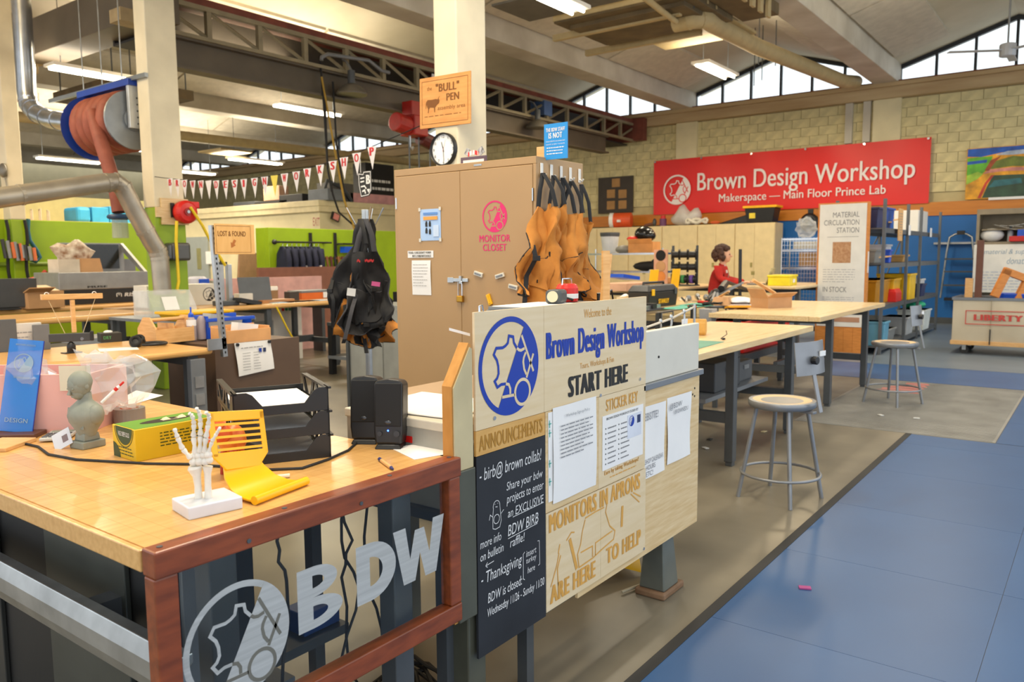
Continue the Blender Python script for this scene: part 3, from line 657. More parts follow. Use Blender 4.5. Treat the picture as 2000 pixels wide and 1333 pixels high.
# orange printed figure
q = on(432, 938)
og = thing('orange_figure', 'orange three dimensional printed figure behind the skeleton hand', 'figure', (q.x+.05, q.y+.02, DZ))
orm = mat('orange_print', '#d9822b', .4, .1, col2='#b5461a', scale=22)
obj('body', MB().lathe([(.012,.06),(.03,.07),(.036,.085),(.034,.1),(.03,.112),(.02,.125),(.008,.132)], n=16), orm, og, smooth=True)
obj('head', MB().lathe([(.01,0),(.03,.012),(.033,.02),(.024,.045),(.028,.05),(.012,.07)], c=(-.03,-.004,.09), n=14, M=Ry(-.4)), mat('orange_red_print', '#d4571c', .4), og, smooth=True)
for a in (0, 2.1, 4.2): obj('leg', MB().tube([(.02*math.cos(a), .02*math.sin(a), .075), (.026*math.cos(a), .026*math.sin(a), .035), (.03*math.cos(a), .03*math.sin(a), 0)], .009, 8, rs=[.011, .009, .007]), mat('red_print', '#b3391a', .4), og)
# glove box
A, B_, C_ = on(206, 893), on(266, 904), on(374, 882)
ax = (C_-B_).normalized(); rz = math.atan2(ax.y, ax.x)
gb = thing('glove_box', 'yellow and green printed cardboard dispenser box with oval opening', 'box', (B_.x, B_.y, DZ), rz)
Wd = .135; Ln = .235; Hh = .09
obj('carton', MB().box((0, 0, 0), (Ln, Wd, Hh)), mat('yellow_carton', '#dcb414', .5, var=.05), gb, bev=.002)
grn = mat('green_print', '#5c8f1c', .5, var=.06); dgrn = mat('dark_green_print', '#24400f', .5)
obj('top_print', MB().box((.004, .006, Hh+.0002), (Ln-.004, Wd-.006, Hh+.0008)), grn, gb)
hole = [(Ln*.52+.075*math.cos(w), Wd*.5+.026*math.sin(w)) for w in [2*math.pi*k/20 for k in range(20)]]
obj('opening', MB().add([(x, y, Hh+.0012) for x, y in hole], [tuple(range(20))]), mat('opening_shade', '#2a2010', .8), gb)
obj('glove_tip', MB().sheet(lambda u, v: (Ln*.47+.07*u, Wd*.5-.01+.02*v, Hh+.002+.008*math.sin(9*u)*math.sin(3*v)), 10, 4, .001), mat('pale_glove', '#e3cfa5', .5), gb, smooth=True)
e = MB(); poly(e, arc(0, 0, .05, 180, 360, 18, sx=1), .0004); E3 = Matrix.Translation((-.0004, Wd*.47, Hh)) @ Matrix.Rotation(math.radians(-90), 4, 'Z'); ed = obj('end_badge', e.move(E3), dgrn, gb)
t = text_mb('PALE CREPE GOLD', w=.066, h=.013, align='C', t=.0012); obj('lettering', t.move(Matrix.Translation((-.0002, Wd*.47, Hh-.026)) @ Matrix.Rotation(math.radians(-90), 4, 'Z')), white, ed)
t = rows(MB(), -.05, .05, .03, 3, .009, .003, seed=9); obj('print_rows', t.move(Matrix.Translation((0, Wd*.47, 0)) @ Matrix.Rotation(math.radians(-90), 4, 'Z')), dgrn, ed)
sd = rows(MB(), .07, .2, .068, 5, .009, .003, seed=10); obj('side_print', sd, dgrn, gb)
ring = MB(); stroke(ring, arc(0, 0, .056, 182, 358, 18), .0025, .0006); obj('badge_ring', ring.move(E3), dgrn, ed)
cor = MB(); poly(cor, [(-.065, .0)]+arc(-.065, 0, .042, 0, 90, 8), .0005); obj('corner_print', cor.move(Matrix.Translation((0, Wd*.5, 0)) @ Matrix.Rotation(math.radians(-90), 4, 'Z')), dgrn, gb)
# bust with a pen in its shoulder
q = on(172, 873)
bu = thing('plaster_bust', 'grey stone bust of a bowed head on a small plinth', 'bust', (q.x, q.y, DZ), math.radians(37+150))
stone = mat('grey_stone', '#8e9184', .6, col2='#7c8073', scale=18, bump=.2)
obj('plinth', MB().box((-.036, -.034, 0), (.036, .034, .022)).frus((0, 0, .022), (.052, .05), (.046, .044), .022), stone, bu, bev=.003)
tor = MB(); tor.lathe([(.024,.036),(.03,.052),(.046,.078),(.05,.098),(.045,.118),(.03,.132),(.02,.142),(.018,.165)], n=22); tor.v = [(x*.95, y*1.12, z) for x, y, z in tor.v]
obj('torso', tor, stone, bu, smooth=True)
for s in (-1, 1): obj('shoulder', MB().ell((-.002, s*.042, .1), (.024, .02, .03), 12, 8), stone, bu)
hd = MB(); T = Matrix.Translation((.014, 0, .187)) @ Matrix.Rotation(math.radians(22), 4, 'Y')
hd.ell((0, 0, 0), (.033, .027, .036), 18, 12, None); hd.ell((.014, 0, -.016), (.02, .02, .022), 12, 8); hd.cyl((.03, 0, .002), (.041, 0, -.01), .0035, 8, r2=.0055); hd.ell((.031, 0, -.021), (.004, .009, .003), 8, 5)
for s in (-1, 1): hd.ell((.029, s*.011, .004), (.003, .005, .003), 8, 5); hd.ell((-.004, s*.027, -.004), (.007, .003, .01), 8, 6)
obj('head', hd.move(T), stone, bu)
hr = MB(); hr.ell((-.006, 0, .008), (.034, .03, .034), 20, 12); hr.v = [(x+.0016*math.sin(z*900+y*300), y, z) for x, y, z in hr.v]; obj('carved_hair', hr.move(T), stone, bu)
dr = MB()
for k in range(7): dr.tube([(.03-.004*k, -.035+.01*k, .12-.003*k), (.043-.003*k, -.02+.007*k, .095), (.03, -.005+.006*k, .06)], .0022, 6)
obj('drapery_fold', dr, stone, bu)
pa, pb = fy(199, 776, q.y-.01), fy(245, 727, q.y-.05); pa = Vector((q.x+.042, q.y-.012, DZ+.128)); pb = pa+Vector((.05, -.04, .06))
pen = thing('white_pen', 'white retractable pen with red tip stuck behind the bust', 'pen', pa)
dv = pb-pa
obj('barrel', MB().tube([Vector((0,0,0)), dv*.75, dv*.82], .005, 10, rs=[.0045, .0052, .003]), white, pen); obj('red_tip', MB().cyl(dv*.82, dv, .0032, 8), redm, pen); obj('red_grip', MB().cyl(dv*.6, dv*.72, .0056, 10), redm, pen)
# tape, calculator, badge, papers
q = on(237, 829)
tp_ = thing('tape_roll', 'grey roll of duct tape lying flat behind the bust', 'tape', (q.x+.03, q.y+.0, DZ))
obj('tape', MB().lathe([(.03,0),(.05,0),(.05,.052),(.03,.052)], n=28, ring=True), mat('duct_tape', '#8e8a86', .35, .2), tp_); obj('core', MB().lathe([(.027,.001),(.0298,.001),(.0298,.05),(.027,.05)], n=24, ring=True), mat('orange_core', '#c85a2c', .6), tp_)
q = on(118, 852)
ca = thing('calculator', 'small grey calculator tucked between pink box and bust', 'calculator', (q.x-.015, q.y-.03, DZ), math.radians(-40))
obj('case', MB().box((-.04, -.06, .004), (.04, .06, .014)), mat('calc_grey', '#c4c4bc', .4), ca, bev=.003)
kt = [(-.028+.0185*i, -.045+.016*j) for i in range(4) for j in range(4)]
for x, y in kt: obj('key', MB().box((x-.007, y-.005, .014), (x+.007, y+.005, .017)), mat('key_grey', '#5d6063', .5), ca)
obj('display', MB().box((-.032, .03, .014), (.032, .05, .016)), mat('lcd', '#8d9685', .3), ca)
q = on(137, 876)
bd = solo('name_card', MB().cbox((0, 0, .026), (.058, .0015, .055), Ry(-.5) @ Rx(-.5)), mat('card_white', '#d4d6dc', .4), 'small laminated card leaning on the bust plinth', 'card', (q.x-.012, q.y+.02, DZ), math.radians(-50))
obj('portrait_patch', MB().cbox((.009, -.0012, .03), (.018, .001, .022), Ry(-.5) @ Rx(-.5)), mat('muted_print', '#7d6a6a', .5), bd)
q = on(235, 795)
solo('loose_paper', MB().sheet(lambda u, v: (.2*u, .12*v, .001+.018*u*u*(v)), 6, 6, .0005), white, 'loose curling white paper near the tape roll', 'paper', (q.x+.05, q.y, DZ+.001), .5, smooth=True)
# pink box with clear bags, acrylic sign
q = on(152, 856)
pk = thing('pink_box', 'open pink foam board box behind the blue acrylic sign', 'box', (q.x+.06, q.y+.045, DZ), math.radians(127))
pkm = mat('pink_foam', '#dda79b', .6, var=.03)
for a, b in (((0, -.012, 0), (.5, 0, .19)), ((0, -.26, 0), (.5, -.248, .19)), ((0, -.248, 0), (.012, -.012, .19)), ((.488, -.248, 0), (.5, -.012, .19))): obj('wall', MB().box(a, b), pkm, pk, bev=.001)
obj('bottom', MB().box((.012, -.248, .0), (.488, -.012, .01)), pkm, pk)
clearb = mat('clear_plastic_film', '#d9dde0', .12, alpha=.3, var=.02, spec=.9)
def bag(nm, lab, c, r, seed):
    rr = random.Random(seed); ph = [rr.uniform(0, 6) for _ in range(6)]
    mb = MB().ell((0, 0, 0), r, 16, 9); mb.v = [tuple(Vector(p)*(1+.16*math.sin(38*p[0]+ph[0])*math.sin(33*p[1]+ph[1])+.13*math.sin(61*p[2]+ph[2]+20*p[0])+.08*math.sin(95*p[0]+70*p[1])+.3*crumple(Vector(p)*42, seed).x)) for p in mb.v]
    return solo(nm, mb, clearb, lab, 'bag', c, smooth=False)
bag('plastic_bag', 'crumpled clear plastic bag heaped behind the bust head', (q.x+.13, q.y+.03, DZ+.155), (.11, .07, .1), 1)
bag('plastic_bag', 'crumpled clear bag in the pink box beside the acrylic sign', (q.x-.02, q.y+.24, DZ+.16), (.07, .06, .085), 2)
solo('label_card', MB().box((0, 0, 0), (.1, .002, .08)), mat('cream_card', '#d8cdb2', .6), 'cream printed label standing in the pink box', 'card', (q.x-.0, q.y+.1, DZ+.14), math.radians(127+180))
q = on(38, 852)
ac = thing('acrylic_sign', 'translucent blue acrylic sign leaning back in a wooden foot', 'sign', (q.x, q.y, DZ), math.radians(-48))
acm = mat('blue_acrylic', '#1583dd', .12, alpha=.62, var=.03)
Ta = Matrix.Translation((-.012, 0, .013)) @ Matrix.Rotation(math.radians(-10), 4, 'X') @ Matrix.Rotation(math.radians(6), 4, 'Y')
acw = .052
obj('plate', MB().box((-acw, -.002, 0), (acw, .002, .295)).move(Ta), acm, ac, bev=.001)
obj('plate_edge', MB().box((acw, -.002, 0), (acw+.0015, .002, .295)).move(Ta), mat('blue_edge', '#16309c', .3), ac)
et = mat('etched', '#8fa9bd', .6)
d_, l_ = emblem(.03, .05); e_ = obj('emblem', d_.move(Ta @ Matrix.Translation((0, -.003, .22))), et, ac)
for wd, z, w in (('BROWN DESIGN', .275, .06), ('WORKSHOP', .17, .05), ('HOURS', .14, .03), ('DESIGN', .03, .07)):
    if wd in ('BROWN DESIGN', 'DESIGN', 'WORKSHOP'): obj('lettering', text_mb(wd, w=w, align='C', bold=.01).move(Ta @ Matrix.Translation((0, -.003, z))), et, e_)
obj('foot', MB().box((-.085, -.05, 0), (.07, .03, .014)), mat('dark_wood_foot', '#5d3b2b', .45), ac, bev=.002)
# cable across the desk
cb = [on(x, y, DZ+.004) for x, y in ((-15, 858), (40, 865), (75, 873), (95, 888), (150, 898), (220, 902), (290, 906), (370, 907), (440, 912), (520, 918), (590, 915), (640, 898), (680, 880), (700, 862))]
solo('power_cable', MB().tube(cb, .0035, 6), rubber, 'thin black cable snaking across the butcher block top', 'cable')
# letter trays
q0, q1 = on(459.5, 914), on(641, 893); dv = q1-q0; rz = math.atan2(dv.y, dv.x); w = .255
traym = mat('black_tray', '#1f1d1a', .4, var=.08)
def tray(k, lab):
    t = thing('letter_tray', lab, 'tray', (q0.x, q0.y, DZ+.066*k), rz+.02*(k-1), 'stacked letter trays')
    D = .33
    obj('floor_plate', MB().box((0, .004, .002), (w, D, .006)), traym, t)
    P = [(0, 0), (w, 0), (w, .066), (w*.9, .066), (w*.84, .058), (w*.74, .026), (w*.3, .026), (w*.2, .058), (w*.14, .066), (0, .066)]
    obj('front_lip', MB().prism(P, (0, 0, 0), (1, 0, 0), (0, 0, 1), (0, .004, 0)), traym, t, bev=.001)
    for x in (0, w-.004):
        s = MB(); s.box((x, 0, 0), (x+.004, D, .012)); s.box((x-.004, 0, .06), (x+.012, D*.93, .066)); s.box((x, 0, 0), (x+.004, .05, .066))
        for y0, y1 in ((.1, .13), (.19, .16), (.25, .3)): s.prism([(y0, .01), (y0+.025, .01), (y1+.025, .062), (y1, .062)], (x, 0, 0), (0, 1, 0), (0, 0, 1), (.004, 0, 0))
        obj('side_frame', s, traym, t)
    obj('back_bar', MB().box((0, D-.004, 0), (w, D, .03)), traym, t)
    pp = solo('paper_stack', MB().box((0, 0, 0), (.216, .28, .008+.002*k)), white, 'white papers lying in the %s letter tray' % ('bottom', 'middle', 'top')[k], 'paper', Vector((q0.x, q0.y, DZ+.066*k+.0065))+Matrix.Rotation(rz, 3, 'Z') @ Vector((.018, .03, 0)), rz+.03*(k-1))
for k, lb in enumerate(('lowest black letter tray of the stack', 'middle black letter tray of the stack', 'topmost black letter tray of the stack')): tray(k, lb)
# speakers
def speaker(px, py, lab, front):
    q = on(px, py); t = thing('desktop_speaker', lab, 'speaker', (q.x, q.y, DZ), math.radians(-58))
    obj('foot', MB().frus((0, .035, 0), (.08, .085), (.066, .065), .014), black, t, bev=.004)
    P = [(-.038, .014), (.038, .014), (.043, .05), (.043, .19), (.034, .2), (0, .204), (-.034, .2), (-.043, .19), (-.043, .05)]
    T = Matrix.Rotation(math.radians(-6), 4, 'X')
    obj('cabinet', MB().prism(P, (0, 0, 0), (1, 0, 0), (0, 0, 1), (0, .075, 0)).move(T), black, t, bev=.006)
    obj('grille', MB().box((-.038, -.005, .066), (.038, .001, .192)).move(T), blackm, t, bev=.004)
    obj('badge', MB().ell((0, -.005, .078), (.01, .002, .006), 12, 6).move(T), mat('gunmetal', '#4a4c50', .3, .7), t)
    if front:
        for x in (-.024, .026): obj('dial', MB().cyl((x, -.006, .045), (x, .002, .045), .009 if x > 0 else .007, 14).move(T), mat('dark_dial', '#2c2c2f', .35), t)
        obj('power_light', MB().ell((.0, -.001, .054), .0026, 8, 6).move(T), mat('blue_led', '#2a50ff', .4, emit=14, var=0), t)
speaker(711, 868, 'black desktop speaker without dials, behind its twin', False); speaker(758, 878, 'black desktop speaker with dials and a lit blue light', True)
# pen, note, chalk
a, b = on(741, 897, DZ+.005), on(768, 917, DZ+.005)
pn = thing('ballpoint_pen', 'bamboo ballpoint pen with navy ends lying on the desk', 'pen', a); dv = b-a
obj('barrel', MB().cyl(dv*.15, dv*.85, .005, 10), pine, pn); obj('cap', MB().cyl(dv*0, dv*.16, .0052, 10).cyl(dv*.84, dv, .005, 10, r2=.002), mat('navy_plastic', '#1c2668', .4), pn)
P = [on(764, 877, DZ), on(832, 865, DZ), on(880, 887, DZ), on(809, 899, DZ)]
solo('note_paper', MB().add([(*(p.xy), DZ+.0015) for p in P]+[(*(p.xy), DZ+.0005) for p in P], [(0, 3, 2, 1)[::-1], (4, 5, 6, 7)[::-1], (0, 1, 5, 4), (1, 2, 6, 5), (2, 3, 7, 6), (3, 0, 4, 7)]), white, 'square white note lying at the desk corner by the speakers', 'paper')
q = on(548, 931, DZ+.006); solo('chalk_stick', MB().cyl((-.025, .004, 0), (.022, -.004, 0), .005, 10), mat('cream_chalk', '#eadfc4', .8), 'short cream chalk stick beside the yellow stand', 'chalk', q, -.35)
solo('picture_frame', MB().box((-.1, -.06, 0), (.04, .05, .012)), pine, 'pale wooden tray corner at the desk left edge', 'tray', (on(18, 868).x, on(18, 868).y, DZ), .6, bev=.002)
# cables seen through the glass
for k, pts in enumerate(([(1.39, 1.62, .86), (1.36, 1.6, .7), (1.42, 1.6, .55), (1.36, 1.62, .36), (1.5, 1.7, .2), (1.46, 1.8, .008)], [(1.33, 1.6, .86), (1.38, 1.58, .7), (1.36, 1.6, .6), (1.42, 1.66, .3), (1.2, 1.75, .008), (1.0, 1.8, .008)], [(1.08, 1.5, .85), (1.09, 1.5, .78), (1.11, 1.5, .7), (1.09, 1.52, .4), (1.12, 1.6, .008)], [(1.45, 1.6, .86), (1.44, 1.6, .6), (1.5, 1.6, .4), (1.58, 1.7, .008)])):
    sm = []
    for i in range(len(pts)-1):
        for f in (0, .33, .66): sm.append(Vector(pts[i]).lerp(Vector(pts[i+1]), f)+Vector((.01*math.sin(3*i+f*5), 0, 0)))
    solo('hanging_cable', MB().tube(sm+[Vector(pts[-1])], .004, 6), rubber, ('black cable looping under the desk behind letter D', 'black cable trailing from the desk to the floor behind the glass', 'single thin cable hanging beside letter B', 'black cable hanging behind letter W')[k], 'cable')
pw = solo('power_strip', MB().box((1.46, 1.9, .3), (1.6, 2.0, .37)), mat('blue_adapter', '#22427e', .5), 'blue power adapter on the shelf under the desk', 'adapter', bev=.004)
struct_shelf = obj('under_shelf', MB().box((.45, .45, .27), (.86, .62, .3)), dgrey, desk)
# ------------------------------------------------------------------ monitor closet and what is on and around it
cx, cy0, cy1, ch, cdp = 3.118, 2.195, 3.14, 1.93, .42
cl = thing('monitor_closet', 'tall tan steel closet with pink emblem and two doors', 'cabinet', (cx, cy0, 0))
Wc = cy1-cy0
car = MB(); car.box((.012, 0, .03), (cdp, .015, ch)); car.box((.012, Wc-.015, .03), (cdp, Wc, ch)); car.box((.012, .015, ch-.04), (cdp, Wc-.015, ch)); car.box((cdp-.01, .015, .03), (cdp, Wc-.015, ch-.04)); car.box((.012, .015, .03), (cdp-.01, Wc-.015, .09)); car.box((0, 0, ch-.035), (.012, Wc, ch)); car.box((0, Wc-.018, .03), (.012, Wc, ch-.035)); car.box((0, 0, .03), (.012, .018, ch-.035))
obj('carcass', car, tan, cl, bev=.002)
for k, (a, b) in enumerate(((.019, Wc/2-.001), (Wc/2+.001, Wc-.019))):
    d = obj('door', MB().box((-.004, a, .06), (.016, b, ch-.038)), tan, cl, bev=.003)
    hg = MB()
    for z in (.3, 1.75): hg.cyl((-.005, .016 if k == 0 else Wc-.016, z-.03), (-.005, .016 if k == 0 else Wc-.016, z+.03), .005, 8)
    obj('hinge', hg, chrome, d)
    if k == 0:
        pink = mat('pink_vinyl', '#d81e68', .45, var=.02)
        R4 = Matrix.Rotation(math.radians(-90), 4, 'Z')
        def onface(t, y, z, e=-.0045): return t.move(Matrix.Translation((e, y-cy0, z)) @ R4)
        d_, l_ = emblem(.078); e_ = obj('pink_emblem', onface(d_, 2.443, 1.655), pink, d, label='round pink workshop emblem'); obj('emblem_lines', onface(l_, 2.443, 1.655), tan, d)
        obj('lettering', onface(text_mb('MONITOR', w=.195, h=.034, bold=.012), 2.542, 1.531), pink, d); obj('lettering', onface(text_mb('CLOSET', w=.15, h=.034, bold=.012), 2.52, 1.486), pink, d)
hs = MB(); hs.box((-.012, .52, 1.325), (-.004, .56, 1.352)); hs.box((-.014, .42, 1.33), (-.006, .52, 1.348)); hs.box((-.02, .46, 1.32), (-.004, .475, 1.36))
obj('hasp', hs, steel, cl, bev=.001)
ft_ = MB()
for y in (.03, Wc-.03):
    for x in (.05, cdp-.05): ft_.box((x-.03, y-.03, 0), (x+.03, y+.03, .03))
obj('plinth', MB().box((.02, .02, 0), (cdp-.02, Wc-.02, .03)), blackm, cl)
obj('maker_plate', MB().box((-.002, .33, ch-.02), (.002, .38, ch-.012)), steel, cl)
# padlock
pdl = thing('padlock', 'brass padlock hanging from the closet hasp', 'padlock', (cx-.016, 2.665, 1.225))
obj('body', MB().box((-.009, -.02, 0), (.009, .02, .034)), mat('brass', '#b78a35', .3, .9), pdl, bev=.004)
obj('shackle', MB().tube([(0, -.013, .03), (0, -.013, .09), (0, -.008, .108), (0, .004, .112), (0, .012, .1), (0, .013, .03)], .0035, 8), chrome, pdl)
def onfront(nm, lab, cat, y0, y1, z0, z1, m, th=.0012, cur=.0):
    return solo(nm, MB().sheet(lambda u, v: (-.002-cur*math.sin(3*v)*v, (y1-y0)*(1-u), (z1-z0)*v), 4, 4, th), m, lab, cat, (cx-.0045, y0, z0), smooth=True)
f = onfront('safety_poster', 'light blue printed safety poster taped to the left closet door', 'poster', 2.80, 2.945, 1.545, 1.71, mat('pale_blue_paper', '#a9c6ea', .6, var=.02))
pm = MB()
for (y, z, w, h) in ((.02, .135, .1, .012), ): pm.box((-.006, y, z), (-.0035, y+w, z+h))
obj('title_print', pm, mat('light_blue_ink', '#5f8fd0', .6), f); obj('orange_band', MB().box((-.006, .02, .108), (-.0035, .12, .126)), mat('orange_ink', '#e6a24a', .6), f)
fi = MB()
for y, z in ((.1, .085), (.075, .085), (.1, .05), (.075, .045)): fi.ell((-.004, y, z+.012), (.002, .006, .006), 8, 5); fi.box((-.005, y-.007, z-.012), (-.0035, y+.007, z+.008))
obj('figure_print', fi, ink, f); obj('inset_box', MB().box((-.0055, .012, .02), (-.0035, .05, .08)), mat('paler_blue', '#c9dbf2', .6), f)
tapem = mat('masking_tape', '#d9d3c4', .6)
tm = MB()
for y in (-.006, .139):
    for z in (-.006, .155): tm.box((-.0065, y, z), (-.0045, y+.014, z+.018))
obj('tape_tab', tm, tapem, f)
f = onfront('label_strip', 'two narrow white label strips with small black capitals on the closet', 'label', 2.856, 3.043, 1.455, 1.492, white)
for k, wd in enumerate(('TOOL CHECKOUT FORM', 'BIT.LY/BDWTOOLS')):
    t = text_mb(wd, w=.165-.03*k, h=.011, bold=.02); obj('lettering', t.move(Matrix.Translation((-.0045, .18-.03*k, .022-.018*k)) @ R4), ink, f)
f = onfront('checkout_form', 'white printed checkout form taped below the label strip', 'paper', 2.876, 3.013, 1.256, 1.441, white, cur=.006)
obj('print_rows', rows(MB(), .012, .12, .16, 8, .016, .003, seed=7).move(Matrix.Translation((-.0075, .137, 0)) @ R4), inkg, f)
for y, z, lb, m, a in ((2.546, 1.37, 'white label magnet clip just beside the hasp', 'm1', .25), (2.409, 1.362, 'white label magnet clip in the middle of the right closet door', 'm1', -.25), (2.327, 1.308, 'white label magnet clip lowest and nearest to the hanging tan aprons', 'm1', .2), (2.478, 1.243, 'yellow label magnet clip on the right closet door', 'm2', 1.2)):
    c = thing('magnet_clip', lb, 'magnet', (cx-.0045, y, z), 0, None if m == 'm2' else 'white magnet clips on the closet')
    obj('clip', MB().cbox((-.006, 0, 0), (.011, .056, .022), Rx(a)), yel if m == 'm2' else mat('clip_white', '#d8d4c6', .4), c, bev=.002); obj('grip', MB().cbox((-.013, 0, 0), (.004, .04, .008), Rx(a)), mgrey if m == 'm1' else yel, c)
sr = solo('paper_curl', MB().sheet(lambda u, v: (-.01-.045*u, .0+.04*u, .012-.012*(1-u)*1.5+.008*v), 6, 2, .0006), white, 'narrow white paper strip curling from beside the welcome board', 'paper', (fx(922, 652, 1.72).x+.03, 1.46, fx(922, 655, 1.72).z), 0)
# on the closet top
q = fx(922, 318, 3.3)
fp = thing('picture_frame', 'purple framed picture with little flags standing on the closet', 'picture', (3.22, 2.58, ch))
obj('frame', MB().box((0, 0, 0), (.012, .17, .012)).box((0, 0, .03), (.012, .17, .045)).box((0, 0, .012), (.012, .014, .03)).box((0, .156, .012), (.012, .17, .03)), mat('dusk_purple', '#5d4a58', .5), fp, bev=.002)
obj('print', MB().box((.003, .014, .012), (.008, .156, .03)), white, fp)
obj('red_white_ribbon', MB().sheet(lambda u, v: (.004, .05+.07*u, .045+.022*v+.01*math.sin(3.1*u)), 8, 2, .002), mat('candy_stripe', '#e9e2dc', .6, col2='#cf2b2b', scale=30, stretch=(1, 2, .2), thr=(.48, .52)), fp)
for y, a in ((.125, .5), (.035, -.5)): obj('paper_flag', MB().cbox((.006, y, .07), (.003, .034, .036), Rx(a)), mat('grey_flag', '#3c3d40', .6, col2='#c9c9c9', scale=60), fp)
bs = thing('staff_notice', 'bright blue notice board standing on the closet corner', 'sign', (3.2, 2.2, ch))
obj('board', MB().box((0, -.128, -.012), (.006, .004, .155)).move(Matrix.Rotation(math.radians(0), 4, 'Z')), mat('sky_blue_print', '#1f8fd6', .5, var=.03), bs)
for wd, z, h, w in (('THE BDW STAFF', .117, .018, .108), ('IS NOT', .086, .026, .078), ('responsible for any unattended', .068, .008, .108), ('materials, projects, or property.', .054, .008, .108)):
    obj('lettering', text_mb(wd, w=w, h=h, bold=.02 if h > .01 else 0, align='C').move(Matrix.Translation((-.0008, -.062, z)) @ R4), white, bs)
obj('print_rows', rows(MB(), -.05, .05, .04, 3, .014, .004, seed=8).move(Matrix.Translation((-.0008, -.062, 0)) @ R4), white, bs)
obj('wood_prop', MB().box((.01, -.03, 0), (.03, .055, .055)), pine, bs)
bt = MB(); bt.cyl((.1, .0, .015), (.1, .16, .02), .014, 10); bt.cyl((.13, -.03, .012), (.13, -.16, .012), .012, 10)
solo('tool_roll', MB().cyl((0, 0, .014), (.01, .12, .014), .013, 10).cyl((.0, .03, .014), (.0, .05, .014), .016, 10), mat('teal_grey', '#5d7d8c', .5), 'teal grey tool lying on the closet top', 'tool', (3.3, 2.24, ch))
for i, x in enumerate((3.16, 3.243, 3.329, 3.413, 3.499)):
    h = thing('wall_hook', 'white adhesive hook on the closet side, %s from the closet door' % ('first', 'second', 'third', 'fourth', 'fifth')[i], 'hook', (x, cy0-.001, 1.86), 0, 'white hooks on the closet side')
    obj('plate', MB().box((-.011, -.006, -.03), (.011, 0, .04)), whitep, h, bev=.003); obj('prong', MB().tube([(0, -.005, -.015), (0, -.02, -.022), (0, -.026, -.012)], .005, 8), whitep, h)
# aprons
def apron(lab, hook, rz, m, trim, seed, drop=.26, L=.42, w0=.07, w1=.15, sway=0, folds=2.5, amp=.05, y0=-.03, grp=None, strapw=.03, lean=0, logo=None, pocket=True, twist=0, cxo=0):
    r = random.Random(seed); ph = r.uniform(0, 6); p2 = r.uniform(0, 6)
    t = thing('apron', lab, 'apron', hook, rz, grp)
    def S(u, v, off=0):
        a = S0(u, v, off); n = crumple((u*3.2+seed*5, v*3.4, seed*1.7), seed); k = .012+.04*v
        return (a[0]+n.x*k, a[1]+n.y*k*1.3-.02*v*abs(n.z), a[2]+n.z*k*.8)
    def S0(u, v, off=0):
        s = 2*u-1; e = v**.7; w = w0+(w1-w0)*e
        d = amp*(.35+.65*v)
        return (s*w + cxo*min(1, v*3+.3) + sway*v + .02*math.sin(5*v+ph), y0 - .02 - lean*v - d*(.5+.5*math.sin(folds*math.pi*u+ph)) - .35*d*math.sin(2.7*folds*math.pi*u+2*v+p2)*v - .02*math.sin(7*v+2*u+p2) - off + twist*s*v, -drop - L*v + .09*L*abs(s)**2*(v-.35)*2*.6 + .035*abs(s)*(1-v) - (.06*(1-abs(s)) if v < .02 else 0)*0)
    obj('body', MB().sheet(lambda u, v: S(u, v), 22, 18, .004), m, t, smooth=True)
    ed = [S(u/16, 1, .001) for u in range(17)]
    obj('binding', MB().tube([S(0, v/10, .001) for v in range(3, 10)]+ed+[S(1, 1-v/10, .001) for v in range(1, 8)], .0042, 6), trim, t)
    if pocket:
        obj('pocket', MB().sheet(lambda u, v: S(.22+.56*u, .5+.34*v, .009+.006*math.sin(math.pi*u)), 10, 6, .003), m, t, smooth=True)
        obj('pocket_binding', MB().tube([S(.22+.056*k, .5, .013) for k in range(11)], .0025, 5), trim, t)
    a, b = Vector(S(.1, 0)), Vector(S(.9, 0)); hk = Vector((0, -.018, -.01))
    for q, sgn in ((a, -1), (b, 1)):
        mid = hk.lerp(q, .5)+Vector((sgn*.008, -.012, 0))
        pts = [hk, hk.lerp(mid, .5)+Vector((0, -.004, 0)), mid, mid.lerp(q, .6), q]
        obj('strap', MB().sheet(lambda u, v: Vector(pts[min(int(v*4), 3)]).lerp(Vector(pts[min(int(v*4)+1, 4)]), v*4-min(int(v*4), 3))+Vector((strapw*(u-.5), -.006*math.sin(math.pi*u)-.003*sgn, 0)), 3, 12, .003), trim, t, smooth=True)
    tl = [Vector(S(.06, .45)), Vector(S(.1, .55))+Vector((.01, -.03, -.02)), Vector(S(.2, .75))+Vector((0, -.05, 0)), Vector(S(.16, 1.0))+Vector((0, -.05, -.04))]
    obj('tie_strap', MB().sheet(lambda u, v: tl[min(int(v*3), 2)].lerp(tl[min(int(v*3)+1, 3)], v*3-min(int(v*3), 2))+Vector((.024*(u-.5), 0, 0)), 2, 9, .002), trim, t, smooth=True)
    obj('buckle', MB().box((-.018, -.008, -.012), (.018, .004, .012)).move(Matrix.Translation(tl[1]+Vector((0, -.006, 0)))), trim, t, bev=.002)
    if logo:
        s0 = Vector(S(.5, .12, .006)); t_ = text_mb(logo[0], w=logo[1], h=logo[2], align='C', shear=.2, bold=.02); obj('embroidery', t_.move(Matrix.Translation(s0+Vector((0, -.012, 0)))), logo[3], t)
    return t
web = mat('black_webbing', '#161617', .7)
G1 = 'tan canvas aprons on the closet side'
apron('tan canvas apron on the hook nearest the closet door, flared to the left', (3.16, cy0, 1.86), math.radians(-30), duck, web, 1, .19, .43, .045, .12, -.02, 2.6, .07, -.02, G1, cxo=-.03, strapw=.02)
apron('tan canvas apron on the second hook, half covered by its neighbours', (3.243, cy0, 1.855), math.radians(-15), duck, web, 2, .17, .42, .04, .10, -.01, 3.4, .06, -.01, G1, cxo=-.02, strapw=.02)
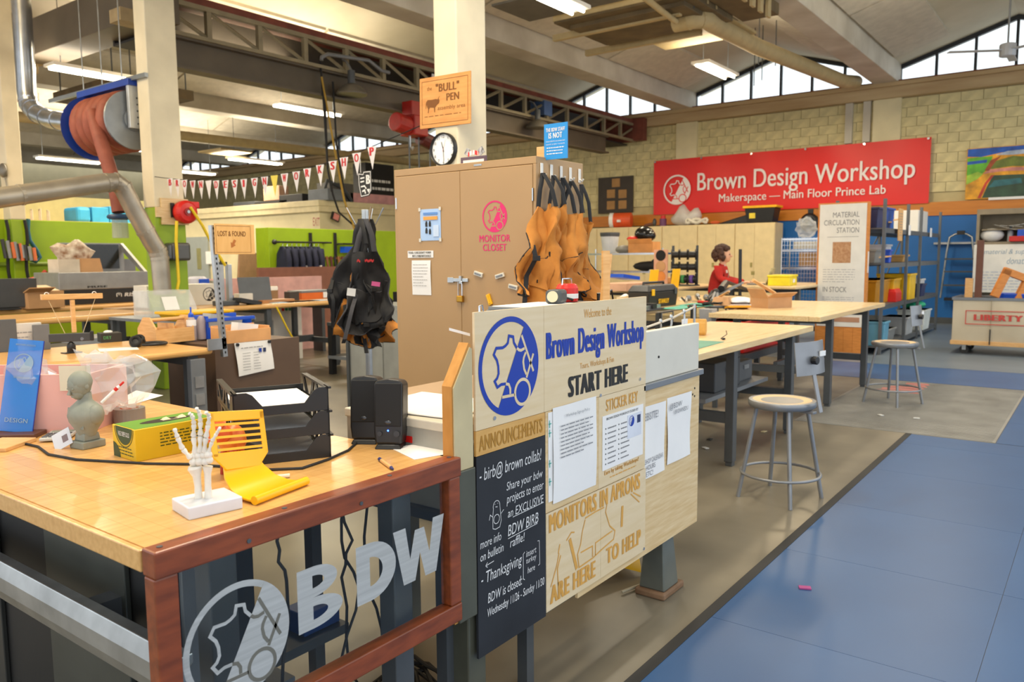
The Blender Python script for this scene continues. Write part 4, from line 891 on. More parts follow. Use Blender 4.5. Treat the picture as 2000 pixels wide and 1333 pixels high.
apron('tan canvas apron on the middle hook with hanging buckle strap', (3.329, cy0, 1.85), math.radians(-25), duck, web, 3, .2, .40, .045, .12, -.02, 2.4, .07, -.03, G1, cxo=-.03, strapw=.02)
apron('tan canvas apron on the fourth hook with bulging chest pocket', (3.413, cy0, 1.84), math.radians(-30), duck, web, 5, .19, .38, .06, .115, -.02, 2.0, .07, -.04, G1, cxo=-.04, strapw=.02)
apron('tan canvas apron on the last hook, farthest from the closet door', (3.499, cy0, 1.83), math.radians(-20), duck, web, 7, .22, .44, .04, .11, .03, 3, .05, -.02, G1, cxo=-.03, strapw=.02)
# coat stand with black and tan aprons
q = fz(716, 760, 0); SD = 4.85; q = CP + _ray(718, 600)*SD; sx, sy = q.x, q.y
cs = thing('coat_stand', 'tall thin metal coat stand carrying black aprons beside the tan closet', 'coat stand', (sx, sy, 0))
obj('pole', MB().box((-.016, -.016, .02), (.016, .016, 1.75)), steel, cs, bev=.004)
obj('base', MB().lathe([(.2, 0), (.2, .012), (.05, .03), (.02, .05)], n=24), dgrey, cs)
for a in (.4, 2.5, 4.3, 5.6): obj('hook', MB().tube([(0, 0, 1.62), (.06*math.cos(a), .06*math.sin(a), 1.66), (.11*math.cos(a), .11*math.sin(a), 1.76)], .004, 6), chrome, cs)
G2 = 'aprons on the coat stand'
def ah(lab, ang, m, tr, seed, **k):
    return apron(lab, (sx+.03*math.sin(ang), sy-.03*math.cos(ang), 1.70), ang, m, tr, seed, grp=G2, **k)
ah('tan canvas apron hanging deepest on the coat stand, lowest hem', math.radians(-30), duck, web, 11, drop=.40, L=.36, w0=.07, w1=.16, sway=-.04, y0=.07, amp=.04, pocket=False, cxo=-.02)
ah('tan canvas apron on the coat stand, closest to the closet edge', math.radians(-12), duck, web, 12, drop=.26, L=.48, w0=.05, w1=.10, sway=.05, y0=.08, amp=.05, pocket=False, cxo=.05)
ah('tan canvas apron peeking out at the left of the coat stand', math.radians(-80), duck, web, 13, drop=.24, L=.42, w0=.04, w1=.1, sway=-.05, y0=.02, amp=.04, pocket=False, cxo=-.06)
ah('black apron with loose side flap on the left of the coat stand', math.radians(-72), blackc, web, 14, drop=.18, L=.46, w0=.05, w1=.13, sway=-.04, y0=.0, amp=.06, cxo=-.05, folds=3)
ah('black apron with red embroidery, front of the coat stand', math.radians(-38), blackc, mat('grey_stitch', '#3c3c40', .8), 15, drop=.22, L=.46, w0=.07, w1=.15, sway=.0, y0=-.02, amp=.05, folds=2.2, logo=('~~~~', .1, .02, mat('red_thread', '#b8282b', .7)), cxo=-.02)
ah('black apron bunched on the closet side of the coat stand', math.radians(-5), blackc, web, 16, drop=.15, L=.5, w0=.05, w1=.10, sway=.02, y0=.03, amp=.06, cxo=.03, folds=3)
ah('short black apron hanging in a narrow bundle at the stand bottom', math.radians(-35), blackc, web, 17, drop=.5, L=.28, w0=.05, w1=.07, sway=.0, y0=.02, amp=.06, pocket=False)
for px, py, c, lb in ((686, 571, '#d7d7d3', 'white name badge clipped on a black apron'), (734, 555, '#c8538a', 'pink name badge clipped on the front black apron')):
    q = CP + _ray(px, py)*(SD-.17)
    solo('name_badge', MB().cbox((0, 0, 0), (.05, .004, .026 if c != '#d7d7d3' else .045), Ry(.15)), mat('badge_'+c[1:], c, .5), lb, 'badge', q, math.radians(-45))
# column dressings: clock and wooden sign
q = fx(866, 292, XC-.02)
ck = thing('wall_clock', 'round black rimmed wall clock showing half past eleven on the column', 'clock', (XC, q.y, q.z), math.radians(-90))
r = .127
obj('rim', MB().lathe([(r*.9, -.0), (r, .0), (r, .035), (r*.96, .042), (r*.9, .035)], n=40, M=Rx(math.radians(90)), ring=True), black, ck, smooth=True)
dial = obj('dial', MB().lathe([(.001, .018), (r*.92, .018), (r*.92, .02), (.001, .02)], n=40, M=Rx(math.radians(90))), mat('dial_white', '#efefec', .4, var=.01), ck)
for k in range(12):
    a = math.radians(90-30*(k+1)); t = text_mb(str(k+1), h=.022, align='C'); t.v = [(x+.098*math.cos(a), y-.021, z+.098*math.sin(a)-.011) for x, y, z in t.v]; obj('numeral', t, ink, dial)
def hand_(a, L, w, m, y):
    h = MB(); a = math.radians(90-a); stroke(h, [(-.02*math.cos(a), -.02*math.sin(a)), (L*math.cos(a), L*math.sin(a))], w, y); return h
obj('hour_hand', hand_(343, .06, .006, None, .023), ink, ck); obj('minute_hand', hand_(177, .088, .0045, None, .0235), ink, ck); obj('second_hand', hand_(20, .075, .0018, None, .024), redm, ck)
ws = thing('wooden_sign', 'laser engraved wooden bull pen sign on the column above the clock', 'sign', (XC-.001, 4.42, 2.47), math.radians(-90))
Wd_, Hd_ = .52, .385
T = Matrix.Rotation(math.radians(1.0), 4, 'Y')
obj('board', MB().box((0, -.012, 0), (Wd_, 0, Hd_)).move(T), mat('signwood', '#d99b55', .5, col2='#c98742', scale=3, stretch=(2, 2, 12)), ws, bev=.002)
bb = mat('deep_burn', '#7a4a18', .7)
for wd, x, z, w, h, bo in (('the', .08, .285, .05, .03, 0), ('"BULL"', .17, .265, .24, .062, .02), ('PEN', .28, .19, .13, .055, .02), ('assembly area', .19, .118, .28, .04, 0)):
    t = text_mb(wd, w=w, h=h, bold=bo); obj('lettering', t.move(T @ Matrix.Translation((x, -.0125, z))), bb, ws)
bo_ = MB(); stroke(bo_, [(.025, .03), (Wd_-.025, .03), (Wd_-.025, Hd_-.03), (.025, Hd_-.03), (.025, .03)], .004)
obj('border_line', bo_.move(T @ Matrix.Translation((0, -.0122, 0))), bb, ws)
bl_ = MB(); poly(bl_, [(.07,.2),(.085,.215),(.13,.212),(.17,.215),(.19,.21),(.2,.225),(.215,.235),(.2,.218),(.21,.2),(.205,.18),(.19,.172),(.18,.165),(.165,.15),(.163,.115),(.155,.115),(.152,.15),(.11,.155),(.1,.14),(.095,.115),(.087,.115),(.09,.145),(.08,.16),(.075,.18),(.068,.15),(.064,.15),(.066,.19)])
obj('bull_drawing', bl_.move(T @ Matrix.Translation((0, -.0124, 0))), bb, ws, label='engraved silhouette of a bull')
obj('print_rows', rows(MB(), .05, .47, .085, 1, .01, .005, seed=12).move(T @ Matrix.Translation((0, -.0122, 0))), bb, ws)
# first aid box and the low table it stands on
fa = thing('first_aid_box', 'grey metal first aid box with a red cross beside the desk end', 'box', (1.66, 1.49, .72))
obj('case', MB().box((0, 0, 0), (.36, .42, .245)), mat('first_aid_grey', '#b0ada2', .45, .2), fa, bev=.006); obj('lid', MB().box((-.004, -.004, .235), (.364, .424, .262)), mat('lid_cream', '#d6cfbd', .5), fa, bev=.004)
cr = MB(); cr.box((-.0035, .13, .187), (-.001, .22, .206)); cr.box((-.0034, .164, .185), (-.001, .186, .232)); obj('red_cross', cr, redm, fa, label='red cross mark')
lt = thing('side_table', 'low dark steel side table holding the first aid box', 'table', (1.64, 1.48, 0))
obj('table_top', MB().box((0, 0, .69), (.46, .66, .72)), dgrey, lt)
for x in (.03, .43):
    for y in (.03, .63): obj('leg', MB().box((x-.02, y-.02, 0), (x+.02, y+.02, .69)), dgrey, lt)
st = solo('paper_stack', MB().sheet(lambda u, v: (.3*u, .34*v, .004+.006*u*v), 4, 4, .003), white, 'white printed sheets lying on the first aid box lid', 'paper', (1.70, 1.5, .984), .1, smooth=True)
# behind the board: a low cabinet with a clipboard, tape dispenser and red can on it, a rope with tags
cb_ = thing('tool_cabinet', 'low grey tool cabinet standing on the bench behind the welcome board', 'cabinet', (2.15, 1.46, .936))
obj('body', MB().box((0, 0, 0), (.5, .27, .335)), mgrey, cb_, bev=.004); obj('drawer', MB().box((.02, -.008, .02), (.48, 0, .14)).box((.02, -.008, .16), (.48, 0, .3)), dgrey, cb_)
a, b = fz(972, 605, 1.245), fz(1102, 589, 1.245)
lp = thing('clipboard', 'grey clipboard with white sheet lying above the welcome board', 'clipboard', (2.13, 1.5, 1.272), .03)
obj('board', MB().box((0, 0, 0), (.46, .2, .012)), mat('silver_lid', '#7c8082', .4, .4), lp, bev=.002); obj('sheet', MB().box((.01, .01, .012), (.3, .19, .014)), white, lp)
ta = thing('tape_dispenser', 'dark tape dispenser with cream roll on the clipboard', 'tape', (2.36, 1.58, 1.286), .3)
obj('body', MB().box((-.03, -.03, 0), (.06, .03, .05)), dgrey, ta, bev=.012); obj('roll', MB().cyl((-.036, 0, .026), (-.03, .0, .026), .02, 18), mat('cream_roll', '#d9cfae', .5), ta); obj('cable', MB().tube([(.05, -.02, .02), (.09, -.04, .01), (.12, -.03, .006)], .004, 6), rubber, ta)
rc = thing('red_can', 'small red lidded can standing behind the tape dispenser', 'can', (2.5, 1.62, 1.286))
obj('can', MB().lathe([(.04, 0), (.042, .01), (.042, .05), (.036, .062), (.03, .066)], n=20), redm, rc); obj('label_band', MB().lathe([(.0425, .012), (.0425, .03)], n=20), white, rc); obj('handle', MB().tube([(-.035, 0, .05), (-.03, 0, .085), (.03, 0, .085), (.035, 0, .05)], .003, 6), chrome, rc)
rp = thing('rope_rack', 'thin white rope on a rod with small clamps and a tag above the white panel', 'rack', (3.2, 1.5, .94))
def L_(px, py): p = fy(px, py, 1.5); return p-Vector((3.2, 1.5, .94))
a, b = L_(1262, 640), L_(1356, 600)
obj('rope', MB().tube([a, a.lerp(b, .5)+Vector((0, 0, -.008)), b], .005, 6), mat('rope', '#c9c2b2', .8), rp)
obj('rod', MB().tube([b+Vector((0,0,.015)), b, Vector((b.x+.01, 0, 0))], .006, 6), steel, rp); obj('rod', MB().tube([a, Vector((a.x-.01, 0, 0))], .006, 6), steel, rp)
for px in (1288, 1308, 1334):
    f = (px-1262)/94; p = a.lerp(b, f); obj('clamp', MB().ell(p, (.01, .008, .012), 8, 6).tube([p, p+Vector((.006, 0, -.03)), p+Vector((-.004, 0, -.055))], .005, 6), steel, rp)
p = a.lerp(b, .78); tg = obj('tag', MB().box((p.x-.03, -.003, p.z-.11), (p.x+.028, 0, p.z-.035)), white, rp, label='white tag with a pink patch'); obj('pink_patch', MB().box((p.x-.024, -.004, p.z-.1), (p.x+.004, -.0035, p.z-.06)), mat('pale_pink', '#eaa6bd', .6), tg)
for k, (px, lb) in enumerate(((1183, 'pale wooden lath standing upright behind the welcome board'), (1192, 'second wooden lath leaning beside the first behind the welcome board'))):
    a, b = fy(px-2*k, 590, 1.8), fy(px, 490+6*k, 1.8); a.z = .936
    solo('wooden_lath', MB().tube([Vector((0, .06*k, 0)), Vector((b.x-a.x+.05*k, .04*k, b.z-a.z))], .022, 4), pine, lb, 'lath', (a.x, 1.8, .936), smooth=False)
q = fy(1200, 575, 1.85); hb = thing('caulk_gun', 'black tool with wire handle standing by the wooden laths', 'tool', (q.x, 1.9, .936)); obj('body', MB().cyl((0, 0, 0), (-.02, 0, q.z-.93), .03, 10), black, hb); obj('wire_handle', MB().tube([(-.02, 0, q.z-.95), (.06, 0, q.z-.92), (.08, 0, q.z-.98), (.0, 0, q.z-1.02)], .005, 6), black, hb)
# ------------------------------------------------------------------ benches of the hall
def workbench(nm, lab, x0, x1, y0, y1, z, lx, topm, th=.045, shelf=None, legm=dgrey, grp='butcher block workbenches', round_=.018, staves=0):
    t = thing(nm, lab, 'table', (x0, y0, 0), 0, grp); X, Y = x1-x0, y1-y0
    if staves:
        for k in range(staves): obj('plank', MB().box((0, Y*k/staves+.0004, z-th), (X, Y*(k+1)/staves-.0004, z)), topm, t, bev=.004 if k in (0, staves-1) else 0)
    else: obj('table_top', MB().box((0, 0, z-th), (X, Y, z)), topm, t, bev=round_, seg=3)
    for x in lx:
        x -= x0
        for y in (.07, Y-.07):
            obj('leg', MB().box((x-.035, y-.03, .03), (x+.035, y+.03, z-th)).box((x-.028, y-.024, 0), (x+.028, y+.024, .03)), legm, t, bev=.003)
        obj('cross_bar', MB().box((x-.03, .1, .3), (x+.03, Y-.1, .37)), legm, t); obj('cross_bar', MB().box((x-.03, .1, z-th-.06), (x+.03, Y-.1, z-th)), legm, t)
    obj('stringer', MB().box((lx[0]-x0, Y*.55-.02, .31), (lx[-1]-x0, Y*.55+.02, .40)), legm, t)
    if shelf: obj('shelf', MB().box((lx[0]-x0-.02, .25, shelf), (lx[-1]-x0+.02, Y-.1, shelf+.03)), mgrey, t)
    return t
workbench('workbench', 'pale butcher block workbench right behind the welcome board, with open grey legs', 4.41, 6.84, 1.96, 2.88, .86, (5.21, 6.45), butch2, shelf=.42, staves=9)
workbench('workbench', 'taller butcher block workbench beyond, next to the material station', 7.25, 9.8, 2.02, 3.07, .905, (7.81, 9.2), butch2, staves=10)
workbench('workbench', 'cluttered butcher block workbench with the black toolbox on it', 6.6, 10.7, 3.78, 4.7, .9, (6.9, 10.4), butch2)
workbench('workbench', 'high bench where the person in red sits with a laptop', 11.0, 12.7, 3.4, 4.5, 1.03, (11.3, 12.4), butch2)
workbench('workbench', 'far bench strewn with flat cartons before the beige cabinets', 9.7, 12.4, 5.0, 6.4, 1.0, (10.2, 12.1), butch2)
# stools
seatm = mat('hardboard_seat', '#d8b98c', .5, var=.06); stm = mat('stool_grey', '#8b8e92', .35, .4)
def stool(lab, x, y, h, rz, r=.185, lr=32):
    t = thing('lab_stool', lab, 'stool', (x, y, 0), rz, 'grey steel lab stools')
    obj('seat_pan', MB().lathe([(r*.97, h-.045), (r*1.04, h-.035), (r*1.06, h-.012), (r*1.03, h-.002), (r*.92, h), (r*.9, h-.006)], n=36), stm, t, smooth=True)
    obj('seat', MB().lathe([(.001, h-.012), (r*.55, h-.008), (r*.93, h-.001), (r*.93, h-.008), (.001, h-.018)], n=36), seatm, t, smooth=True)
    R0, R1 = r*.78, r*1.33
    for k in range(4):
        a = math.radians(lr+90*k)-rz
        obj('leg', MB().tube([(R0*math.cos(a), R0*math.sin(a), h-.03), (R1*math.cos(a), R1*math.sin(a), .0)], .0125, 10), stm, t)
    zr = .155; Rr = R1+(R0-R1)*zr/h+.008
    obj('foot_ring', MB().tube([(Rr*math.cos(w), Rr*math.sin(w), zr) for w in [2*math.pi*k/36 for k in range(36)]], .009, 8, closed=True), stm, t)
    obj('support_bar', MB().cbox((0, -r*1.12, h+.13), (.035, .01, .36), Rx(math.radians(-13))).box((-.02, -r*1.15, h-.06), (.02, -r*.6, h-.045)), stm, t, bev=.002)
    b = obj('backrest', MB().sheet(lambda u, v: (.15*(2*u-1), -r*.98+.025*(1-(2*u-1)**2)*-1+.02*v, h+.17+.19*v), 10, 6, .006), stm, t, smooth=True)
    obj('backrest_label', MB().box((.06, -r*1.0-.014, h+.27), (.12, -r*1.0-.009, h+.3)), white, b)
    kn = MB().cyl((-.02, -r*1.25, h+.255), (-.02, -r*1.08, h+.255), .024, 12); obj('knob', kn, black, t, bev=.004)
stool('grey lab stool with backrest and knob, standing alone by the tall bench legs', 4.68, 1.51, .60, math.radians(-14))
stool('grey lab stool half under the far bench end near the tread plate', 8.35, 1.62, .61, math.radians(-8), .2, 20)
# things on the two near benches
q = fz(1383, 656, .86)
wd = solo('wood_block', MB().prism([(0, 0), (.06, -.0), (.09, .02), (.09, .1), (.06, .12), (.01, .12), (-.01, .09), (-.01, .02)], (0, 0, 0), (1, 0, 0), (0, 0, 1), (0, .14, 0)), mat('yellow_pine', '#d9ab5d', .6, col2='#c2903f', scale=12), 'offcut block of yellow pine on the near bench corner', 'block', (q.x, q.y+.02, .86), .3, bev=.008)
q = fz(1395, 672, .86)
solo('cutting_mat', MB().box((-.32, -.02, 0), (.14, .22, .003)), mat('teal_mat', '#5f9a86', .6), 'green cutting mat lying at the near bench edge', 'mat', (q.x, q.y, .8605), .05)
solo('wire_scrap', MB().tube([(0,0,.004), (.05,.04,.004), (.11,.02,.03), (.17,.05,.05)], .003, 5).ell((0,0,.008), (.02,.012,.008), 8, 5), rubber, 'small black wire scrap on the near bench', 'wire', (5.35, 2.15, .86))
q = fy(1380, 600, 3.3)
q = fy(1382, 643, 3.12); pl = thing('plastic_bin', 'translucent grey plastic bin between the two benches', 'bin', (q.x, 3.12, q.z)); obj('bin', MB().frus((0, 0, 0), (.1, .12), (.125, .14), .2), mat('frosted_grey', '#a9abae', .4, alpha=.8), pl, bev=.006); obj('label', MB().box((-.04, -.066, .16), (.03, -.063, .175)), white, pl)
stn = thing('equipment_stand', 'low dark stand holding the translucent bin', 'stand', (q.x-.1, 2.98, 0)); obj('shelf', MB().box((-.1, -.05, q.z-.04), (.3, .4, q.z-.001)), dgrey, stn)
for x in (-.07, .27):
    for y in (-.02, .37): obj('leg', MB().box((x-.02, y-.02, 0), (x+.02, y+.02, q.z-.04)), dgrey, stn)
q = fy(1465, 690, 3.42)
rbx = thing('red_bin', 'big red storage bin on a dark trolley under the benches', 'bin', (q.x, 3.42, .361)); obj('bin', MB().frus((0, 0, 0), (1.5, .4), (1.6, .45), .36), redm, rbx, bev=.01); obj('rim', MB().box((-.82, -.24, .33), (.82, .24, .36)), redm, rbx, bev=.006)
trl = thing('trolley', 'dark steel trolley below the red bin', 'trolley', (q.x, 3.42, 0)); obj('deck', MB().box((-.85, -.25, .28), (.85, .25, .36)), dgrey, trl)
for x in (-.8, .8):
    for y in (-.2, .2): obj('leg', MB().box((x-.03, y-.03, 0), (x+.03, y+.03, .28)), dgrey, trl)
for k, (x, y, sx_, sy_, sz, c, lb) in enumerate(((5.7, 2.4, .5, .3, .22, '#3d4043', 'dark grey tool case on the shelf of the near bench'), (6.2, 2.45, .3, .3, .16, '#5a5d60', 'flat grey tool case beside the dark case on the near bench shelf'))):
    c_ = thing('tool_case', lb, 'case', (x, y, .45)); obj('body', MB().box((-sx_/2, -sy_/2, 0), (sx_/2, sy_/2, sz)), mat('case_%d' % k, c, .45), c_, bev=.01); obj('latch', MB().box((-.05, -sy_/2-.008, sz*.6), (.05, -sy_/2, sz*.8)), steel, c_)
# ------------------------------------------------------------------ clutter of the toolbox bench
TZ = .9
def b4(px, py, z=TZ): return fz(px, py, z)
tb = thing('toolbox', 'black toolbox with yellow letters and grey handle on the cluttered bench', 'toolbox', (7.62, 3.92, TZ))
obj('body', MB().frus((.4, .13, 0), (.68, .24), (.72, .26), .17), black, tb, bev=.01); obj('lid', MB().frus((.4, .13, .172), (.74, .27), (.62, .2), .07), mat('charcoal', '#2e3033', .4), tb, bev=.012)
obj('handle', MB().tube([(.15, .13, .22), (.16, .13, .265), (.64, .13, .265), (.65, .13, .22)], .014, 8), black, tb); 
for x in (.1, .66): obj('latch', MB().box((x, -.012, .13), (x+.06, .0, .2)), yel if x < .3 else dgrey, tb, bev=.003)
obj('lettering', text_mb('STANLEY', w=.26, h=.05, bold=.03).move(Matrix.Translation((.26, -.004, .04))), yel, tb)
for k, (px, lb) in enumerate(((1275, 'yellow clipboard standing left behind the toolbox'), (1318, 'yellow clipboard standing right behind the toolbox'))):
    p = fy(px, 560, 4.45); c_ = thing('clipboard', lb, 'clipboard', (p.x, 4.45, TZ), math.radians(-37+53-20)); obj('board', MB().cbox((0, 0, .2), (.2, .006, .39), Rx(.12)), yel, c_, bev=.003); obj('clip', MB().cbox((0, .026, .385), (.08, .012, .02), Rx(.12)), steel, c_)
rr = random.Random(5)
def clutter(nm, lab, cat, px, py, fn, z=TZ, rz=None):
    p = b4(px, py, z); p = Vector((max(11.4, p.x), max(3.72, p.y), 0)) if nm == 'yellow_box' else p; t = thing(nm, lab, cat, (p.x, p.y, z), rr.uniform(-1, 1) if rz is None else rz); fn(t); return t
clutter('router_plate', 'black and steel machine plate in front of the toolbox', 'tool', 1270, 606, lambda t: (obj('plate', MB().box((-.25, -.06, 0), (.25, .08, .015)), dgrey, t), obj('slide', MB().box((-.2, -.03, .015), (.22, .0, .05)), steel, t), obj('block', MB().box((-.05, -.05, .015), (.06, .05, .07)), black, t)), rz=.1)
clutter('cutting_mat', 'teal cutting mat on the cluttered bench, left of the metal clamps', 'mat', 1340, 601, lambda t: obj('sheet', MB().box((-.35, -.08, 0), (.5, .16, .004)), mat('teal_green_mat', '#4fb09a', .6), t), rz=0)
clutter('cutting_mat', 'teal cutting mat further along the cluttered bench', 'mat', 1390, 596, lambda t: obj('sheet', MB().box((-.3, -.06, 0), (.3, .3, .004)), MATS['teal_green_mat'], t), rz=0)
for k, (px, py, lb) in enumerate(((1345, 592, 'silver clamp lying on the teal mat right of the toolbox'), (1366, 588, 'larger grey clamp beyond the teal mat'), (1385, 590, 'steel bracket part near the red handled tool'))):
    clutter('clamp', lb, 'clamp', px, py, lambda t: (obj('bar', MB().tube([(-.14, 0, .02), (0, .03, .05), (.14, 0, .03)], .016, 8), steel, t), obj('jaw', MB().ell((.1, .02, .05), (.06, .035, .04), 10, 6), steel if k % 2 else mgrey, t), obj('handle', MB().tube([(-.1, .02, .02), (-.18, .05, .07)], .012, 8), dgrey, t)))
clutter('hand_tool', 'red handled hand tool on the cluttered bench', 'tool', 1375, 594, lambda t: (obj('handle', MB().tube([(-.1, 0, .02), (.1, .02, .02)], .018, 8), redm, t), obj('shaft', MB().tube([(.1, .02, .02), (.24, .03, .02)], .007, 6), steel, t)))
clutter('cable_coil', 'white cable coil on the cluttered bench beside the toolbox', 'cable', 1338, 588, lambda t: obj('coil', MB().tube([(.08*math.cos(w), .06*math.sin(w), .012+.003*(w/6.28)) for w in [k*.42 for k in range(42)]], .009, 6), white, t), z=TZ+.005)
clutter('drill_case', 'grey folded aluminium tripod on the cluttered bench', 'tripod', 1405, 590, lambda t: (obj('leg', MB().tube([(-.3, 0, .03), (.3, .05, .09)], .02, 8), mgrey, t), obj('leg', MB().tube([(-.28, .06, .03), (.3, .08, .1)], .02, 8), mgrey, t), obj('leg', MB().tube([(-.3, .12, .03), (.3, .1, .08)], .02, 8), black, t), obj('head', MB().ell((.32, .07, .1), (.06, .05, .05), 10, 6), black, t)), rz=.3)
for px, py, qx, qy, yy, lb in ((1445, 578, 1446, 487, 4.1, 'black square tube standing upright in the bench clutter'), (1476, 588, 1417, 550, 3.95, 'black square tube slanting across the bench clutter')):
    a, b = fy(px, py, yy), fy(qx, qy, yy); a.z = .902 if px < 1460 else max(a.z, .93)
    solo('square_tube', MB().tube([Vector((0,0,0)), b-a], .024, 4), black, lb, 'tube', a, smooth=False)
clutter('carton', 'brown carton heaped with parts at the end of the cluttered bench', 'box', 1500, 604, lambda t: (obj('box', MB().box((0, 0, 0), (.34, .26, .13)), card, t), obj('flap', MB().cbox((-.03, .12, .16), (.01, .24, .12), Ry(-.6)), card, t), obj('flap', MB().cbox((.17, -.03, .14), (.33, .01, .1), Rx(1.0)), card, t), obj('wood_stick', MB().tube([(-.12, .1, .3), (.25, .15, .15)], .02, 4), pine, t)), rz=-.45)
clutter('carton', 'opened cardboard wedge lying by the slanting tube', 'box', 1410, 596, lambda t: (obj('box', MB().frus((0, 0, 0), (.26, .2), (.12, .16), .09), card, t), obj('stick', MB().tube([(-.12, -.1, .16), (.14, .1, .06)], .014, 4), pine, t)), rz=.2)
clutter('white_bag', 'crumpled white plastic bag among the bench clutter', 'bag', 1445, 594, lambda t: obj('sheet', (lambda m: (m.ell((0, 0, .03), (.24, .13, .04), 16, 8), setattr(m, 'v', [(x*(1+.15*math.sin(30*y)), y, z*(1+.2*math.sin(25*x))) for x, y, z in m.v]), m)[2])(MB()), white, t), rz=.2)
clutter('file_folder', 'orange and yellow folder sticking out of the bench clutter', 'folder', 1440, 604, lambda t: (obj('cover', MB().cbox((0, 0, .02), (.34, .22, .02), Ry(.1)), mat('amber_folder', '#efa813', .5), t), obj('sheets', MB().cbox((.03, -.02, .035), (.34, .2, .008), Ry(.1)), white, t)), rz=.5)
clutter('yellow_box', 'yellow lidded box on the end of the person bench', 'box', 1523, 572, lambda t: (obj('box', MB().box((-.24, -.15, 0), (.24, .15, .12)), mat('lemon', '#f0dc1c', .4), t, bev=.008), obj('lid', MB().box((-.25, -.16, .12), (.25, .16, .15)), mat('lemon', '#f0dc1c', .4), t, bev=.006), obj('tag', MB().box((-.05, -.156, .04), (.08, -.152, .09)), white, t)), z=1.03, rz=.1)
clutter('tilted_machine', 'tilted grey sheet machine with a black roller on the cluttered bench', 'machine', 1412, 586, lambda t: (obj('sheet', MB().cbox((0, 0, .1), (.5, .34, .02), Rx(-.35) @ Ry(-.25)), mgrey, t), obj('roller', MB().cyl((-.12, -.05, .14), (.2, .1, .2), .045, 14), black, t), obj('strut', MB().tube([(-.2, .1, 0), (-.15, .05, .12)], .02, 6), dgrey, t)), rz=-.2)
clutter('paper_heap', 'curling white drawing sheets at the near end of the cluttered bench', 'paper', 1240, 592, lambda t: (obj('sheet', MB().sheet(lambda u, v: (.5*u-.25, .34*v-.17, .01+.09*(2*u-1)**2+.02*math.sin(5*v)), 10, 6, .002), white, t, smooth=True), obj('roll', MB().cyl((-.2, .12, .05), (.22, .16, .06), .04, 14), white, t), obj('black_clip', MB().box((-.02, -.17, .0), (.06, -.12, .03)), black, t)), rz=.3)
clutter('wire_bundle', 'tangled dark wires in front of the tilted machine', 'wire', 1395, 597, lambda t: obj('wires', MB().tube([(.16*math.cos(2.3*w), .09*math.sin(3.1*w), .015+.02*abs(math.sin(w))) for w in [k*.3 for k in range(30)]], .008, 5), rubber, t), rz=.1)
clutter('spring_clamp', 'orange tipped spring clamp beside the tangled wires', 'clamp', 1352, 603, lambda t: (obj('jaw', MB().tube([(-.08, 0, .015), (.0, .02, .03), (.08, .0, .015)], .012, 6), dgrey, t), obj('tip', MB().ell((.09, 0, .016), (.02, .014, .014), 8, 5), mat('tool_orange', '#c8642d', .5), t), obj('handle', MB().tube([(-.08, 0, .015), (-.15, .03, .03)], .012, 6), mat('tool_orange', '#c8642d', .5), t)))
clutter('steel_rule', 'long steel rule lying along the cluttered bench front', 'ruler', 1315, 606, lambda t: obj('rule', MB().box((-.4, -.015, 0), (.4, .015, .003)), steel, t), rz=.05)
# cartons and prints on the far bench
FB = 1.0
for k, (px, py, s, c, lb) in enumerate(((1250, 567, (.9, .4, .1), '#d8a98a', 'long flat pink brown carton at the left of the far bench'), (1300, 565, (.5, .4, .09), '#cfa27a', 'flat carton right behind the yellow clipboards'), (1350, 551, (.6, .3, .1), '#c99766', 'flat carton under the spool rack'))):
    p = b4(px, py, FB); solo('carton', MB().box((-s[0]/2, -s[1]/2, 0), (s[0]/2, s[1]/2, s[2])), mat('carton_%d' % k, c, .7), lb, 'box', (min(p.x, 12.4), max(5.25, min(p.y, 6.1)), FB+.001), .05*k, bev=.004)
bk_ = thing('blueprint_pile', 'heap of blue and white rolled prints on the far bench', 'paper', (10.4, 5.65, FB)); obj('sheet', MB().sheet(lambda u, v: (.7*u-.3, .4*v-.2, .02+.16*u*(1-u)+.02*math.sin(6*v)), 8, 5, .003), white, bk_, smooth=True); obj('blue_binder', MB().cbox((-.1, .05, .16), (.5, .3, .05), Ry(.1)), bluep, bk_); obj('cover', MB().sheet(lambda u, v: (.4+.3*u, .3*v-.15, .02+.2*u*(1-u)), 6, 4, .003), mat('warm_white', '#e4dccb', .6), bk_, smooth=True)
sp = thing('spool_rack', 'rack of black cable spools before the beige cabinets', 'rack', (11.5, 5.25, FB))
P_ = lambda px, py: fx(px, py, 11.5)-Vector((11.5, 5.25, FB))
obj('post', MB().box((-.03, .2, 0), (.0, .23, .62)), dgrey, sp); obj('post', MB().box((-.03, -.2, 0), (0, -.17, .62)), dgrey, sp)
for r_ in range(3):
    for c_ in range(3):
        y = .15-.14*c_; z = .1+.19*r_
        s_ = obj('spool', MB().lathe([(.03, -.06), (.085, -.06), (.085, -.05), (.05, -.045), (.05, .045), (.085, .05), (.085, .06), (.03, .06)], c=(-.08, y, z), n=18, M=Rx(math.radians(90)) @ Ry(.5)), black, sp)
        if r_ == 0: obj('wire_wrap', MB().cyl((-.08, y-.03, z), (-.08, y+.03, z), .068, 14), (yel, mat('green_wire', '#3f8f4f', .5), mat('violet_wire', '#6a4aa0', .5))[c_], s_)
obj('rail', MB().box((-.1, -.22, .0), (.02, .25, .02)), dgrey, sp)
rb_ = thing('label_stand', 'orange and black round labels stuck on a pale card stand', 'stand', (11.45, 5.66, FB)); obj('card', MB().box((0, -.12, 0), (.01, .12, .56)), mat('peach_card', '#d9a58a', .6), rb_)
for z, c in ((.47, blackm), (.3, card), (.14, mat('orange_disc', '#e08a3c', .5))): obj('disc', MB().cyl((-.008, 0, z), (0, 0, z), .085, 18), c, rb_)
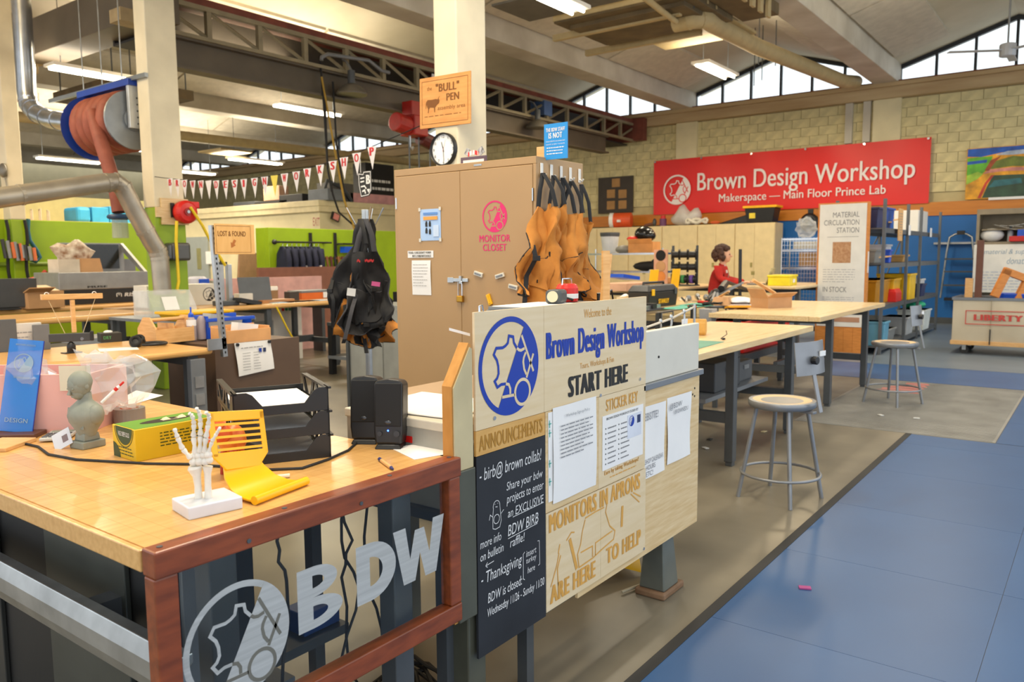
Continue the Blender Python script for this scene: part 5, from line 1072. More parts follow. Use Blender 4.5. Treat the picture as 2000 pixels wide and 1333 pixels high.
# ------------------------------------------------------------------ beige cabinets along the wall
hand_n = 0
Y0 = 6.042
for k in range(6):
    y = Y0+.926*k
    c = thing('storage_cabinet', ('beige two door steel cabinet at the blue wall end of the row', 'beige steel cabinet second in the row from the blue wall, with a paper note', 'beige steel cabinet right behind the person in red', 'beige steel cabinet behind the spool rack', 'beige steel cabinet under the clear bag', 'beige steel cabinet under the orange cooler, last of the row')[k], 'cabinet', (17.9, y, 0), 0, 'beige steel cabinets along the wall')
    obj('carcass', MB().box((.01, .002, 0), (.55, .924, 2.2)), beige, c, bev=.004)
    for a, b in ((.012, .461), (.465, .914)):
        d = obj('door', MB().box((-.01, a, .06), (.012, b, 2.17)), beige, c, bev=.003)
    obj('handle', MB().box((-.03, .50, 1.2), (-.008, .54, 1.3)), mat('handle_brass', '#a99c62', .4, .5), c); obj('latch', MB().box((-.018, .44, 1.02), (-.01, .52, 1.1)), mat('handle_brass', '#a99c62', .4, .5), c)
    if k == 1: obj('note', MB().box((-.012, .3, .9), (-.0105, .42, 1.0)), white, c)
CT = 2.205
co = thing('water_cooler', 'white and orange water cooler lying on the beige cabinets', 'cooler', (18.1, 10.15, CT+.19)); obj('body', MB().cyl((-.02, .12, 0), (.1, -.32, 0), .185, 22), mat('cooler_orange', '#e0592a', .45), co, bev=.01); obj('lid', MB().cyl((-.05, .22, 0), (-.02, .12, 0), .19, 22), white, co, bev=.01); obj('spout', MB().box((-.2, -.14, -.06), (-.14, -.06, .0)), white, co)
def ctop(nm, lab, cat, px, py, fn): p = fx(px, py, 18.1); t = thing(nm, lab, cat, (18.1, p.y, CT)); fn(t); return t
ctop('plastic_bag', 'clear plastic bag full of white rope on the beige cabinets', 'bag', 1340, 438, lambda t: (obj('bag', (lambda m: (m.ell((0, 0, .2), (.2, .42, .22), 18, 10), setattr(m, 'v', [(x, y*(1-.3*z), max(0, z)*(1+.25*math.sin(14*y))) for x, y, z in m.v]), m)[2])(MB()), mat('milky_plastic', '#d6d3cf', .3, alpha=.75), t), obj('rope', MB().tube([(-.18+.02*math.sin(5*w), -.35+.3*math.cos(w)*.9-.0, .09+.05*math.sin(3*w)) for w in [k*.5 for k in range(26)]], .035, 6), mat('white_rope', '#e3ddcd', .7), t)))
ctop('red_can', 'red and blue can beside the clear bag on the cabinets', 'can', 1295, 438, lambda t: (obj('can', MB().cyl((0, 0, 0), (0, 0, .18), .085, 14), mat('plum', '#6a3a64', .5), t), obj('cap', MB().cyl((0, 0, .18), (0, 0, .26), .06, 12), redm, t)))
ctop('small_tools', 'small dark clutter of hand tools near the cooler', 'tool', 1270, 440, lambda t: (obj('handle', MB().tube([(0, .15, .03), (0, -.15, .08)], .035, 8), mat('brown_handle', '#6d4534', .6), t), obj('head', MB().ell((0, -.12, .1), (.06, .05, .1), 10, 6), dgrey, t)))
ctop('tool_bag', 'flat black bag left of the yellow lidded tote', 'bag', 1437, 432, lambda t: obj('body', MB().prism([(-.5, 0), (.5, 0), (-.55, .28), (-.6, .1)], (0, 0, 0), (0, 1, 0), (0, 0, 1), (.3, 0, 0)), black, t, bev=.02))
ctop('storage_tote', 'black storage tote with yellow lid on the beige cabinets', 'tote', 1489, 434, lambda t: (obj('tote', MB().frus((0, 0, 0), (.36, .58), (.42, .7), .33), black, t, bev=.015), obj('lid', MB().box((-.23, -.39, .33), (.23, .39, .385)), yel, t, bev=.012), obj('label', MB().box((-.2, .1, .1), (-.19, .24, .24)), mat('label_yellow', '#e9cf3a', .5), t)))
ctop('orange_glove', 'little orange glove on the cabinet top edge', 'glove', 1400, 437, lambda t: obj('glove', MB().ell((-.1, 0, .04), (.08, .12, .04), 10, 6), mat('orange_glove', '#d9663a', .6), t))
fa_ = thing('wall_fan', 'round black fan mounted by the end of the orange board', 'fan', (18.69, 5.5, 2.2)); obj('housing', MB().lathe([(.05, 0), (.2, .02), (.21, .1), (.17, .14)], n=24, M=Ry(math.radians(-90))), black, fa_)
obj('grille', MB().tube([(-.15, .15*math.cos(w), .15*math.sin(w)) for w in [k*.3 for k in range(21)]], .008, 6, closed=True).tube([(-.15, .08*math.cos(w), .08*math.sin(w)) for w in [k*.3 for k in range(21)]], .008, 6, closed=True), dgrey, fa_); obj('bracket', MB().box((-.02, -.06, .16), (.0, .06, .3)), black, fa_)
solo('wall_speaker', MB().box((-.1, -.09, 0), (0, .1, .66)), black, 'tall narrow black panel on the blue wall beside the station', 'speaker', (18.71, 5.2, 1.93), bev=.01)
# wire shelf before the cabinets, left
def wire_shelf(lab, x, y0, y1, levels, dpt=.45, h=1.95, side=False):
    t = thing('wire_shelf', lab, 'shelf', (x, y0, 0)); Y = y1-y0
    for a in (0, dpt):
        for b in (0, Y): obj('post', MB().cyl((a, b, 0), (a, b, h), .014, 8), chrome, t)
    for z in levels:
        m = MB(); m.box((0, 0, z-.03), (.008, Y, z)).box((dpt-.008, 0, z-.03), (dpt, Y, z)).box((0, 0, z-.03), (dpt, .008, z)).box((0, Y-.008, z-.03), (dpt, Y, z))
        for k in range(1, int(Y/.06)): m.box((0, k*.06-.003, z-.006), (dpt, k*.06+.003, z))
        obj('shelf', m, chrome, t)
    if side:
        m = MB()
        for k in range(int(Y/.05)+1): m.box((-.004, k*.05-.003, .3), (0, k*.05+.003, h))
        for k in range(int((h-.3)/.07)+1): m.box((-.008, 0, .3+.07*k-.003), (-.004, Y, .3+.07*k+.003))
        obj('wire_mesh', m, chrome, t)
    return t
wire_shelf('chrome wire shelf behind the tan aprons holding helmets', 12.5, 6.15, 7.75, (.5, 1.2, 1.52), h=1.6)
wire_shelf('chrome wire mesh cage shelf beside the material station', 14.0, 3.9, 4.6, (.45, .95, 1.25, 1.55, 1.75), h=1.76, side=True)
solo('helmet', MB().ell((0, 0, .13), (.16, .18, .14), 16, 8).ell((-.02, -.1, .1), (.13, .12, .1), 12, 6), mat('gloss_black', '#151516', .2), 'glossy black helmet heaped on the orange carton', 'helmet', (12.7, 6.6, 1.72))
solo('red_hat', MB().ell((0, 0, .05), (.1, .12, .05), 12, 6), redm, 'small red pad under the black helmet', 'hat', (12.62, 6.78, 1.72))
oc = thing('carton', 'orange brown carton carrying the black helmet', 'box', (12.7, 6.6, 1.525)); obj('box', MB().box((-.15, -.24, 0), (.15, .24, .19)), mat('orange_carton', '#d49252', .7), oc); obj('flap', MB().cbox((-.17, 0, .2), (.01, .46, .08), Ry(-.4)), MATS['orange_carton'], oc)
bkt = thing('white_bucket', 'white plastic bucket with dark rim behind the tan aprons', 'bucket', (12.7, 7.3, 1.525)); obj('bucket', MB().lathe([(.13, 0), (.17, .34)], n=22), mat('bucket_white', '#d3d6d8', .4), bkt, smooth=False); obj('rim', MB().lathe([(.172, .3), (.18, .34), (.18, .37), (.16, .37)], n=22), mat('rim_grey', '#4c4f52', .5), bkt)
solo('grey_cloth', MB().ell((0, 0, .06), (.14, .16, .08), 12, 6), mat('grey_fabric', '#8a8880', .8), 'folded grey cap on the wire shelf edge', 'cap', (12.65, 6.98, 1.525))
solo('shoe_pair', MB().ell((0, 0, .08), (.12, .32, .09), 14, 6).ell((0, -.15, .13), (.1, .12, .09), 12, 6), blackm, 'dark bundle on the lower wire shelf behind the clutter', 'bag', (12.7, 6.5, 1.205))
for z, c, s, lb in ((1.26, '#b98e5c', (.3, .3, .25), 'brown carton inside the wire cage shelf'), (.96, '#3d63a0', (.3, .5, .24), 'blue carton low inside the wire cage shelf'), (1.56, '#c9c6bd', (.25, .4, .13), 'pale folded bag on top level of the wire cage')):
    solo('carton', MB().box((0, 0, 0), s), mat('cage_'+c[1:], c, .7), lb, 'box', (14.08, 4.02, z), bev=.01)
bag('clear_bag', 'tall crumpled clear bag standing on the wire cage shelf', (14.2, 4.25, 1.93), (.13, .17, .17), 6)
# ------------------------------------------------------------------ banner, painting, right end of the hall
bw0, bw1, bz0, bz1 = 9.44, 3.09, 2.52, 3.88
bn_ = thing('wall_banner', 'long red vinyl banner with white words across the block wall', 'banner', (XW-.13, bw0, bz0))
R4 = Matrix.Rotation(math.radians(-90), 4, 'Z')
BL = bw0-bw1
bm2 = mat('banner_red', '#e2150c', .42, var=.05, scale=.8)
obj('cloth', MB().sheet(lambda u, v: (-.012*math.sin(9*u*math.pi+2*v)*v-.01*math.sin(23*u+5*v)*v, -BL*u, (bz1-bz0)*v-.02*math.sin(math.pi*u)*v*0), 80, 8, .002), bm2, bn_, smooth=True)
def onb(t, y, z, e=-.034): return t.move(Matrix.Translation((e, y-bw0, z-bz0)) @ R4)
wv = mat('banner_white', '#efe6e4', .5, var=.02)
obj('lettering', onb(text_mb('Brown Design Workshop', w=4.87, h=.56, bold=.006), 8.235, 2.93), wv, bn_); obj('lettering', onb(text_mb('Makerspace \u2014 Main Floor Prince Lab', w=3.75, h=.25, bold=.006), 7.67, 2.70), wv, bn_)
d_, l_ = emblem(.37); obj('emblem', onb(d_, 8.78, 3.12), wv, bn_, label='round white workshop emblem'); obj('emblem_lines', onb(l_, 8.78, 3.12), bm2, bn_)
for k in range(6): obj('grommet', MB().cyl((-.04, -.05-1.25*k, 1.33), (-.03, -.05-1.25*k, 1.33), .025, 10), chrome, bn_)
pt = thing('abstract_painting', 'bright abstract landscape painting on the wall right of the banner', 'painting', (XW-.085, 2.43, 2.56))
cols = {'ground': '#e7a21d', 'sky_band': '#1556b5', 'green_field': '#63b52a', 'light_green_band': '#a4c93a', 'dark_valley': '#2d4a33', 'rust_ridge': '#a3481c', 'pink_stripe': '#d98a7c', 'teal_pool': '#2a6a70', 'pale_cloud': '#b9c6d8', 'orange_slope': '#de6a1e', 'red_line': '#c43a22', 'olive_hill': '#6d7a25'}
pmt = {k: mat('paint_'+k, v, .5, var=.25, scale=5) for k, v in cols.items()}
obj('canvas', MB().box((0, -2.0, 0), (.05, 0, 1.02)), pmt['ground'], pt, bev=.004)
def ps(nm, pts, e): m = MB(); poly(m, pts, .001); obj('paint_patch', m.move(Matrix.Translation((-.001*e, 0, 0)) @ R4), pmt[nm], pt)
ps('sky_band', [(.01,.86),(.25,.84),(.6,.9),(1.2,.92),(1.98,.95),(1.98,1.01),(.01,1.01)], 1); ps('green_field', [(.01,.3),(.2,.42),(.4,.62),(.45,.84),(.25,.84),(.01,.83)], 1); ps('sky_band', [(.01,.7),(.35,.72),(.36,.78),(.01,.76)], 2)
ps('light_green_band', [(.01,.3),(.01,.48),(.2,.55),(.3,.5),(.2,.4)], 2); ps('pale_cloud', [(.5,.86),(.8,.84),(1.3,.86),(1.35,.9),(1.0,.93),(.7,.92)], 2); ps('olive_hill', [(.36,.58),(.5,.74),(.8,.82),(1.05,.78),(1.1,.6),(.8,.62)], 2)
ps('rust_ridge', [(.32,.56),(.42,.76),(.6,.84),(.5,.72),(.4,.56)], 3); ps('pink_stripe', [(.3,.5),(.6,.53),(1.2,.52),(1.3,.56),(.8,.6),(.4,.58)], 3); ps('dark_valley', [(.3,.02),(.4,.3),(.48,.46),(1.0,.45),(1.12,.2),(1.1,.02)], 2)
ps('teal_pool', [(.4,.22),(.5,.36),(.95,.38),(.98,.28)], 3); ps('red_line', [(.22,.02),(.34,.32),(.44,.46),(.5,.47),(.38,.3),(.28,.02)], 3); ps('orange_slope', [(1.1,.5),(1.25,.8),(1.95,.86),(1.95,.5),(1.4,.4)], 2); ps('green_field', [(1.1,.05),(1.25,.3),(1.95,.4),(1.95,.05)], 3); ps('red_line', [(1.08,.4),(1.12,.2),(1.3,.02),(1.36,.02),(1.2,.22),(1.14,.42)], 4)
obj('ledge', MB().box((-.04, -2.0, -.03), (.02, -.42, .02)), white, pt)
dk = thing('framed_board', 'dark framed board with brown papers on the wall left of the banner', 'board', (XW-.08, 10.62, 2.62)); obj('frame', MB().box((0, -.55, 0), (.05, .5, .95)), mat('dark_frame', '#3a3128', .6), dk, bev=.01)
for y, z in ((.1, .1), (-.25, .1), (.1, .4), (-.25, .38), (-.05, .68)): obj('brown_paper', MB().box((-.01, y-.12, z), (0, y+.12, z+.22)), mat('kraft', '#a97f4c', .7), dk)
# material station
ms = thing('material_station', 'tall white and wood material circulation station board', 'station', (12.0, 2.735, 0))
obj('wood_frame', MB().box((.004, 0, 0), (.12, .69, 2.2)), woodo, ms, bev=.003); obj('white_panel', MB().box((-.006, .025, .42), (.004, .665, 2.18)), whitep, ms, bev=.002)
for k in range(5): obj('base_plank', MB().box((-.002, .03+.127*k, .02), (.006, .154+.127*k, .4)), woodo, ms)
def onm(t, y, z, e=-.0075): return t.move(Matrix.Translation((e, y, z)) @ R4)
gp = mat('grey_print', '#7d7d7d', .6)
for wd, z, w in (('MATERIAL', 1.99, .36), ('CIRCULATION', 1.88, .48), ('STATION', 1.77, .3)): obj('lettering', onm(text_mb(wd, w=w, h=.075, align='R'), .12, z), gp, ms)
obj('lettering', onm(text_mb('IN STOCK', w=.33, h=.075), .59, .92), gp, ms); obj('rule_line', MB().box((-.0075, .12, 1.71), (-.006, .55, 1.715)), gp, ms)
obj('brown_photo', MB().box((-.009, .22, 1.34), (-.006, .47, 1.64)), mat('mosaic_brown', '#a9774f', .6, col2='#c49a72', scale=30), ms)
obj('print_rows', onm(rows(rows(MB(), .06, .5, 1.24, 6, .035, .008, seed=21), .06, .5, .84, 5, .03, .007, seed=22), .655, 0), mat('pale_print', '#a5a5a8', .6), ms)
for z in (.6, .49): obj('wood_sample', MB().box((-.012, .07, z), (-.006, .6, z+.07)), mat('rosy_wood', '#b98a6c', .5), ms)
obj('handle_plate', MB().box((.03, -.01, 1.2), (.06, 0, 1.5)), white, ms)
# storage racks along x
rk = thing('storage_rack', 'long grey steel storage rack of shelves behind the material station', 'rack', (12.3, 2.6, 0))
rm_ = mat('rack_grey', '#64686b', .45, .3)
for x in (.05, 1.7, 2.8, 4.7):
    for y in (0, .65): obj('post', MB().box((x-.03, y-.02, 0), (x+.03, y+.02, 2.25)), rm_, rk)
for z in (.12, .72, 1.33, 1.84):
    for a, b in ((.05, 1.7), (1.7, 2.8), (2.8, 4.7)): obj('shelf', MB().box((a, 0, z-.07), (b, .02, z)).box((a, .63, z-.07), (b, .65, z)).box((a, .02, z-.02), (b, .63, z)), rm_, rk)
for a, b, z0, z1 in ((1.7, 2.8, 1.33, 1.84), (2.8, 4.7, .72, 1.84), (.05, 1.7, .12, .72)): obj('brace', MB().tube([(a, .64, z0), (b, .64, z1)], .012, 6), rm_, rk)
def bin_(nm, lab, cat, x, z, s, c, taper=.88, rim=True, y=.3):
    t = thing(nm, lab, cat, (12.3+x, 2.6+y, z+.001)); m = mat('bin_'+c[1:], c, .45)
    obj('body', MB().frus((0, 0, 0), (s[0]*taper, s[1]*taper), (s[0], s[1]), s[2]), m, t, bev=.008)
    if rim: obj('rim', MB().box((-s[0]/2-.012, -s[1]/2-.012, s[2]-.03), (s[0]/2+.012, s[1]/2+.012, s[2])), m, t, bev=.005)
    return t
bin_('storage_bin', 'dark navy bin on the rack top beside the station', 'bin', .35, 1.84, (.45, .4, .3), '#2a3560'); bin_('storage_bin', 'bright blue bin on the rack top', 'bin', .95, 1.84, (.5, .4, .32), '#1a56b8')
bin_('storage_bin', 'grey tub on the middle rack shelf', 'bin', .3, 1.33, (.5, .4, .2), '#8b8b83'); bin_('storage_bin', 'small royal blue bin on the middle rack shelf', 'bin', .66, 1.33, (.16, .2, .2), '#1d4fc0', y=.12); bin_('storage_bin', 'white bucket bin on the middle rack shelf', 'bin', 1.0, 1.33, (.36, .36, .28), '#cfd0d4')
bin_('storage_bin', 'amber bin of scraps deep on the third rack shelf', 'bin', .75, .72, (1.2, .4, .36), '#c98a12'); bin_('storage_crate', 'bright yellow crate standing at the rack front', 'crate', 2.05, .72, (.5, .5, .42), '#f0c10c', .96, y=.2); bin_('storage_crate', 'deeper yellow crate behind the bright yellow one', 'crate', 1.35, .72, (.5, .5, .36), '#dba70d', .96)
bin_('storage_bin', 'light blue tub low at the left of the rack', 'bin', .25, .4, (.3, .3, .3), '#6aa9c4', y=.1) if False else bin_('storage_bin', 'light blue tub on the low rack shelf', 'bin', .25, .12, (.3, .3, .36), '#6aa9c4', y=.1)
bin_('storage_bin', 'red toolbox on the lower rack shelf', 'bin', 1.3, .72, (.3, .2, .2), '#cf2a22', y=.0) if False else None
for k, (x, z, s, c, y, lb) in enumerate(((2.25, 1.33, (.4, .4, .12), '#cfa15f', .3, 'yellow folded board on the middle shelf centre'), (3.5, .72, (.4, .3, .3), '#e2e0dc', .2, 'white bag on the right end shelf'), (3.2, .72, (.4, .35, .22), '#2a3560', .15, 'navy tub on the right end shelf'), (3.4, .12, (.6, .45, .36), '#dfe4df', .15, 'clear tub at the bottom right of the rack'), (2.3, .12, (.6, .4, .3), '#b9bcbd', .2, 'grey tub at the bottom centre of the rack'), (1.0, .12, (.5, .45, .2), '#9a9c9a', .25, 'low grey tub beside the light blue one'))):
    bin_('storage_bin', lb, 'bin', x, z, s, c, y=y)
gt = thing('green_bag', 'mint green bag heaped on the bottom right tub', 'bag', (15.75, 2.78, .48)); obj('bag', MB().ell((0, 0, .075), (.3, .2, .08), 14, 8), mat('mint', '#2fb585', .6), gt)
rtb = thing('toolbox', 'red toolbox on the third shelf of the rack', 'toolbox', (13.55, 2.66, .721)); obj('body', MB().box((-.2, -.06, 0), (.2, .1, .14)), redm, rtb, bev=.008); obj('lid', MB().frus((0, .02, .14), (.4, .16), (.36, .1), .06), redm, rtb, bev=.008); obj('handle', MB().tube([(-.08, .02, .19), (-.08, .02, .23), (.08, .02, .23), (.08, .02, .19)], .008, 6), black, rtb)
wr = random.Random(9)
for k in range(9):
    a = Vector((12.6+.2*k, 2.75+.05*(k % 4), 1.36 if k < 4 else 1.87)); ln = wr.uniform(.5, .9)
    solo('scrap_stick', MB().cbox((0, 0, .05+.03*(k % 3)), (ln, .05, .02), Ry(wr.uniform(-.25, .25)) @ Rz(wr.uniform(-.5, .5))), pine, ('wooden scrap stick lying on the middle rack shelf', 'wooden scrap stick on the top rack shelf')[k > 3], 'wood', a, group=('scrap sticks on the middle shelf', 'scrap sticks on the top shelf')[k > 3])
solo('price_board', MB().box((0, 0, 0), (.28, .015, .48)), pine, 'pale wooden board hung on the rack front with rows of print', 'board', (13.05, 2.545, 1.66), bev=.002)
obj('print_rows', rows(MB(), .04, .24, .4, 9, .04, .01, seed=31).move(Matrix.Translation((0, -.001, 0))), inkg, COL.objects['price_board'])
for x, lb in ((14.0, 'small white label card on the rack post'), (15.9, 'white label card at the far rack end')): solo('label_card', MB().box((-.07, -.004, 0), (.09, 0, .16)), white, lb, 'label', (x, 2.575, 1.76))
solo('white_carton', MB().box((0, 0, 0), (.9, .4, .4)), whitep, 'white carton on the far end of the rack top', 'box', (15.7, 2.75, 1.842), bev=.006)
# ladder on the wall
ld_ = thing('step_ladder', 'grey step ladder hung on the blue wall', 'ladder', (18.6, 2.45, .3))
for s in (-1, 1): obj('rail', MB().tube([(-.04, s*.32, .25), (-.06, s*.24, 1.2), (-.06, s*.2, 1.5), (-.05, s*.1, 1.56), (-.05, 0, 1.57)], .02, 8), steel, ld_)
for z in (.5, .78, 1.04): obj('step', MB().box((-.1, -.27, z), (-.0, .27, z+.03)), dgrey, ld_)
obj('platform', MB().box((-.14, -.24, .2), (.0, .24, .26)), black, ld_); obj('top_handle', MB().box((-.08, -.07, 1.55), (0, .07, 1.63)), black, ld_); obj('wall_hanger', MB().box((0, -.62, 1.36), (.121, .5, 1.4)), steel, ld_)
# donation cubby and sign
cu = thing('donation_cabinet', 'open grey brown cabinet of donated supplies with a printed sign below', 'cabinet', (17.6, .4, 0))
cm_ = mat('taupe', '#8d8069', .6)
for a, b in (((0, 1.62, 0), (.5, 1.67, 2.3)), ((0, 0, 0), (.5, .05, 2.3)), ((0, .05, 2.2), (.5, 1.62, 2.3)), ((0, .05, 1.62), (.5, 1.62, 1.68)), ((.47, .05, .0), (.5, 1.62, 2.2))): obj('panel', MB().box(a, b), cm_, cu)
sg = obj('sign_panel', MB().box((-.012, -.1, .72), (0, 1.69, 1.63)), whitep, cu, label='white printed panel about material and supply donations')
blg = mat('blue_grey_print', '#8fa3b3', .6)
for wd, z, w in (('material & supply', 1.42, .8), ('donation', 1.26, .42)): obj('lettering', text_mb(wd, w=w, h=.12, align='R', shear=.25).move(Matrix.Translation((-.0135, .72, z)) @ R4), blg, sg)
obj('print_rows', rows(MB(), .1, .9, 1.1, 7, .055, .014, seed=33).move(Matrix.Translation((-.0135, 1.66, 0)) @ R4), mat('pale_blue_print', '#aeb6c6', .6), sg)
obj('header_strip', MB().box((-.01, .0, 2.2), (-.001, .75, 2.32)), white, cu)
bo = MB()
for y, z in ((1.62, 1.55), (1.62, .8), (.85, .8)): bo.ell((-.014, y, z), (.012, .025, .025), 8, 6)
obj('bolt', bo, dgrey, cu)
for k, (y, s, c, lb) in enumerate(((1.42, (.25, .36, .26), '#dcdcda', 'white plastic bag in the donation cabinet'), (1.12, (.2, .12, .32), '#9aa2a8', 'grey spray bottle in the donation cabinet'), (.8, (.3, .4, .22), '#1e55c5', 'blue tub in the donation cabinet'), (.95, (.28, .34, .1), '#c22018', 'red flat box at the front of the donation cabinet'))):
    t = thing('supply_item', lb, 'box', (17.75-(.1 if k == 3 else 0), .4+y, 1.681)); mm = mat('supply_%d' % k, c, .5)
    if k == 0: obj('bag', MB().ell((0, 0, .13), (.12, .2, .13), 12, 8), mm, t)
    elif k == 1: obj('bottle', MB().lathe([(.05, 0), (.05, .2), (.02, .26), (.02, .3)], n=12), mm, t)
    else: obj('box', MB().box((-s[0]/2, -s[1]/2, 0), (s[0]/2, s[1]/2, s[2])), mm, t, bev=.01)
ppr = thing('paper_sheaf', 'loose grey papers jutting from the donation cabinet', 'paper', (17.7, 1.6, 1.95))
for k in range(4): obj('sheet', MB().cbox((0, -.1*k, .02*k), (.3, .36, .006), Rx(.3-.2*k)), mat('grey_sheet', '#b9b7b0', .6), ppr)
shf = solo('cabinet_shelf', MB().box((17.62, .47, 1.9), (18.05, 1.98, 1.92)), cm_, 'narrow shelf board inside the donation cabinet', 'shelf')
# canvas cart
ct = thing('canvas_cart', 'cream canvas cart with red stencilled word on a wooden base', 'cart', (13.1, .1, 0))
cv = mat('cart_canvas', '#cbbfa5', .8, col2='#bfb196', scale=2.2, bump=.1)
CLn = 1.68
obj('canvas_front', MB().sheet(lambda u, v: (-.03*math.sin(math.pi*u)*math.sin(math.pi*v)-.008*math.sin(12*u+3*v), CLn*(1-u), .2+.6*v), 24, 10, .004), cv, ct, smooth=True)
obj('canvas_back', MB().box((.8, 0, .2), (.804, CLn, .8)), cv, ct); obj('canvas_side', MB().box((0, -.004, .2), (.8, 0, .8)), cv, ct); obj('canvas_side', MB().box((0, CLn, .2), (.8, CLn+.004, .8)), cv, ct)
obj('rim', MB().box((-.02, -.02, .79), (.0, CLn+.02, .83)).box((.8, -.02, .79), (.82, CLn+.02, .83)).box((0, -.02, .79), (.8, .0, .83)).box((0, CLn, .79), (.8, CLn+.02, .83)), mgrey, ct)
obj('base_board', MB().box((-.02, -.02, .14), (.82, CLn+.02, .2)), pine, ct, bev=.004)
for x in (.1, .7):
    for y in (.15, CLn-.15): cst = obj('caster', MB().cyl((x-.02, y, .06), (x+.02, y, .06), .06, 16), rubber, ct); obj('caster_fork', MB().box((x-.03, y-.025, .06), (x+.03, y+.025, .14)), steel, cst)
for y in (CLn-.48, CLn-.98): obj('strap', MB().box((-.036, y-.008, .16), (-.03, y+.008, .38)), rubber, ct); obj('seam', MB().box((-.034, y-.004, .38), (-.029, y+.004, .8)), mat('seam_thread', '#a3957a', .8), ct)
rs2 = mat('red_stencil', '#c8483e', .7)
obj('lettering', text_mb('LIBERTY', w=.6, h=.085, bold=.03).move(Matrix.Translation((-.045, CLn-.27, .505)) @ R4), rs2, ct)
bx = MB(); stroke(bx, [(0, 0), (.82, 0), (.82, .19), (0, .19), (0, 0)], .012); obj('stencil_border', bx.move(Matrix.Translation((-.045, CLn-.17, .45)) @ R4), rs2, ct)
wf = thing('wooden_arch', 'angled pale wooden frame leaning out of the canvas cart', 'frame', (13.35, 1.15, .78), math.radians(-65))
Tf = Matrix.Rotation(math.radians(22), 4, 'Y')
for a, b in (((-.2, 0, 0), (-.1, .1, .42)), ((.1, 0, 0), (.2, .1, .42)), ((-.2, 0, .34), (.2, .1, .44))): obj('rail', MB().box(a, b).move(Tf), woodo, wf, bev=.004)
for y, z, w, m, lb in ((1.62, .5, .1, pine, 'short pale plank standing at the cart left end'), (1.5, 1.1, .09, mat('brown_board', '#6a4231', .6), 'tall dark brown board standing in the cart')): solo('plank', MB().box((0, -w/2, 0), (.04, w/2, z)), m, lb, 'plank', (13.3, y, .6 if z < 1 else .55), bev=.003)
solo('plank', MB().cbox((0, 0, .02), (.5, .12, .04), Ry(-.2)), pine, 'pale plank end sticking out at the cart right', 'plank', (13.2, .62, .84), -1.2)
wsk = solo('blue_tub', MB().frus((0, 0, 0), (.3, .5), (.34, .56), .16), bluep, 'blue tub resting in the cart behind the frame', 'tub', (13.6, 1.0, .72), bev=.01)
# ------------------------------------------------------------------ person in red
PX, PY = 11.43, 4.72
pr = thing('person', 'person with brown curly hair in a red jacket sitting before a laptop', 'person', (PX, PY, 0), math.radians(-80))
def skinned(nm, pts, edges, rad, m, par, sub=2):
    me = bpy.data.meshes.new(nm); me.from_pydata(pts, edges, []); o = bpy.data.objects.new(nm, me); COL.objects.link(o); o.parent = par
    sk = o.modifiers.new('skin', 'SKIN'); s2 = o.modifiers.new('sub', 'SUBSURF'); s2.levels = s2.render_levels = sub; sk.use_smooth_shade = True
    for v, r in zip(me.skin_vertices[0].data, rad): v.radius = r if hasattr(r, '__len__') else (r, r)
    me.skin_vertices[0].data[0].use_root = True; me.materials.append(m); return o
redj = mat('red_fleece', '#b3231c', .85, var=.12, scale=10); jeans = mat('dark_jeans', '#2b3140', .8)
# local frame: x forward (towards the laptop), y left, z up; seat top .74
body_p = [(0, 0, .82), (.0, 0, .95), (.02, 0, 1.08), (.05, 0, 1.2), (.07, 0, 1.29), (.09, 0, 1.36), (.06, .17, 1.255), (.1, .22, 1.11), (.3, .16, 1.07), (.38, .12, 1.07), (.06, -.17, 1.255), (.1, -.22, 1.11), (.3, -.16, 1.07), (.38, -.12, 1.07)]
body_e = [(0, 1), (1, 2), (2, 3), (3, 4), (4, 5), (3, 6), (6, 7), (7, 8), (8, 9), (3, 10), (10, 11), (11, 12), (12, 13)]
body_r = [(.15, .12), (.14, .11), (.145, .11), (.13, .1), (.075, .075), (.05, .05), .072, .056, .045, .038, .072, .056, .045, .038]
skinned('jacket_body', body_p, body_e, body_r, redj, pr)
leg_p = [(0, 0, .8), (.02, .09, .8), (.44, .12, .80), (.4, .12, .36), (.5, .12, .33), (.02, -.09, .8), (.44, -.12, .80), (.4, -.12, .36), (.5, -.12, .33)]
skinned('trousers', leg_p, [(0, 1), (1, 2), (2, 3), (3, 4), (0, 5), (5, 6), (6, 7), (7, 8)], [.11, .09, .065, .045, .04, .09, .065, .045, .04], jeans, pr)
hp = obj('head', MB().ell((.11, 0, 1.46), (.092, .074, .115), 20, 14).cyl((.085, 0, 1.32), (.1, 0, 1.42), .05, 14).ell((.15, 0, 1.40), (.045, .04, .04), 12, 8).cyl((.195, 0, 1.475), (.222, 0, 1.44), .008, 8, r2=.016).ell((.187, 0, 1.402), (.012, .026, .006), 8, 6), skin, pr)
for s in (-1, 1): obj('ear', MB().ell((.1, s*.077, 1.455), (.022, .01, .033), 10, 6), skin, hp); obj('eye', MB().ell((.19, s*.031, 1.475), (.01, .014, .009), 8, 6), ink, hp)
hr = MB(); rh = random.Random(4)
for k in range(130):
    a, b = rh.uniform(0, 2*math.pi), rh.uniform(-.75, 1.5); cx_ = math.cos(b)*math.cos(a)
    if cx_ > .35 and b < .7: continue
    hr.ell((.07+.118*cx_, .118*math.cos(b)*math.sin(a), 1.475+.125*math.sin(b)), rh.uniform(.03, .045), 8, 6)
obj('hair', hr, mat('brown_hair', '#4a2f22', .75, var=.25, scale=40), pr)
obj('shirt_collar', MB().sheet(lambda u, v: (.155-.03*v, .05*(2*u-1)*(1.1-v*.2), 1.20+.13*v), 4, 4, .008), mat('shirt_white', '#d8d2d0', .7), pr)
obj('zip', MB().tube([(.178, 0, 1.2), (.165, 0, 1.08), (.16, 0, .95)], .006, 6), mat('zip_grey', '#9b8a88', .5), pr)
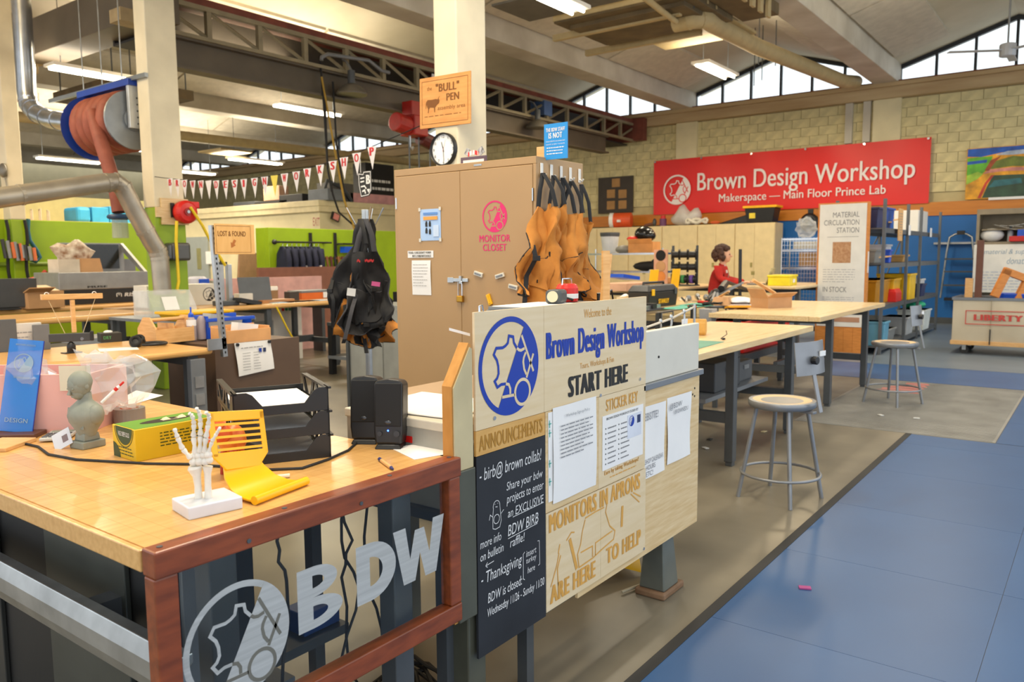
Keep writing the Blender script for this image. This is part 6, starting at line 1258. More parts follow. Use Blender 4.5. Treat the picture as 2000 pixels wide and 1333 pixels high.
for s in (-1, 1):
    hm = MB(); hm.ell((.425, s*.115, 1.062), (.05, .038, .018), 12, 8)
    for k in range(4): hm.tube([(.455, s*(.142-.018*k), 1.066), (.49, s*(.142-.018*k), 1.068), (.512-.004*abs(k-1.5), s*(.14-.017*k), 1.052)], .008, 8, rs=[.009, .0085, .007])
    hm.tube([(.41, s*.09, 1.06), (.44, s*.07, 1.058), (.465, s*.07, 1.05)], .009, 8, rs=[.012, .01, .008])
    obj('hand', hm, skin, pr)
obj('shoe', MB().ell((.5, .12, .3), (.13, .05, .045), 12, 8), black, pr); obj('shoe', MB().ell((.5, -.12, .3), (.13, .05, .045), 12, 8), black, pr)
stool('grey lab stool under the person in the red jacket', PX, PY, .72, math.radians(10), .18)
lap = thing('laptop', 'open laptop covered with stickers in front of the person in red', 'laptop', (PX+.55*math.cos(math.radians(-80)), PY+.62*math.sin(math.radians(-80)), 1.031), math.radians(-80))
obj('keyboard', MB().box((-.14, -.17, 0), (.1, .17, .016)), mat('space_grey', '#6f7276', .4, .5), lap, bev=.003)
obj('screen', MB().cbox((.16, 0, .125), (.01, .34, .25), Ry(.35)), mat('sticker_lid', '#7c7a58', .5, col2='#d9d0b8', scale=22), lap, bev=.003)
# ------------------------------------------------------------------ lost and found desk and the long tables, left of the hall
T1 = workbench('workbench', 'honey butcher block desk under the lost and found sign', .9, 2.84, 4.5, 5.42, .9, (1.1, 2.72), butcher, grp='butcher block desks on the left', th=.04)
obj('modesty_panel', MB().box((.3, .75, .1), (1.75, .78, .84)), mat('chocolate_board', '#4f3a2c', .6), T1)
obj('outlet_box', MB().box((1.78, -.0, .42), (1.88, .05, .84)), mgrey, T1, bev=.004)
for z in (.55, .66): obj('outlet', MB().box((1.8, -.008, z), (1.86, 0, z+.07)), steel, T1)
workbench('workbench', 'long honey table with rounded front edge, in front of the engraver bench', -.2, 4.55, 8.28, 9.2, .9, (.3, 2.4, 4.2), butcher, grp='butcher block desks on the left', th=.06, round_=.026)
workbench('workbench', 'honey table carrying the open dark laptop and the orange white case', 5.12, 7.35, 8.36, 9.4, .9, (6.1, 7.2), butcher, grp='butcher block desks on the left', th=.06, round_=.026)
workbench('workbench', 'farther honey table on which the big grey engraver stands', .0, 5.95, 10.2, 11.5, .9, (.5, 3.0, 5.6), butcher, grp='butcher block desks on the left', th=.06, round_=.026)
bc = thing('low_cabinet', 'brown panelled low cabinet with a taped sticker sheet beside the honey desk', 'cabinet', (2.95, 4.66, 0))
obj('front_panel', MB().box((0, 0, .04), (.68, .02, .895)), mat('umber_panel', '#5b4636', .55, var=.05), bc, bev=.002); obj('body', MB().box((.01, .02, .04), (.67, .6, .89)), MATS['umber_panel'], bc); obj('plinth', MB().box((.03, .03, 0), (.65, .58, .04)), blackm, bc)
P = [fy(457, 671, 4.65), fy(527, 664, 4.65), fy(535, 720, 4.65), fy(466, 736, 4.65)]
b0 = P[3]
ss = solo('sticker_sheet', MB().sheet(lambda u, v: tuple((P[3].lerp(P[2], u).lerp(P[0].lerp(P[1], u), v)-b0)+Vector((0, -.004-.008*math.sin(3*(1-v))*(1-v), 0))), 6, 6, .0006), white, 'white sheet of sticker rows hung on the brown cabinet by two magnets', 'paper', b0, smooth=True)
obj('title_print', rows(MB(), .02, .21, .175, 1, .02, .006, seed=41).move(Matrix.Translation((0, -.012, .012))), inkg, ss); obj('print_rows', rows(rows(MB(), .03, .09, .15, 7, .019, .004, seed=42), .115, .17, .15, 7, .019, .004, seed=43).move(Matrix.Translation((0, -.014, .002))), inkg, ss)
for x, c in ((.16, blueink), (.195, MATS['navy_print'])): obj('stamp', MB().box((x, -.0125, .15), (x+.022, -.0115, .178)), c, ss)
for p in (P[0], P[1]):
    q = p-b0; obj('magnet', MB().cyl((q.x+(.02 if p == P[0] else -.012), -.016, q.z-.012), (q.x+(.02 if p == P[0] else -.012), -.004, q.z-.012), .011, 12), black, ss)
# slotted post and sign
a, b = fy(441, 697, 4.49), fy(416, 440, 4.49)
sp_ = thing('slotted_post', 'galvanised slotted angle post bolted to the honey desk end', 'post', a); dv = b-a
rot = Matrix.Rotation(math.atan2(dv.x, dv.z), 4, 'Y'); H_ = dv.length
obj('angle', MB().prism([(-.016, 0), (.016, 0), (.016, .003), (-.013, .003), (-.013, .03), (-.016, .03)], (0, 0, 0), (1, 0, 0), (0, 1, 0), (0, 0, H_)).move(rot), steel, sp_)
sl = MB()
for k in range(26): sl.box((-.004, -.0012, .02+k*H_/26.5), (.005, 0, .035+k*H_/26.5))
obj('bolt_plate', MB().box((-.12, .0, .05), (.01, .012, .12)), steel, sp_)
obj('slot_row', sl.move(rot), blackm, sp_, kind='stuff')
q = fy(420, 497, 4.485)
lf = thing('lost_found_sign', 'pale wooden lost and found sign with an arrow, fixed to the slotted post', 'sign', q)
Lw = (fy(497, 497, 4.485)-q).x; Lh = fy(420, 437, 4.485).z-q.z
obj('board', MB().box((0, -.008, 0), (Lw, 0, Lh)), mat('sign_ply', '#e0b06c', .5, col2='#d6a35c', scale=3, stretch=(10, 2, 2)), lf, bev=.001)
obj('lettering', text_mb('LOST & FOUND', w=Lw*.7, h=.032, bold=.01).move(Matrix.Translation((.02, -.0085, Lh*.6))), bb, lf)
bx = MB(); stroke(bx, [(.008, .012), (Lw-.03, .012), (Lw-.03, Lh-.012), (.008, Lh-.012), (.008, .012)], .002); obj('border_line', bx.move(Matrix.Translation((0, -.0083, 0))), bb, lf)
ar = MB(); cxx = Lw*.45; poly(ar, [(cxx-.018, .035), (cxx+.016, .052), (cxx+.006, .058), (cxx+.02, .082), (cxx+.004, .09), (cxx-.01, .066), (cxx-.02, .072)]); obj('arrow', ar.move(Matrix.Translation((0, -.0084, .005))), mat('burnt_arrow', '#b06a2c', .6), lf)
# things on the honey desk
q = fz(140, 690, .9)
pm_ = thing('phone_mount', 'black ball mount carrying a camera bar on the honey desk', 'mount', (q.x, q.y, .9))
obj('base', MB().box((-.05, -.03, 0), (.05, .03, .006)), black, pm_); obj('ball_joint', MB().ell((0, 0, .035), (.026, .02, .035), 14, 8).box((-.02, -.015, .0), (.02, .015, .03)), black, pm_)
obj('bar', MB().cbox((-.005, 0, .095), (.22, .025, .05), Rz(-.5)), mat('graphite', '#3c3e40', .4), pm_, bev=.004); obj('clamp', MB().cbox((.1, -.055, .1), (.02, .03, .06), Rz(-.5)), black, pm_, bev=.004); obj('knob', MB().cyl((.045, -.045, .085), (.05, -.03, .085), .01, 10), chrome, pm_)
wt_ = thing('wooden_balance', 'wooden T shaped balance with strings tied to the camera bar', 'balance', (q.x, q.y, 1.0))
E_ = lambda px, py: fy(px, py, q.y)-Vector((q.x, q.y, 1.0))
a, b = E_(80, 581), E_(199, 578); obj('beam', MB().cbox((a+b)/2, ((b-a).length, .025, .032), Ry(-(b-a).z/(b-a).length)), pine, wt_, bev=.002)
a, b = E_(144, 650), E_(142, 586); obj('stem', MB().cbox((a+b)/2, (.022, .02, (b-a).length)), pine, wt_, bev=.002)
for (x0, y0), (x1, y1) in (((95, 588), (127, 652)), ((186, 583), (162, 650))): obj('string', MB().cyl(E_(x0, y0), E_(x1, y1), .0018, 5), mat('twine', '#d8c49a', .8), wt_)
for px, py in ((91, 575), (184, 573)): p = E_(px, py); obj('loop', MB().tube([p+Vector((.012*math.cos(w), 0, .01*math.sin(w))) for w in [k*.7 for k in range(9)]], .0025, 5), white, wt_)
q = fz(290, 677, .9)
hp_ = thing('headphones', 'black over ear headphones lying folded on the honey desk', 'headphones', (q.x, q.y+.02, .9), -.6)
obj('headband', MB().tube([(.02+.095*math.cos(w), .075*math.sin(w), .016) for w in [-2.0+.2*k for k in range(21)]], .011, 8, rs=[.009+.003*math.sin(k/20*math.pi) for k in range(21)]), black, hp_)
for x, y, r_ in ((-.06, -.03, .2), (-.05, .05, -.3)): e_ = obj('ear_cup', MB().lathe([(.02, -.018), (.036, -.016), (.04, 0), (.036, .016), (.024, .018)], c=(x, y, .03), n=20, M=Rx(.9+r_)), black, hp_, smooth=True); obj('cushion', MB().tube([Vector((x, y, .032))+Rx(.9+r_) @ Vector((.028*math.cos(w), .028*math.sin(w), .02)) for w in [k*.4 for k in range(16)]], .01, 7, closed=True), blackm, e_)
q = fz(228, 683, .9); solo('printed_sheet', MB().box((-.1, -.09, 0), (.12, .09, .0012)), white, 'white printed sheet lying under the headphones', 'paper', (q.x, q.y, .9005), -.4)
q0_, q1_ = fz(275, 668, .9), fz(352, 668, .9)
cd2 = thing('tool_caddy', 'light wooden tool caddy with round handle on the honey desk', 'caddy', (2.74, 5.0, .9), .12)
cw, cdp_, chh = .30, .19, .15
for x in (0, cw-.012):
    obj('end_board', MB().prism([(0, 0), (cdp_, 0), (cdp_, .1), (cdp_*.68, .175), (cdp_*.32, .175), (0, .1)], (x, 0, 0), (0, 1, 0), (0, 0, 1), (.012, 0, 0)), pine, cd2, bev=.001)
obj('side_board', MB().box((.012, 0, 0), (cw-.012, .01, .095)), pine, cd2); obj('side_board', MB().box((.012, cdp_-.01, 0), (cw-.012, cdp_, .095)), pine, cd2); obj('divider', MB().box((cw*.48, .01, 0), (cw*.5, cdp_-.01, .13)), pine, cd2); obj('handle', MB().cyl((.012, cdp_/2, .155), (cw-.012, cdp_/2, .155), .012, 12), pine, cd2); obj('floor_board', MB().box((.012, .01, 0), (cw-.012, cdp_-.01, .008)), pine, cd2)
q = fz(380, 665, .9)
for k, (dx, lb) in enumerate(((0, 'clear squeeze bottle with blue cap behind the wooden caddy'), (.075, 'second clear bottle without cap beside the blue capped one'))):
    bt_ = thing('squeeze_bottle', lb, 'bottle', (q.x+dx, q.y+.03, .9)); obj('body', MB().lathe([(.03, 0), (.032, .01), (.032, .13), (.02, .155), (.014, .165)], n=16), mat('milky_bottle', '#b9a9a4', .3, alpha=.75), bt_, smooth=True)
    if k == 0: obj('cap', MB().lathe([(.018, .16), (.018, .18), (.006, .195), (.005, .23)], n=12), bluep, bt_); obj('label', MB().lathe([(.0325, .1), (.0325, .14)], n=16), white, bt_)
bl2 = thing('blue_bin', 'bright blue stacking bin next to the squeeze bottles', 'bin', (3.13, 5.02, .9), .0)
obj('back_wall', MB().box((0, .19, 0), (.36, .2, .16)), bluep, bl2, bev=.003); obj('side_wall', MB().box((0, 0, 0), (.01, .19, .16)), bluep, bl2, bev=.003); obj('side_wall', MB().box((.35, 0, 0), (.36, .19, .13)), bluep, bl2, bev=.003); obj('front_wall', MB().box((.01, 0, 0), (.35, .01, .08)), bluep, bl2, bev=.003); obj('lip', MB().box((-.015, -.02, .12), (.375, .0, .145)), bluep, bl2, bev=.004); obj('bottom', MB().box((.01, .01, 0), (.35, .19, .01)), bluep, bl2)
obj('contents', MB().cbox((.18, .1, .1), (.26, .1, .1), Ry(.2)), mat('grey_contents', '#b3b2ac', .6), bl2)
bw_ = thing('wooden_box', 'open topped orange wooden box on the brown cabinet', 'box', (3.05, 4.66, .896))
for a, b in (((0, 0, 0), (.34, .012, .085)), ((0, .19, 0), (.34, .2, .11)), ((0, .012, 0), (.012, .19, .1)), ((.328, .012, 0), (.34, .19, .1)), ((.012, .012, 0), (.328, .19, .01))): obj('side', MB().box(a, b), mat('peach_wood', '#d9a066', .55), bw_, bev=.001)
obj('papers', MB().cbox((.2, .1, .09), (.16, .08, .06), Ry(.15)), white, bw_)
q = fz(212, 668, .9); kb = thing('small_box', 'small black cardboard box with green lettering on the honey desk', 'box', (q.x, q.y, .9), -.25); obj('carton', MB().box((-.055, -.05, 0), (.075, .07, .062)), mat('black_carton', '#2b2b27', .6), kb, bev=.002); obj('lettering', text_mb('DRY', w=.05, h=.022, bold=.02).move(Matrix.Translation((-.04, -.0505, .022))), mat('green_ink', '#4b8f55', .6), kb); obj('tissue', MB().ell((.0, .0, .068), (.03, .025, .012), 8, 5), white, kb)
for px, w, h, c, lb in ((38, .22, .17, '#cfccc6', 'white carton with printed panel at the back of the honey desk'), (-12, .12, .2, '#55585b', 'grey appliance at the far left of the honey desk'), (84, .09, .16, '#6d7073', 'slim grey case beside the white carton')):
    q = fz(px, 684, .9); t = thing('carton', lb, 'box', (q.x, min(q.y, 5.38), .9), -.1); obj('box', MB().box((-w/2, 0, 0), (w/2, .03 if q.y > 5.3 else .12, h)), mat('c_'+c[1:], c, .6), t, bev=.003)
    if px == 38: obj('print_rows', rows(MB(), -.06, .08, .11, 3, .03, .006, seed=51).move(Matrix.Translation((0, -.001, 0))), inkg, t)
# dark stuff under and behind the honey desk
for x, y, sx_, sy_, h, c, lb in ((1.3, 6.2, 1.6, .5, .8, '#26241f', 'dark low shelf unit behind the honey desk'), (2.6, 7.3, .5, .4, .72, '#2d2e30', 'dark computer case behind the wooden caddy'), (3.35, 7.4, .35, .4, .75, '#8b8f92', 'grey speaker cabinet under the long honey table')):
    t = thing('equipment_case', lb, 'case', (x, y, 0)); obj('case', MB().box((0, 0, 0), (sx_, sy_, h)), mat('eq_'+c[1:], c, .5), t, bev=.006)
    for k in range(2): obj('round_port', MB().cyl((sx_*(.3+.35*k), -.006, h*.75), (sx_*(.3+.35*k), .0, h*.75), .05, 16), mat('pale_port', '#c9c9c5', .4), t)
# engraver
e0, e1 = fy(118, 592, 10.5), fy(295, 592, 10.5); ew = e1.x-e0.x
en = thing('laser_engraver', 'big grey and black laser engraver with open lid on the far table', 'machine', (e0.x, 10.5, .9))
gg = mat('engraver_grey', '#8f9192', .4, .3)
obj('riser', MB().box((.06, .01, 0), (ew, .7, .19)), mat('riser_black', '#1c1c1d', .4), en, bev=.004); obj('hood', MB().box((0, 0, .19), (ew, .72, .41)), gg, en, bev=.01)
obj('lid', MB().box((.3, .62, .41), (ew-.02, .68, .8)), gg, en, bev=.004); obj('lid_side', MB().prism([(.02, .41), (.62, .8), (.68, .8), (.68, .74), (.12, .41)], (ew-.06, 0, 0), (0, 1, 0), (0, 0, 1), (.04, 0, 0)), gg, en); obj('window', MB().box((.36, .6, .45), (ew-.1, .62, .78)), mat('smoked_glass', '#23241f', .15), en)
obj('lettering', text_mb('RISER', w=.25, h=.05, bold=.03, shear=.2).move(Matrix.Translation((ew-.36, .008, .08))), mat('white_logo', '#d5d5d5', .5), en); obj('logo_mark', MB().tube([(ew-.46, .006, .08), (ew-.46, .006, .12), (ew-.44, .006, .13), (ew-.43, .006, .1), (ew-.42, .006, .13), (ew-.4, .006, .12), (ew-.4, .006, .08)], .007, 5), MATS['white_logo'], en)
obj('lettering', text_mb('MUSE', w=.26, h=.025, bold=.03).move(Matrix.Translation((.34, -.001, .21))), ink, en)
bx_ = thing('carton', 'open white and brown carton full of wood scraps on the engraver', 'box', (e0.x+.06, 10.62, 1.31)); obj('box', MB().box((0, 0, 0), (.26, .3, .17)), mat('white_card', '#cfc4b4', .7), bx_); obj('box_brown', MB().frus((.4, .15, 0), (.32, .28), (.26, .25), .18), card, bx_)
bg_ = thing('paper_bag', 'crumpled brown and white paper bag heaped over the carton on the engraver', 'bag', (e0.x+.35, 10.85, 1.35)); obj('bag', (lambda m: (m.ell((0, 0, .2), (.26, .12, .16), 14, 8), setattr(m, 'v', [(x*(1+.2*math.sin(30*z)), y, z*(1+.12*math.sin(22*x))) for x, y, z in m.v]), m)[2])(MB()), mat('brown_white_bag', '#7a4f2b', .7, col2='#d9d3c6', scale=12), bg_)
pkf = solo('pink_card', MB().box((0, 0, 0), (.12, .01, .22)), mat('hot_pink', '#d9406f', .6), 'pink card standing behind the engraver beside the duct', 'card', (e1.x-.14, 11.26, 1.31+.17)); pkf['kind'] = 'thing'
solo('engraver_shelf', MB().box((0, 0, 0), (.5, .2, .58)), mgrey, 'grey box behind the engraver carrying the pink card', 'box', (e1.x-.3, 11.24, .9))
q = fz(105, 602, .9); cbx = thing('carton', 'open cardboard box with flaps beside the engraver', 'box', (q.x-.25, q.y+.05, .9), .1); obj('box', MB().box((0, 0, 0), (.42, .3, .2)), card, cbx); obj('flap', MB().cbox((.1, -.06, .22), (.3, .01, .15), Rx(1.2)), card, cbx); obj('flap', MB().cbox((.2, .2, .23), (.4, .3, .01), Rx(.2)), mat('light_card', '#dcc6a4', .7), cbx)
q = fz(30, 606, .9); mo = thing('monitor', 'dark computer monitor at the left end of the far table', 'monitor', (q.x, q.y+.15, .9), -.1); obj('panel', MB().box((-.38, 0, .02), (.3, .03, .36)), mat('screen_grey', '#3e3f40', .3), mo, bev=.01); obj('foot', MB().box((-.15, -.08, 0), (.1, .1, .02)), black, mo); obj('stem', MB().box((-.06, .03, .01), (.02, .06, .2)), black, mo)
for k, (px, py, c, lb) in enumerate(((68, 560, '#b23a2a', 'red clamp in the clutter before the green partition'), (95, 555, '#8c9296', 'grey tool in the clutter before the green partition'), (112, 548, '#3b3d3f', 'dark bench grinder in the clutter before the green partition'))):
    q = fy(px, py, 11.3); t = thing('bench_tool', lb, 'tool', (q.x, 11.3, .9)); obj('stand', MB().box((-.05, -.05, 0), (.05, .05, q.z-.9)), mgrey, t); obj('head', MB().ell((0, 0, q.z-.86), (.12, .08, .09), 10, 6).tube([(0, 0, q.z-.86), (.15, 0, q.z-.7)], .03, 6), mat('bt_'+c[1:], c, .5), t)
# acrylic bin, yellow tray, laptop table things
q = fz(300, 614, .9)
cb2 = thing('acrylic_bin', 'clear acrylic bin with slanted front and a white paper note', 'bin', (fy(298, 614, 7.75).x, 7.72, .881))
obj('shell', MB().prism([(0, 0), (.4, 0), (.4, .26), (.13, .26), (.02, .1)], (0, 0, 0), (0, 1, 0), (0, 0, 1), (.48, 0, 0)), mat('clear_acrylic', '#e8eaea', .2, alpha=.35), cb2); obj('note', MB().cbox((.2, .03, .13), (.16, .004, .15), Rx(-.45)), white, cb2)
wb_ = thing('white_shelf_unit', 'white low shelf unit with black round emblem behind the acrylic bin', 'shelf', (fy(409, 585, 8.95).x-.5, 8.95, .9)); obj('box', MB().box((-.3, 0, 0), (.62, .3, .26)), whitep, wb_, bev=.003)
d_, l_ = emblem(.085); obj('emblem', d_.move(Matrix.Translation((.5, -.001, .13))), ink, wb_); obj('emblem_lines', l_.move(Matrix.Translation((.5, -.001, .13))), whitep, wb_)
yt = thing('yellow_tray', 'yellow plastic tray behind the wooden caddy', 'tray', (4.05, 6.95, .88)); obj('tray', MB().frus((.25, .15, 0), (.5, .28), (.58, .34), .07), yel, yt, bev=.006); obj('rim', MB().box((-.06, -.04, .06), (.56, .34, .085)), yel, yt, bev=.006)
ytd = thing('equipment_stand', 'steel stand under the yellow tray', 'stand', (4.0, 6.9, 0)); obj('shelf', MB().box((0, 0, .85), (.85, 1.3, .879)), mgrey, ytd)
for x in (.03, .82):
    for y in (.03, 1.27): obj('leg', MB().box((x-.02, y-.02, 0), (x+.02, y+.02, .85)), dgrey, ytd)
q = fy(505, 590, 8.75); lp2 = thing('laptop', 'dark open laptop seen from behind on the honey table', 'laptop', (6.15, 8.75, .9), -.15); obj('lid', MB().cbox((0, 0, .17), (.44, .012, .33), Rx(-.2)), mat('laptop_grey', '#54585c', .45), lp2, bev=.006); obj('base', MB().box((-.22, .03, 0), (.22, .35, .02)), black, lp2, bev=.004)
ex = thing('extrusion_stand', 'pair of aluminium extrusion columns with a black foot on the honey table', 'stand', (5.62, 8.6, .9))
for x in (-.05, .06): obj('column', MB().box((x-.028, -.03, .02), (x+.028, .03, .5)), mat('anodised', '#b4b6b6', .35, .7), ex, bev=.003)
obj('foot', MB().box((-.12, -.1, 0), (.13, .1, .06)), dgrey, ex, bev=.01); obj('clamp', MB().box((-.05, -.04, .5), (.02, .04, .53)).tube([(-.04, 0, .53), (-.05, 0, .6)], .012, 6), black, ex)
for k, (px, py, s, c, y, lb) in enumerate(((480, 562, (.2, .12, .13), '#d8d5cc', 8.7, 'white printed carton between the columns and the laptop'), (468, 566, (.16, .08, .1), '#2a4db0', 8.95, 'blue printed carton behind the white carton'), (620, 575, (.55, .3, .09), '#d96a1f', 8.9, 'orange fronted grey case on the honey table'), (575, 572, (.16, .12, .12), '#3b342f', 8.8, 'dark camera like device beside the orange case'), (545, 588, (.5, .25, .035), '#b98250', 8.62, 'stack of brown boards right of the laptop'))):
    q = fz(px, 592, .9); t = thing('carton' if k < 2 else 'case', lb, 'box', (fy(px, py, y).x, y, .9)); obj('box', MB().box((-s[0]/2, 0, 0), (s[0]/2, s[1], s[2])), mat('t3_%d' % k, c, .55), t, bev=.004)
    if k == 2: obj('grey_lid', MB().box((-.28, -.005, .09), (.28, .31, .12)), mgrey, t, bev=.004); obj('white_end', MB().box((.1, -.006, .01), (.285, .0, .09)), white, t)
for px, lb in ((560, 'pale blue sheet under the brown boards'), (605, 'pale blue sheet at the table front right of the boards')): q = fz(px, 589, .9); solo('blue_sheet', MB().box((-.35, -.08, 0), (.3, .1, .006)), mat('pale_blue_sheet', '#8fb4cf', .5), lb, 'sheet', (q.x, 8.5, .9005))
solo('paper_folder', MB().cbox((0, 0, .04), (.3, .2, .05), Ry(.2)), mat('yellow_black', '#2b2b2c', .5), 'black folder with yellow strip before the laptop', 'folder', (5.85, 8.5, .9)); 
wc = thing('white_machine', 'white bench machine with coloured buttons standing below the laptop table', 'machine', (6.25, 9.42, 0)); obj('body', MB().box((0, 0, 0), (1.15, .4, .82)), whitep, wc, bev=.01); obj('recess', MB().box((.15, -.004, .25), (.65, .001, .6)), mat('grey_recess', '#a7aaa8', .5), wc)
for k, c in enumerate((redm, mat('green_button', '#2f8f5a', .4), mat('green_button', '#2f8f5a', .4), black)): obj('button', MB().cyl((.82+.06*k, -.01, .74), (.82+.06*k, 0, .74), .022, 10), c, wc)
# frames, boards and foam behind
solo('pink_foam_sheet', MB().box((0, 0, 0), (2.6, .05, 1.18)), mat('pink_insulation', '#d9a9a2', .6), 'long pink foam sheet standing behind the laptop table', 'sheet', (6.0, 10.4, 0))
solo('brown_board', MB().box((0, 0, 0), (2.2, .06, 1.32)), mat('redbrown_board', '#8a5a48', .55), 'red brown board standing before the row of jackets', 'board', (8.1, 11.4, 0))
for k, (px, h, c, lb) in enumerate(((385, .34, '#c9cbd8', 'white tall bin with blue handle by the green column'), (402, .28, '#6d6a58', 'olive motor unit with wooden base next to the white bin'), (520, .2, '#9c7a54', 'wooden jig with loose paper left of the red brown board'))):
    q = fy(px, 545, 10.0); t = thing('equipment', lb, 'machine', (q.x, 10.0, .86)); obj('body', MB().lathe([(.12, 0), (.13, .05), (.13, h), (.1, h+.03)], n=18) if k != 2 else MB().box((-.2, 0, 0), (.2, .2, h)), mat('q_%d' % k, c, .5), t); obj('cap', MB().box((-.05, -.14, h*.7), (.1, -.1, h)), (bluep, dgrey, white)[k], t, bev=.01)
shb = thing('work_table', 'table with brown top behind the honey laptop table', 'table', (4.9, 9.85, 0)); obj('table_top', MB().box((0, 0, .82), (3.4, .33, .86)), MATS['worn_top'], shb)
for x in (.1, 3.3): obj('leg', MB().box((x-.03, .05, 0), (x+.03, .28, .82)), dgrey, shb)
fr_ = thing('steel_frame_table', 'black steel framed rolling table beneath the black aprons', 'table', (6.55, 7.05, 0)); obj('table_top', MB().box((0, 0, .62), (1.6, .8, .66)), mat('gunmetal_top', '#4a4c4d', .4, .4), fr_); obj('lower_shelf', MB().box((0, 0, .2), (1.6, .8, .24)), mgrey, fr_)
for x in (.04, 1.2, 1.56):
    for y in (.04, .76): obj('leg', MB().box((x-.035, y-.035, 0), (x+.035, y+.035, 1.0 if x > 1 else .62)), blackm, fr_)
gc = thing('grey_locker', 'low light grey steel locker behind the coat stand', 'locker', (5.2, 4.95, 0)); obj('body', MB().box((0, 0, 0), (.45, .95, 1.02)), mat('locker_grey', '#8f928e', .45), gc, bev=.004)
for k in range(2): obj('door', MB().box((-.01, .03+.455*k, .05), (0, .465+.455*k, .98)), mat('locker_grey', '#8f928e', .45), gc, bev=.003)
obj('dark_side', MB().box((-.02, .95, 0), (.46, .985, 1.03)), dgrey, gc)
solo('plywood_sheet', MB().cbox((0, 0, .8), (1.0, .04, 1.6), Rx(.1)), mat('tired_ply', '#a98466', .6), 'brown plywood sheet leaning left of the row of jackets', 'sheet', (9.7, 14.0, 0), .5)
cyb = thing('cyan_crate', 'cyan plastic crate on the shelf of the rolling table', 'crate', (7.3, 7.2, .241)); obj('crate', MB().box((0, 0, 0), (.35, .35, .3)), mat('cyan', '#2ba5d0', .45), cyb, bev=.01); obj('divider', MB().box((.16, -.006, .0), (.19, .0, .3)), dgrey, cyb)
pkc = solo('pink_carton', MB().frus((0, 0, 0), (.3, .3), (.36, .34), .2), mat('salmon_card', '#d99a80', .6), 'salmon open carton on top of the rolling table', 'box', (7.0, 7.4, .661))
# ------------------------------------------------------------------ green partition: jackets, tools, hoses
jr = thing('garment_rail', 'black garment rail fixed to the green partition', 'rail', (9.15, 12.36, 1.78)); obj('rod', MB().cyl((0, 0, 0), (1.35, 0, 0), .018, 8), black, jr); obj('end_knob', MB().ell((0, 0, 0), (.05, .05, .05), 10, 6), black, jr)
for x in (.1, 1.25): obj('bracket', MB().box((x-.015, 0, -.02), (x+.015, .14, .02)), black, jr)
navy = mat('navy_cloth', '#161c36', .85, var=.2, scale=12)
for k in range(9):
    x = 9.32+.105*k; t = thing('jacket', ('first', 'second', 'third', 'fourth', 'fifth', 'sixth', 'seventh', 'eighth', 'ninth')[k]+' navy work jacket from the left end of the garment rail', 'jacket', (x, 12.36, 1.76), .25*math.sin(k*2.1), 'navy jackets on the garment rail')
    obj('body', MB().sheet(lambda u, v: ((.03+.05*v)*math.cos(2*math.pi*u), (.16+.06*v+.02*math.sin(3*v))*math.sin(2*math.pi*u)*(.35+.65*min(1, v*4)), -.06-.6*v), 18, 8), navy, t, smooth=True)
    obj('sleeve', MB().tube([(0, -.14, -.12), (-.03, -.22, -.3), (-.02, -.21, -.62)], .05, 8, rs=[.05, .055, .045]), navy, t); obj('hanger', MB().tube([(0, 0, .02), (.02, 0, .0), (0, 0, -.06)], .005, 5), chrome, t)
    if k in (5, 7): obj('white_stripe', MB().box((-.1, -.24, -.62), (-.07, -.2, -.42)), white, t)
for px, lb in ((605, 'black upright strip on the green partition right of the jackets'), (653, 'black upright strip on the green partition behind the aprons')):
    q = fy(px, 455, 12.49); solo('wall_strip', MB().box((-.03, -.03, -.75), (.03, 0, 0)), blackm, lb, 'strip', q)
tr_ = thing('tool_rack', 'wooden tool rack with dark red tools on the green partition', 'rack', fy(625, 505, 12.4)); obj('rail', MB().box((-.1, 0, -.02), (.6, .08, .02)), mat('rack_wood', '#8a5a36', .6), tr_)
for k in range(7): obj('tool', MB().tube([(-.05+.1*k, -.02, .04), (-.03+.1*k, -.03, -.18)], .025, 6), (mat('maroon', '#5b2a24', .5), black, MATS['rack_wood'])[k % 3], tr_)
dkd = thing('wall_shelf', 'small dark shelf with blue tub on the green partition', 'shelf', fy(670, 478, 12.3)); obj('board', MB().box((0, 0, 0), (.5, .18, .03)), blackm, dkd); obj('tub', MB().box((.05, .0, -.16), (.3, .15, -.04)), bluep, dkd)
for k, (px, py) in enumerate(((12, 430), (48, 430))):
    q = fy(px, py, 12.19); solo('hanging_line', MB().tube([q+Vector((.02*math.sin(j), 0, -.14*j))-q for j in range(10)], .022, 6), blackm, ('black cord hanging down the green partition at far left', 'thinner black cord beside the blue hose on the green partition')[k], 'cord', q)
q = fy(55, 428, 12.4); solo('blue_hose', MB().tube([fy(*p, 12.4)-q for p in ((55, 428), (54, 450), (58, 470), (72, 490), (78, 503), (70, 511), (60, 507))], .03, 8), mat('steel_blue', '#23617f', .5), 'steel blue air hose hanging in a loop on the green partition', 'hose', q)
for k, (px, py, lb) in enumerate(((24, 485, 'cluster of black and orange hand tools hung at far left on the green partition'), (48, 490, 'grey air fittings hung beside the blue hose'))):
    q = fy(px, py, 12.14); t = thing('hand_tool', lb, 'tool', q)
    for j in range(5): obj('tool', MB().tube([(-.12+.06*j, 0, .12-.02*j), (-.1+.055*j, -.03, -.14)], .025, 6), (black, mgrey, mat('tool_orange', '#c8642d', .5))[(j+k) % 3], t)
pp = thing('wall_pipe', 'grey conduit with switch box running along the green partition', 'pipe', (4.4, 12.46, 1.42)); obj('pipe', MB().tube([(-.6, 0, 0), (1.4, 0, 0), (1.4, 0, -.5)], .03, 8), mat('pipe_green', '#6f8530', .5), pp); obj('box', MB().box((1.0, -.06, -.16), (1.35, .03, .04)), mgrey, pp, bev=.006)
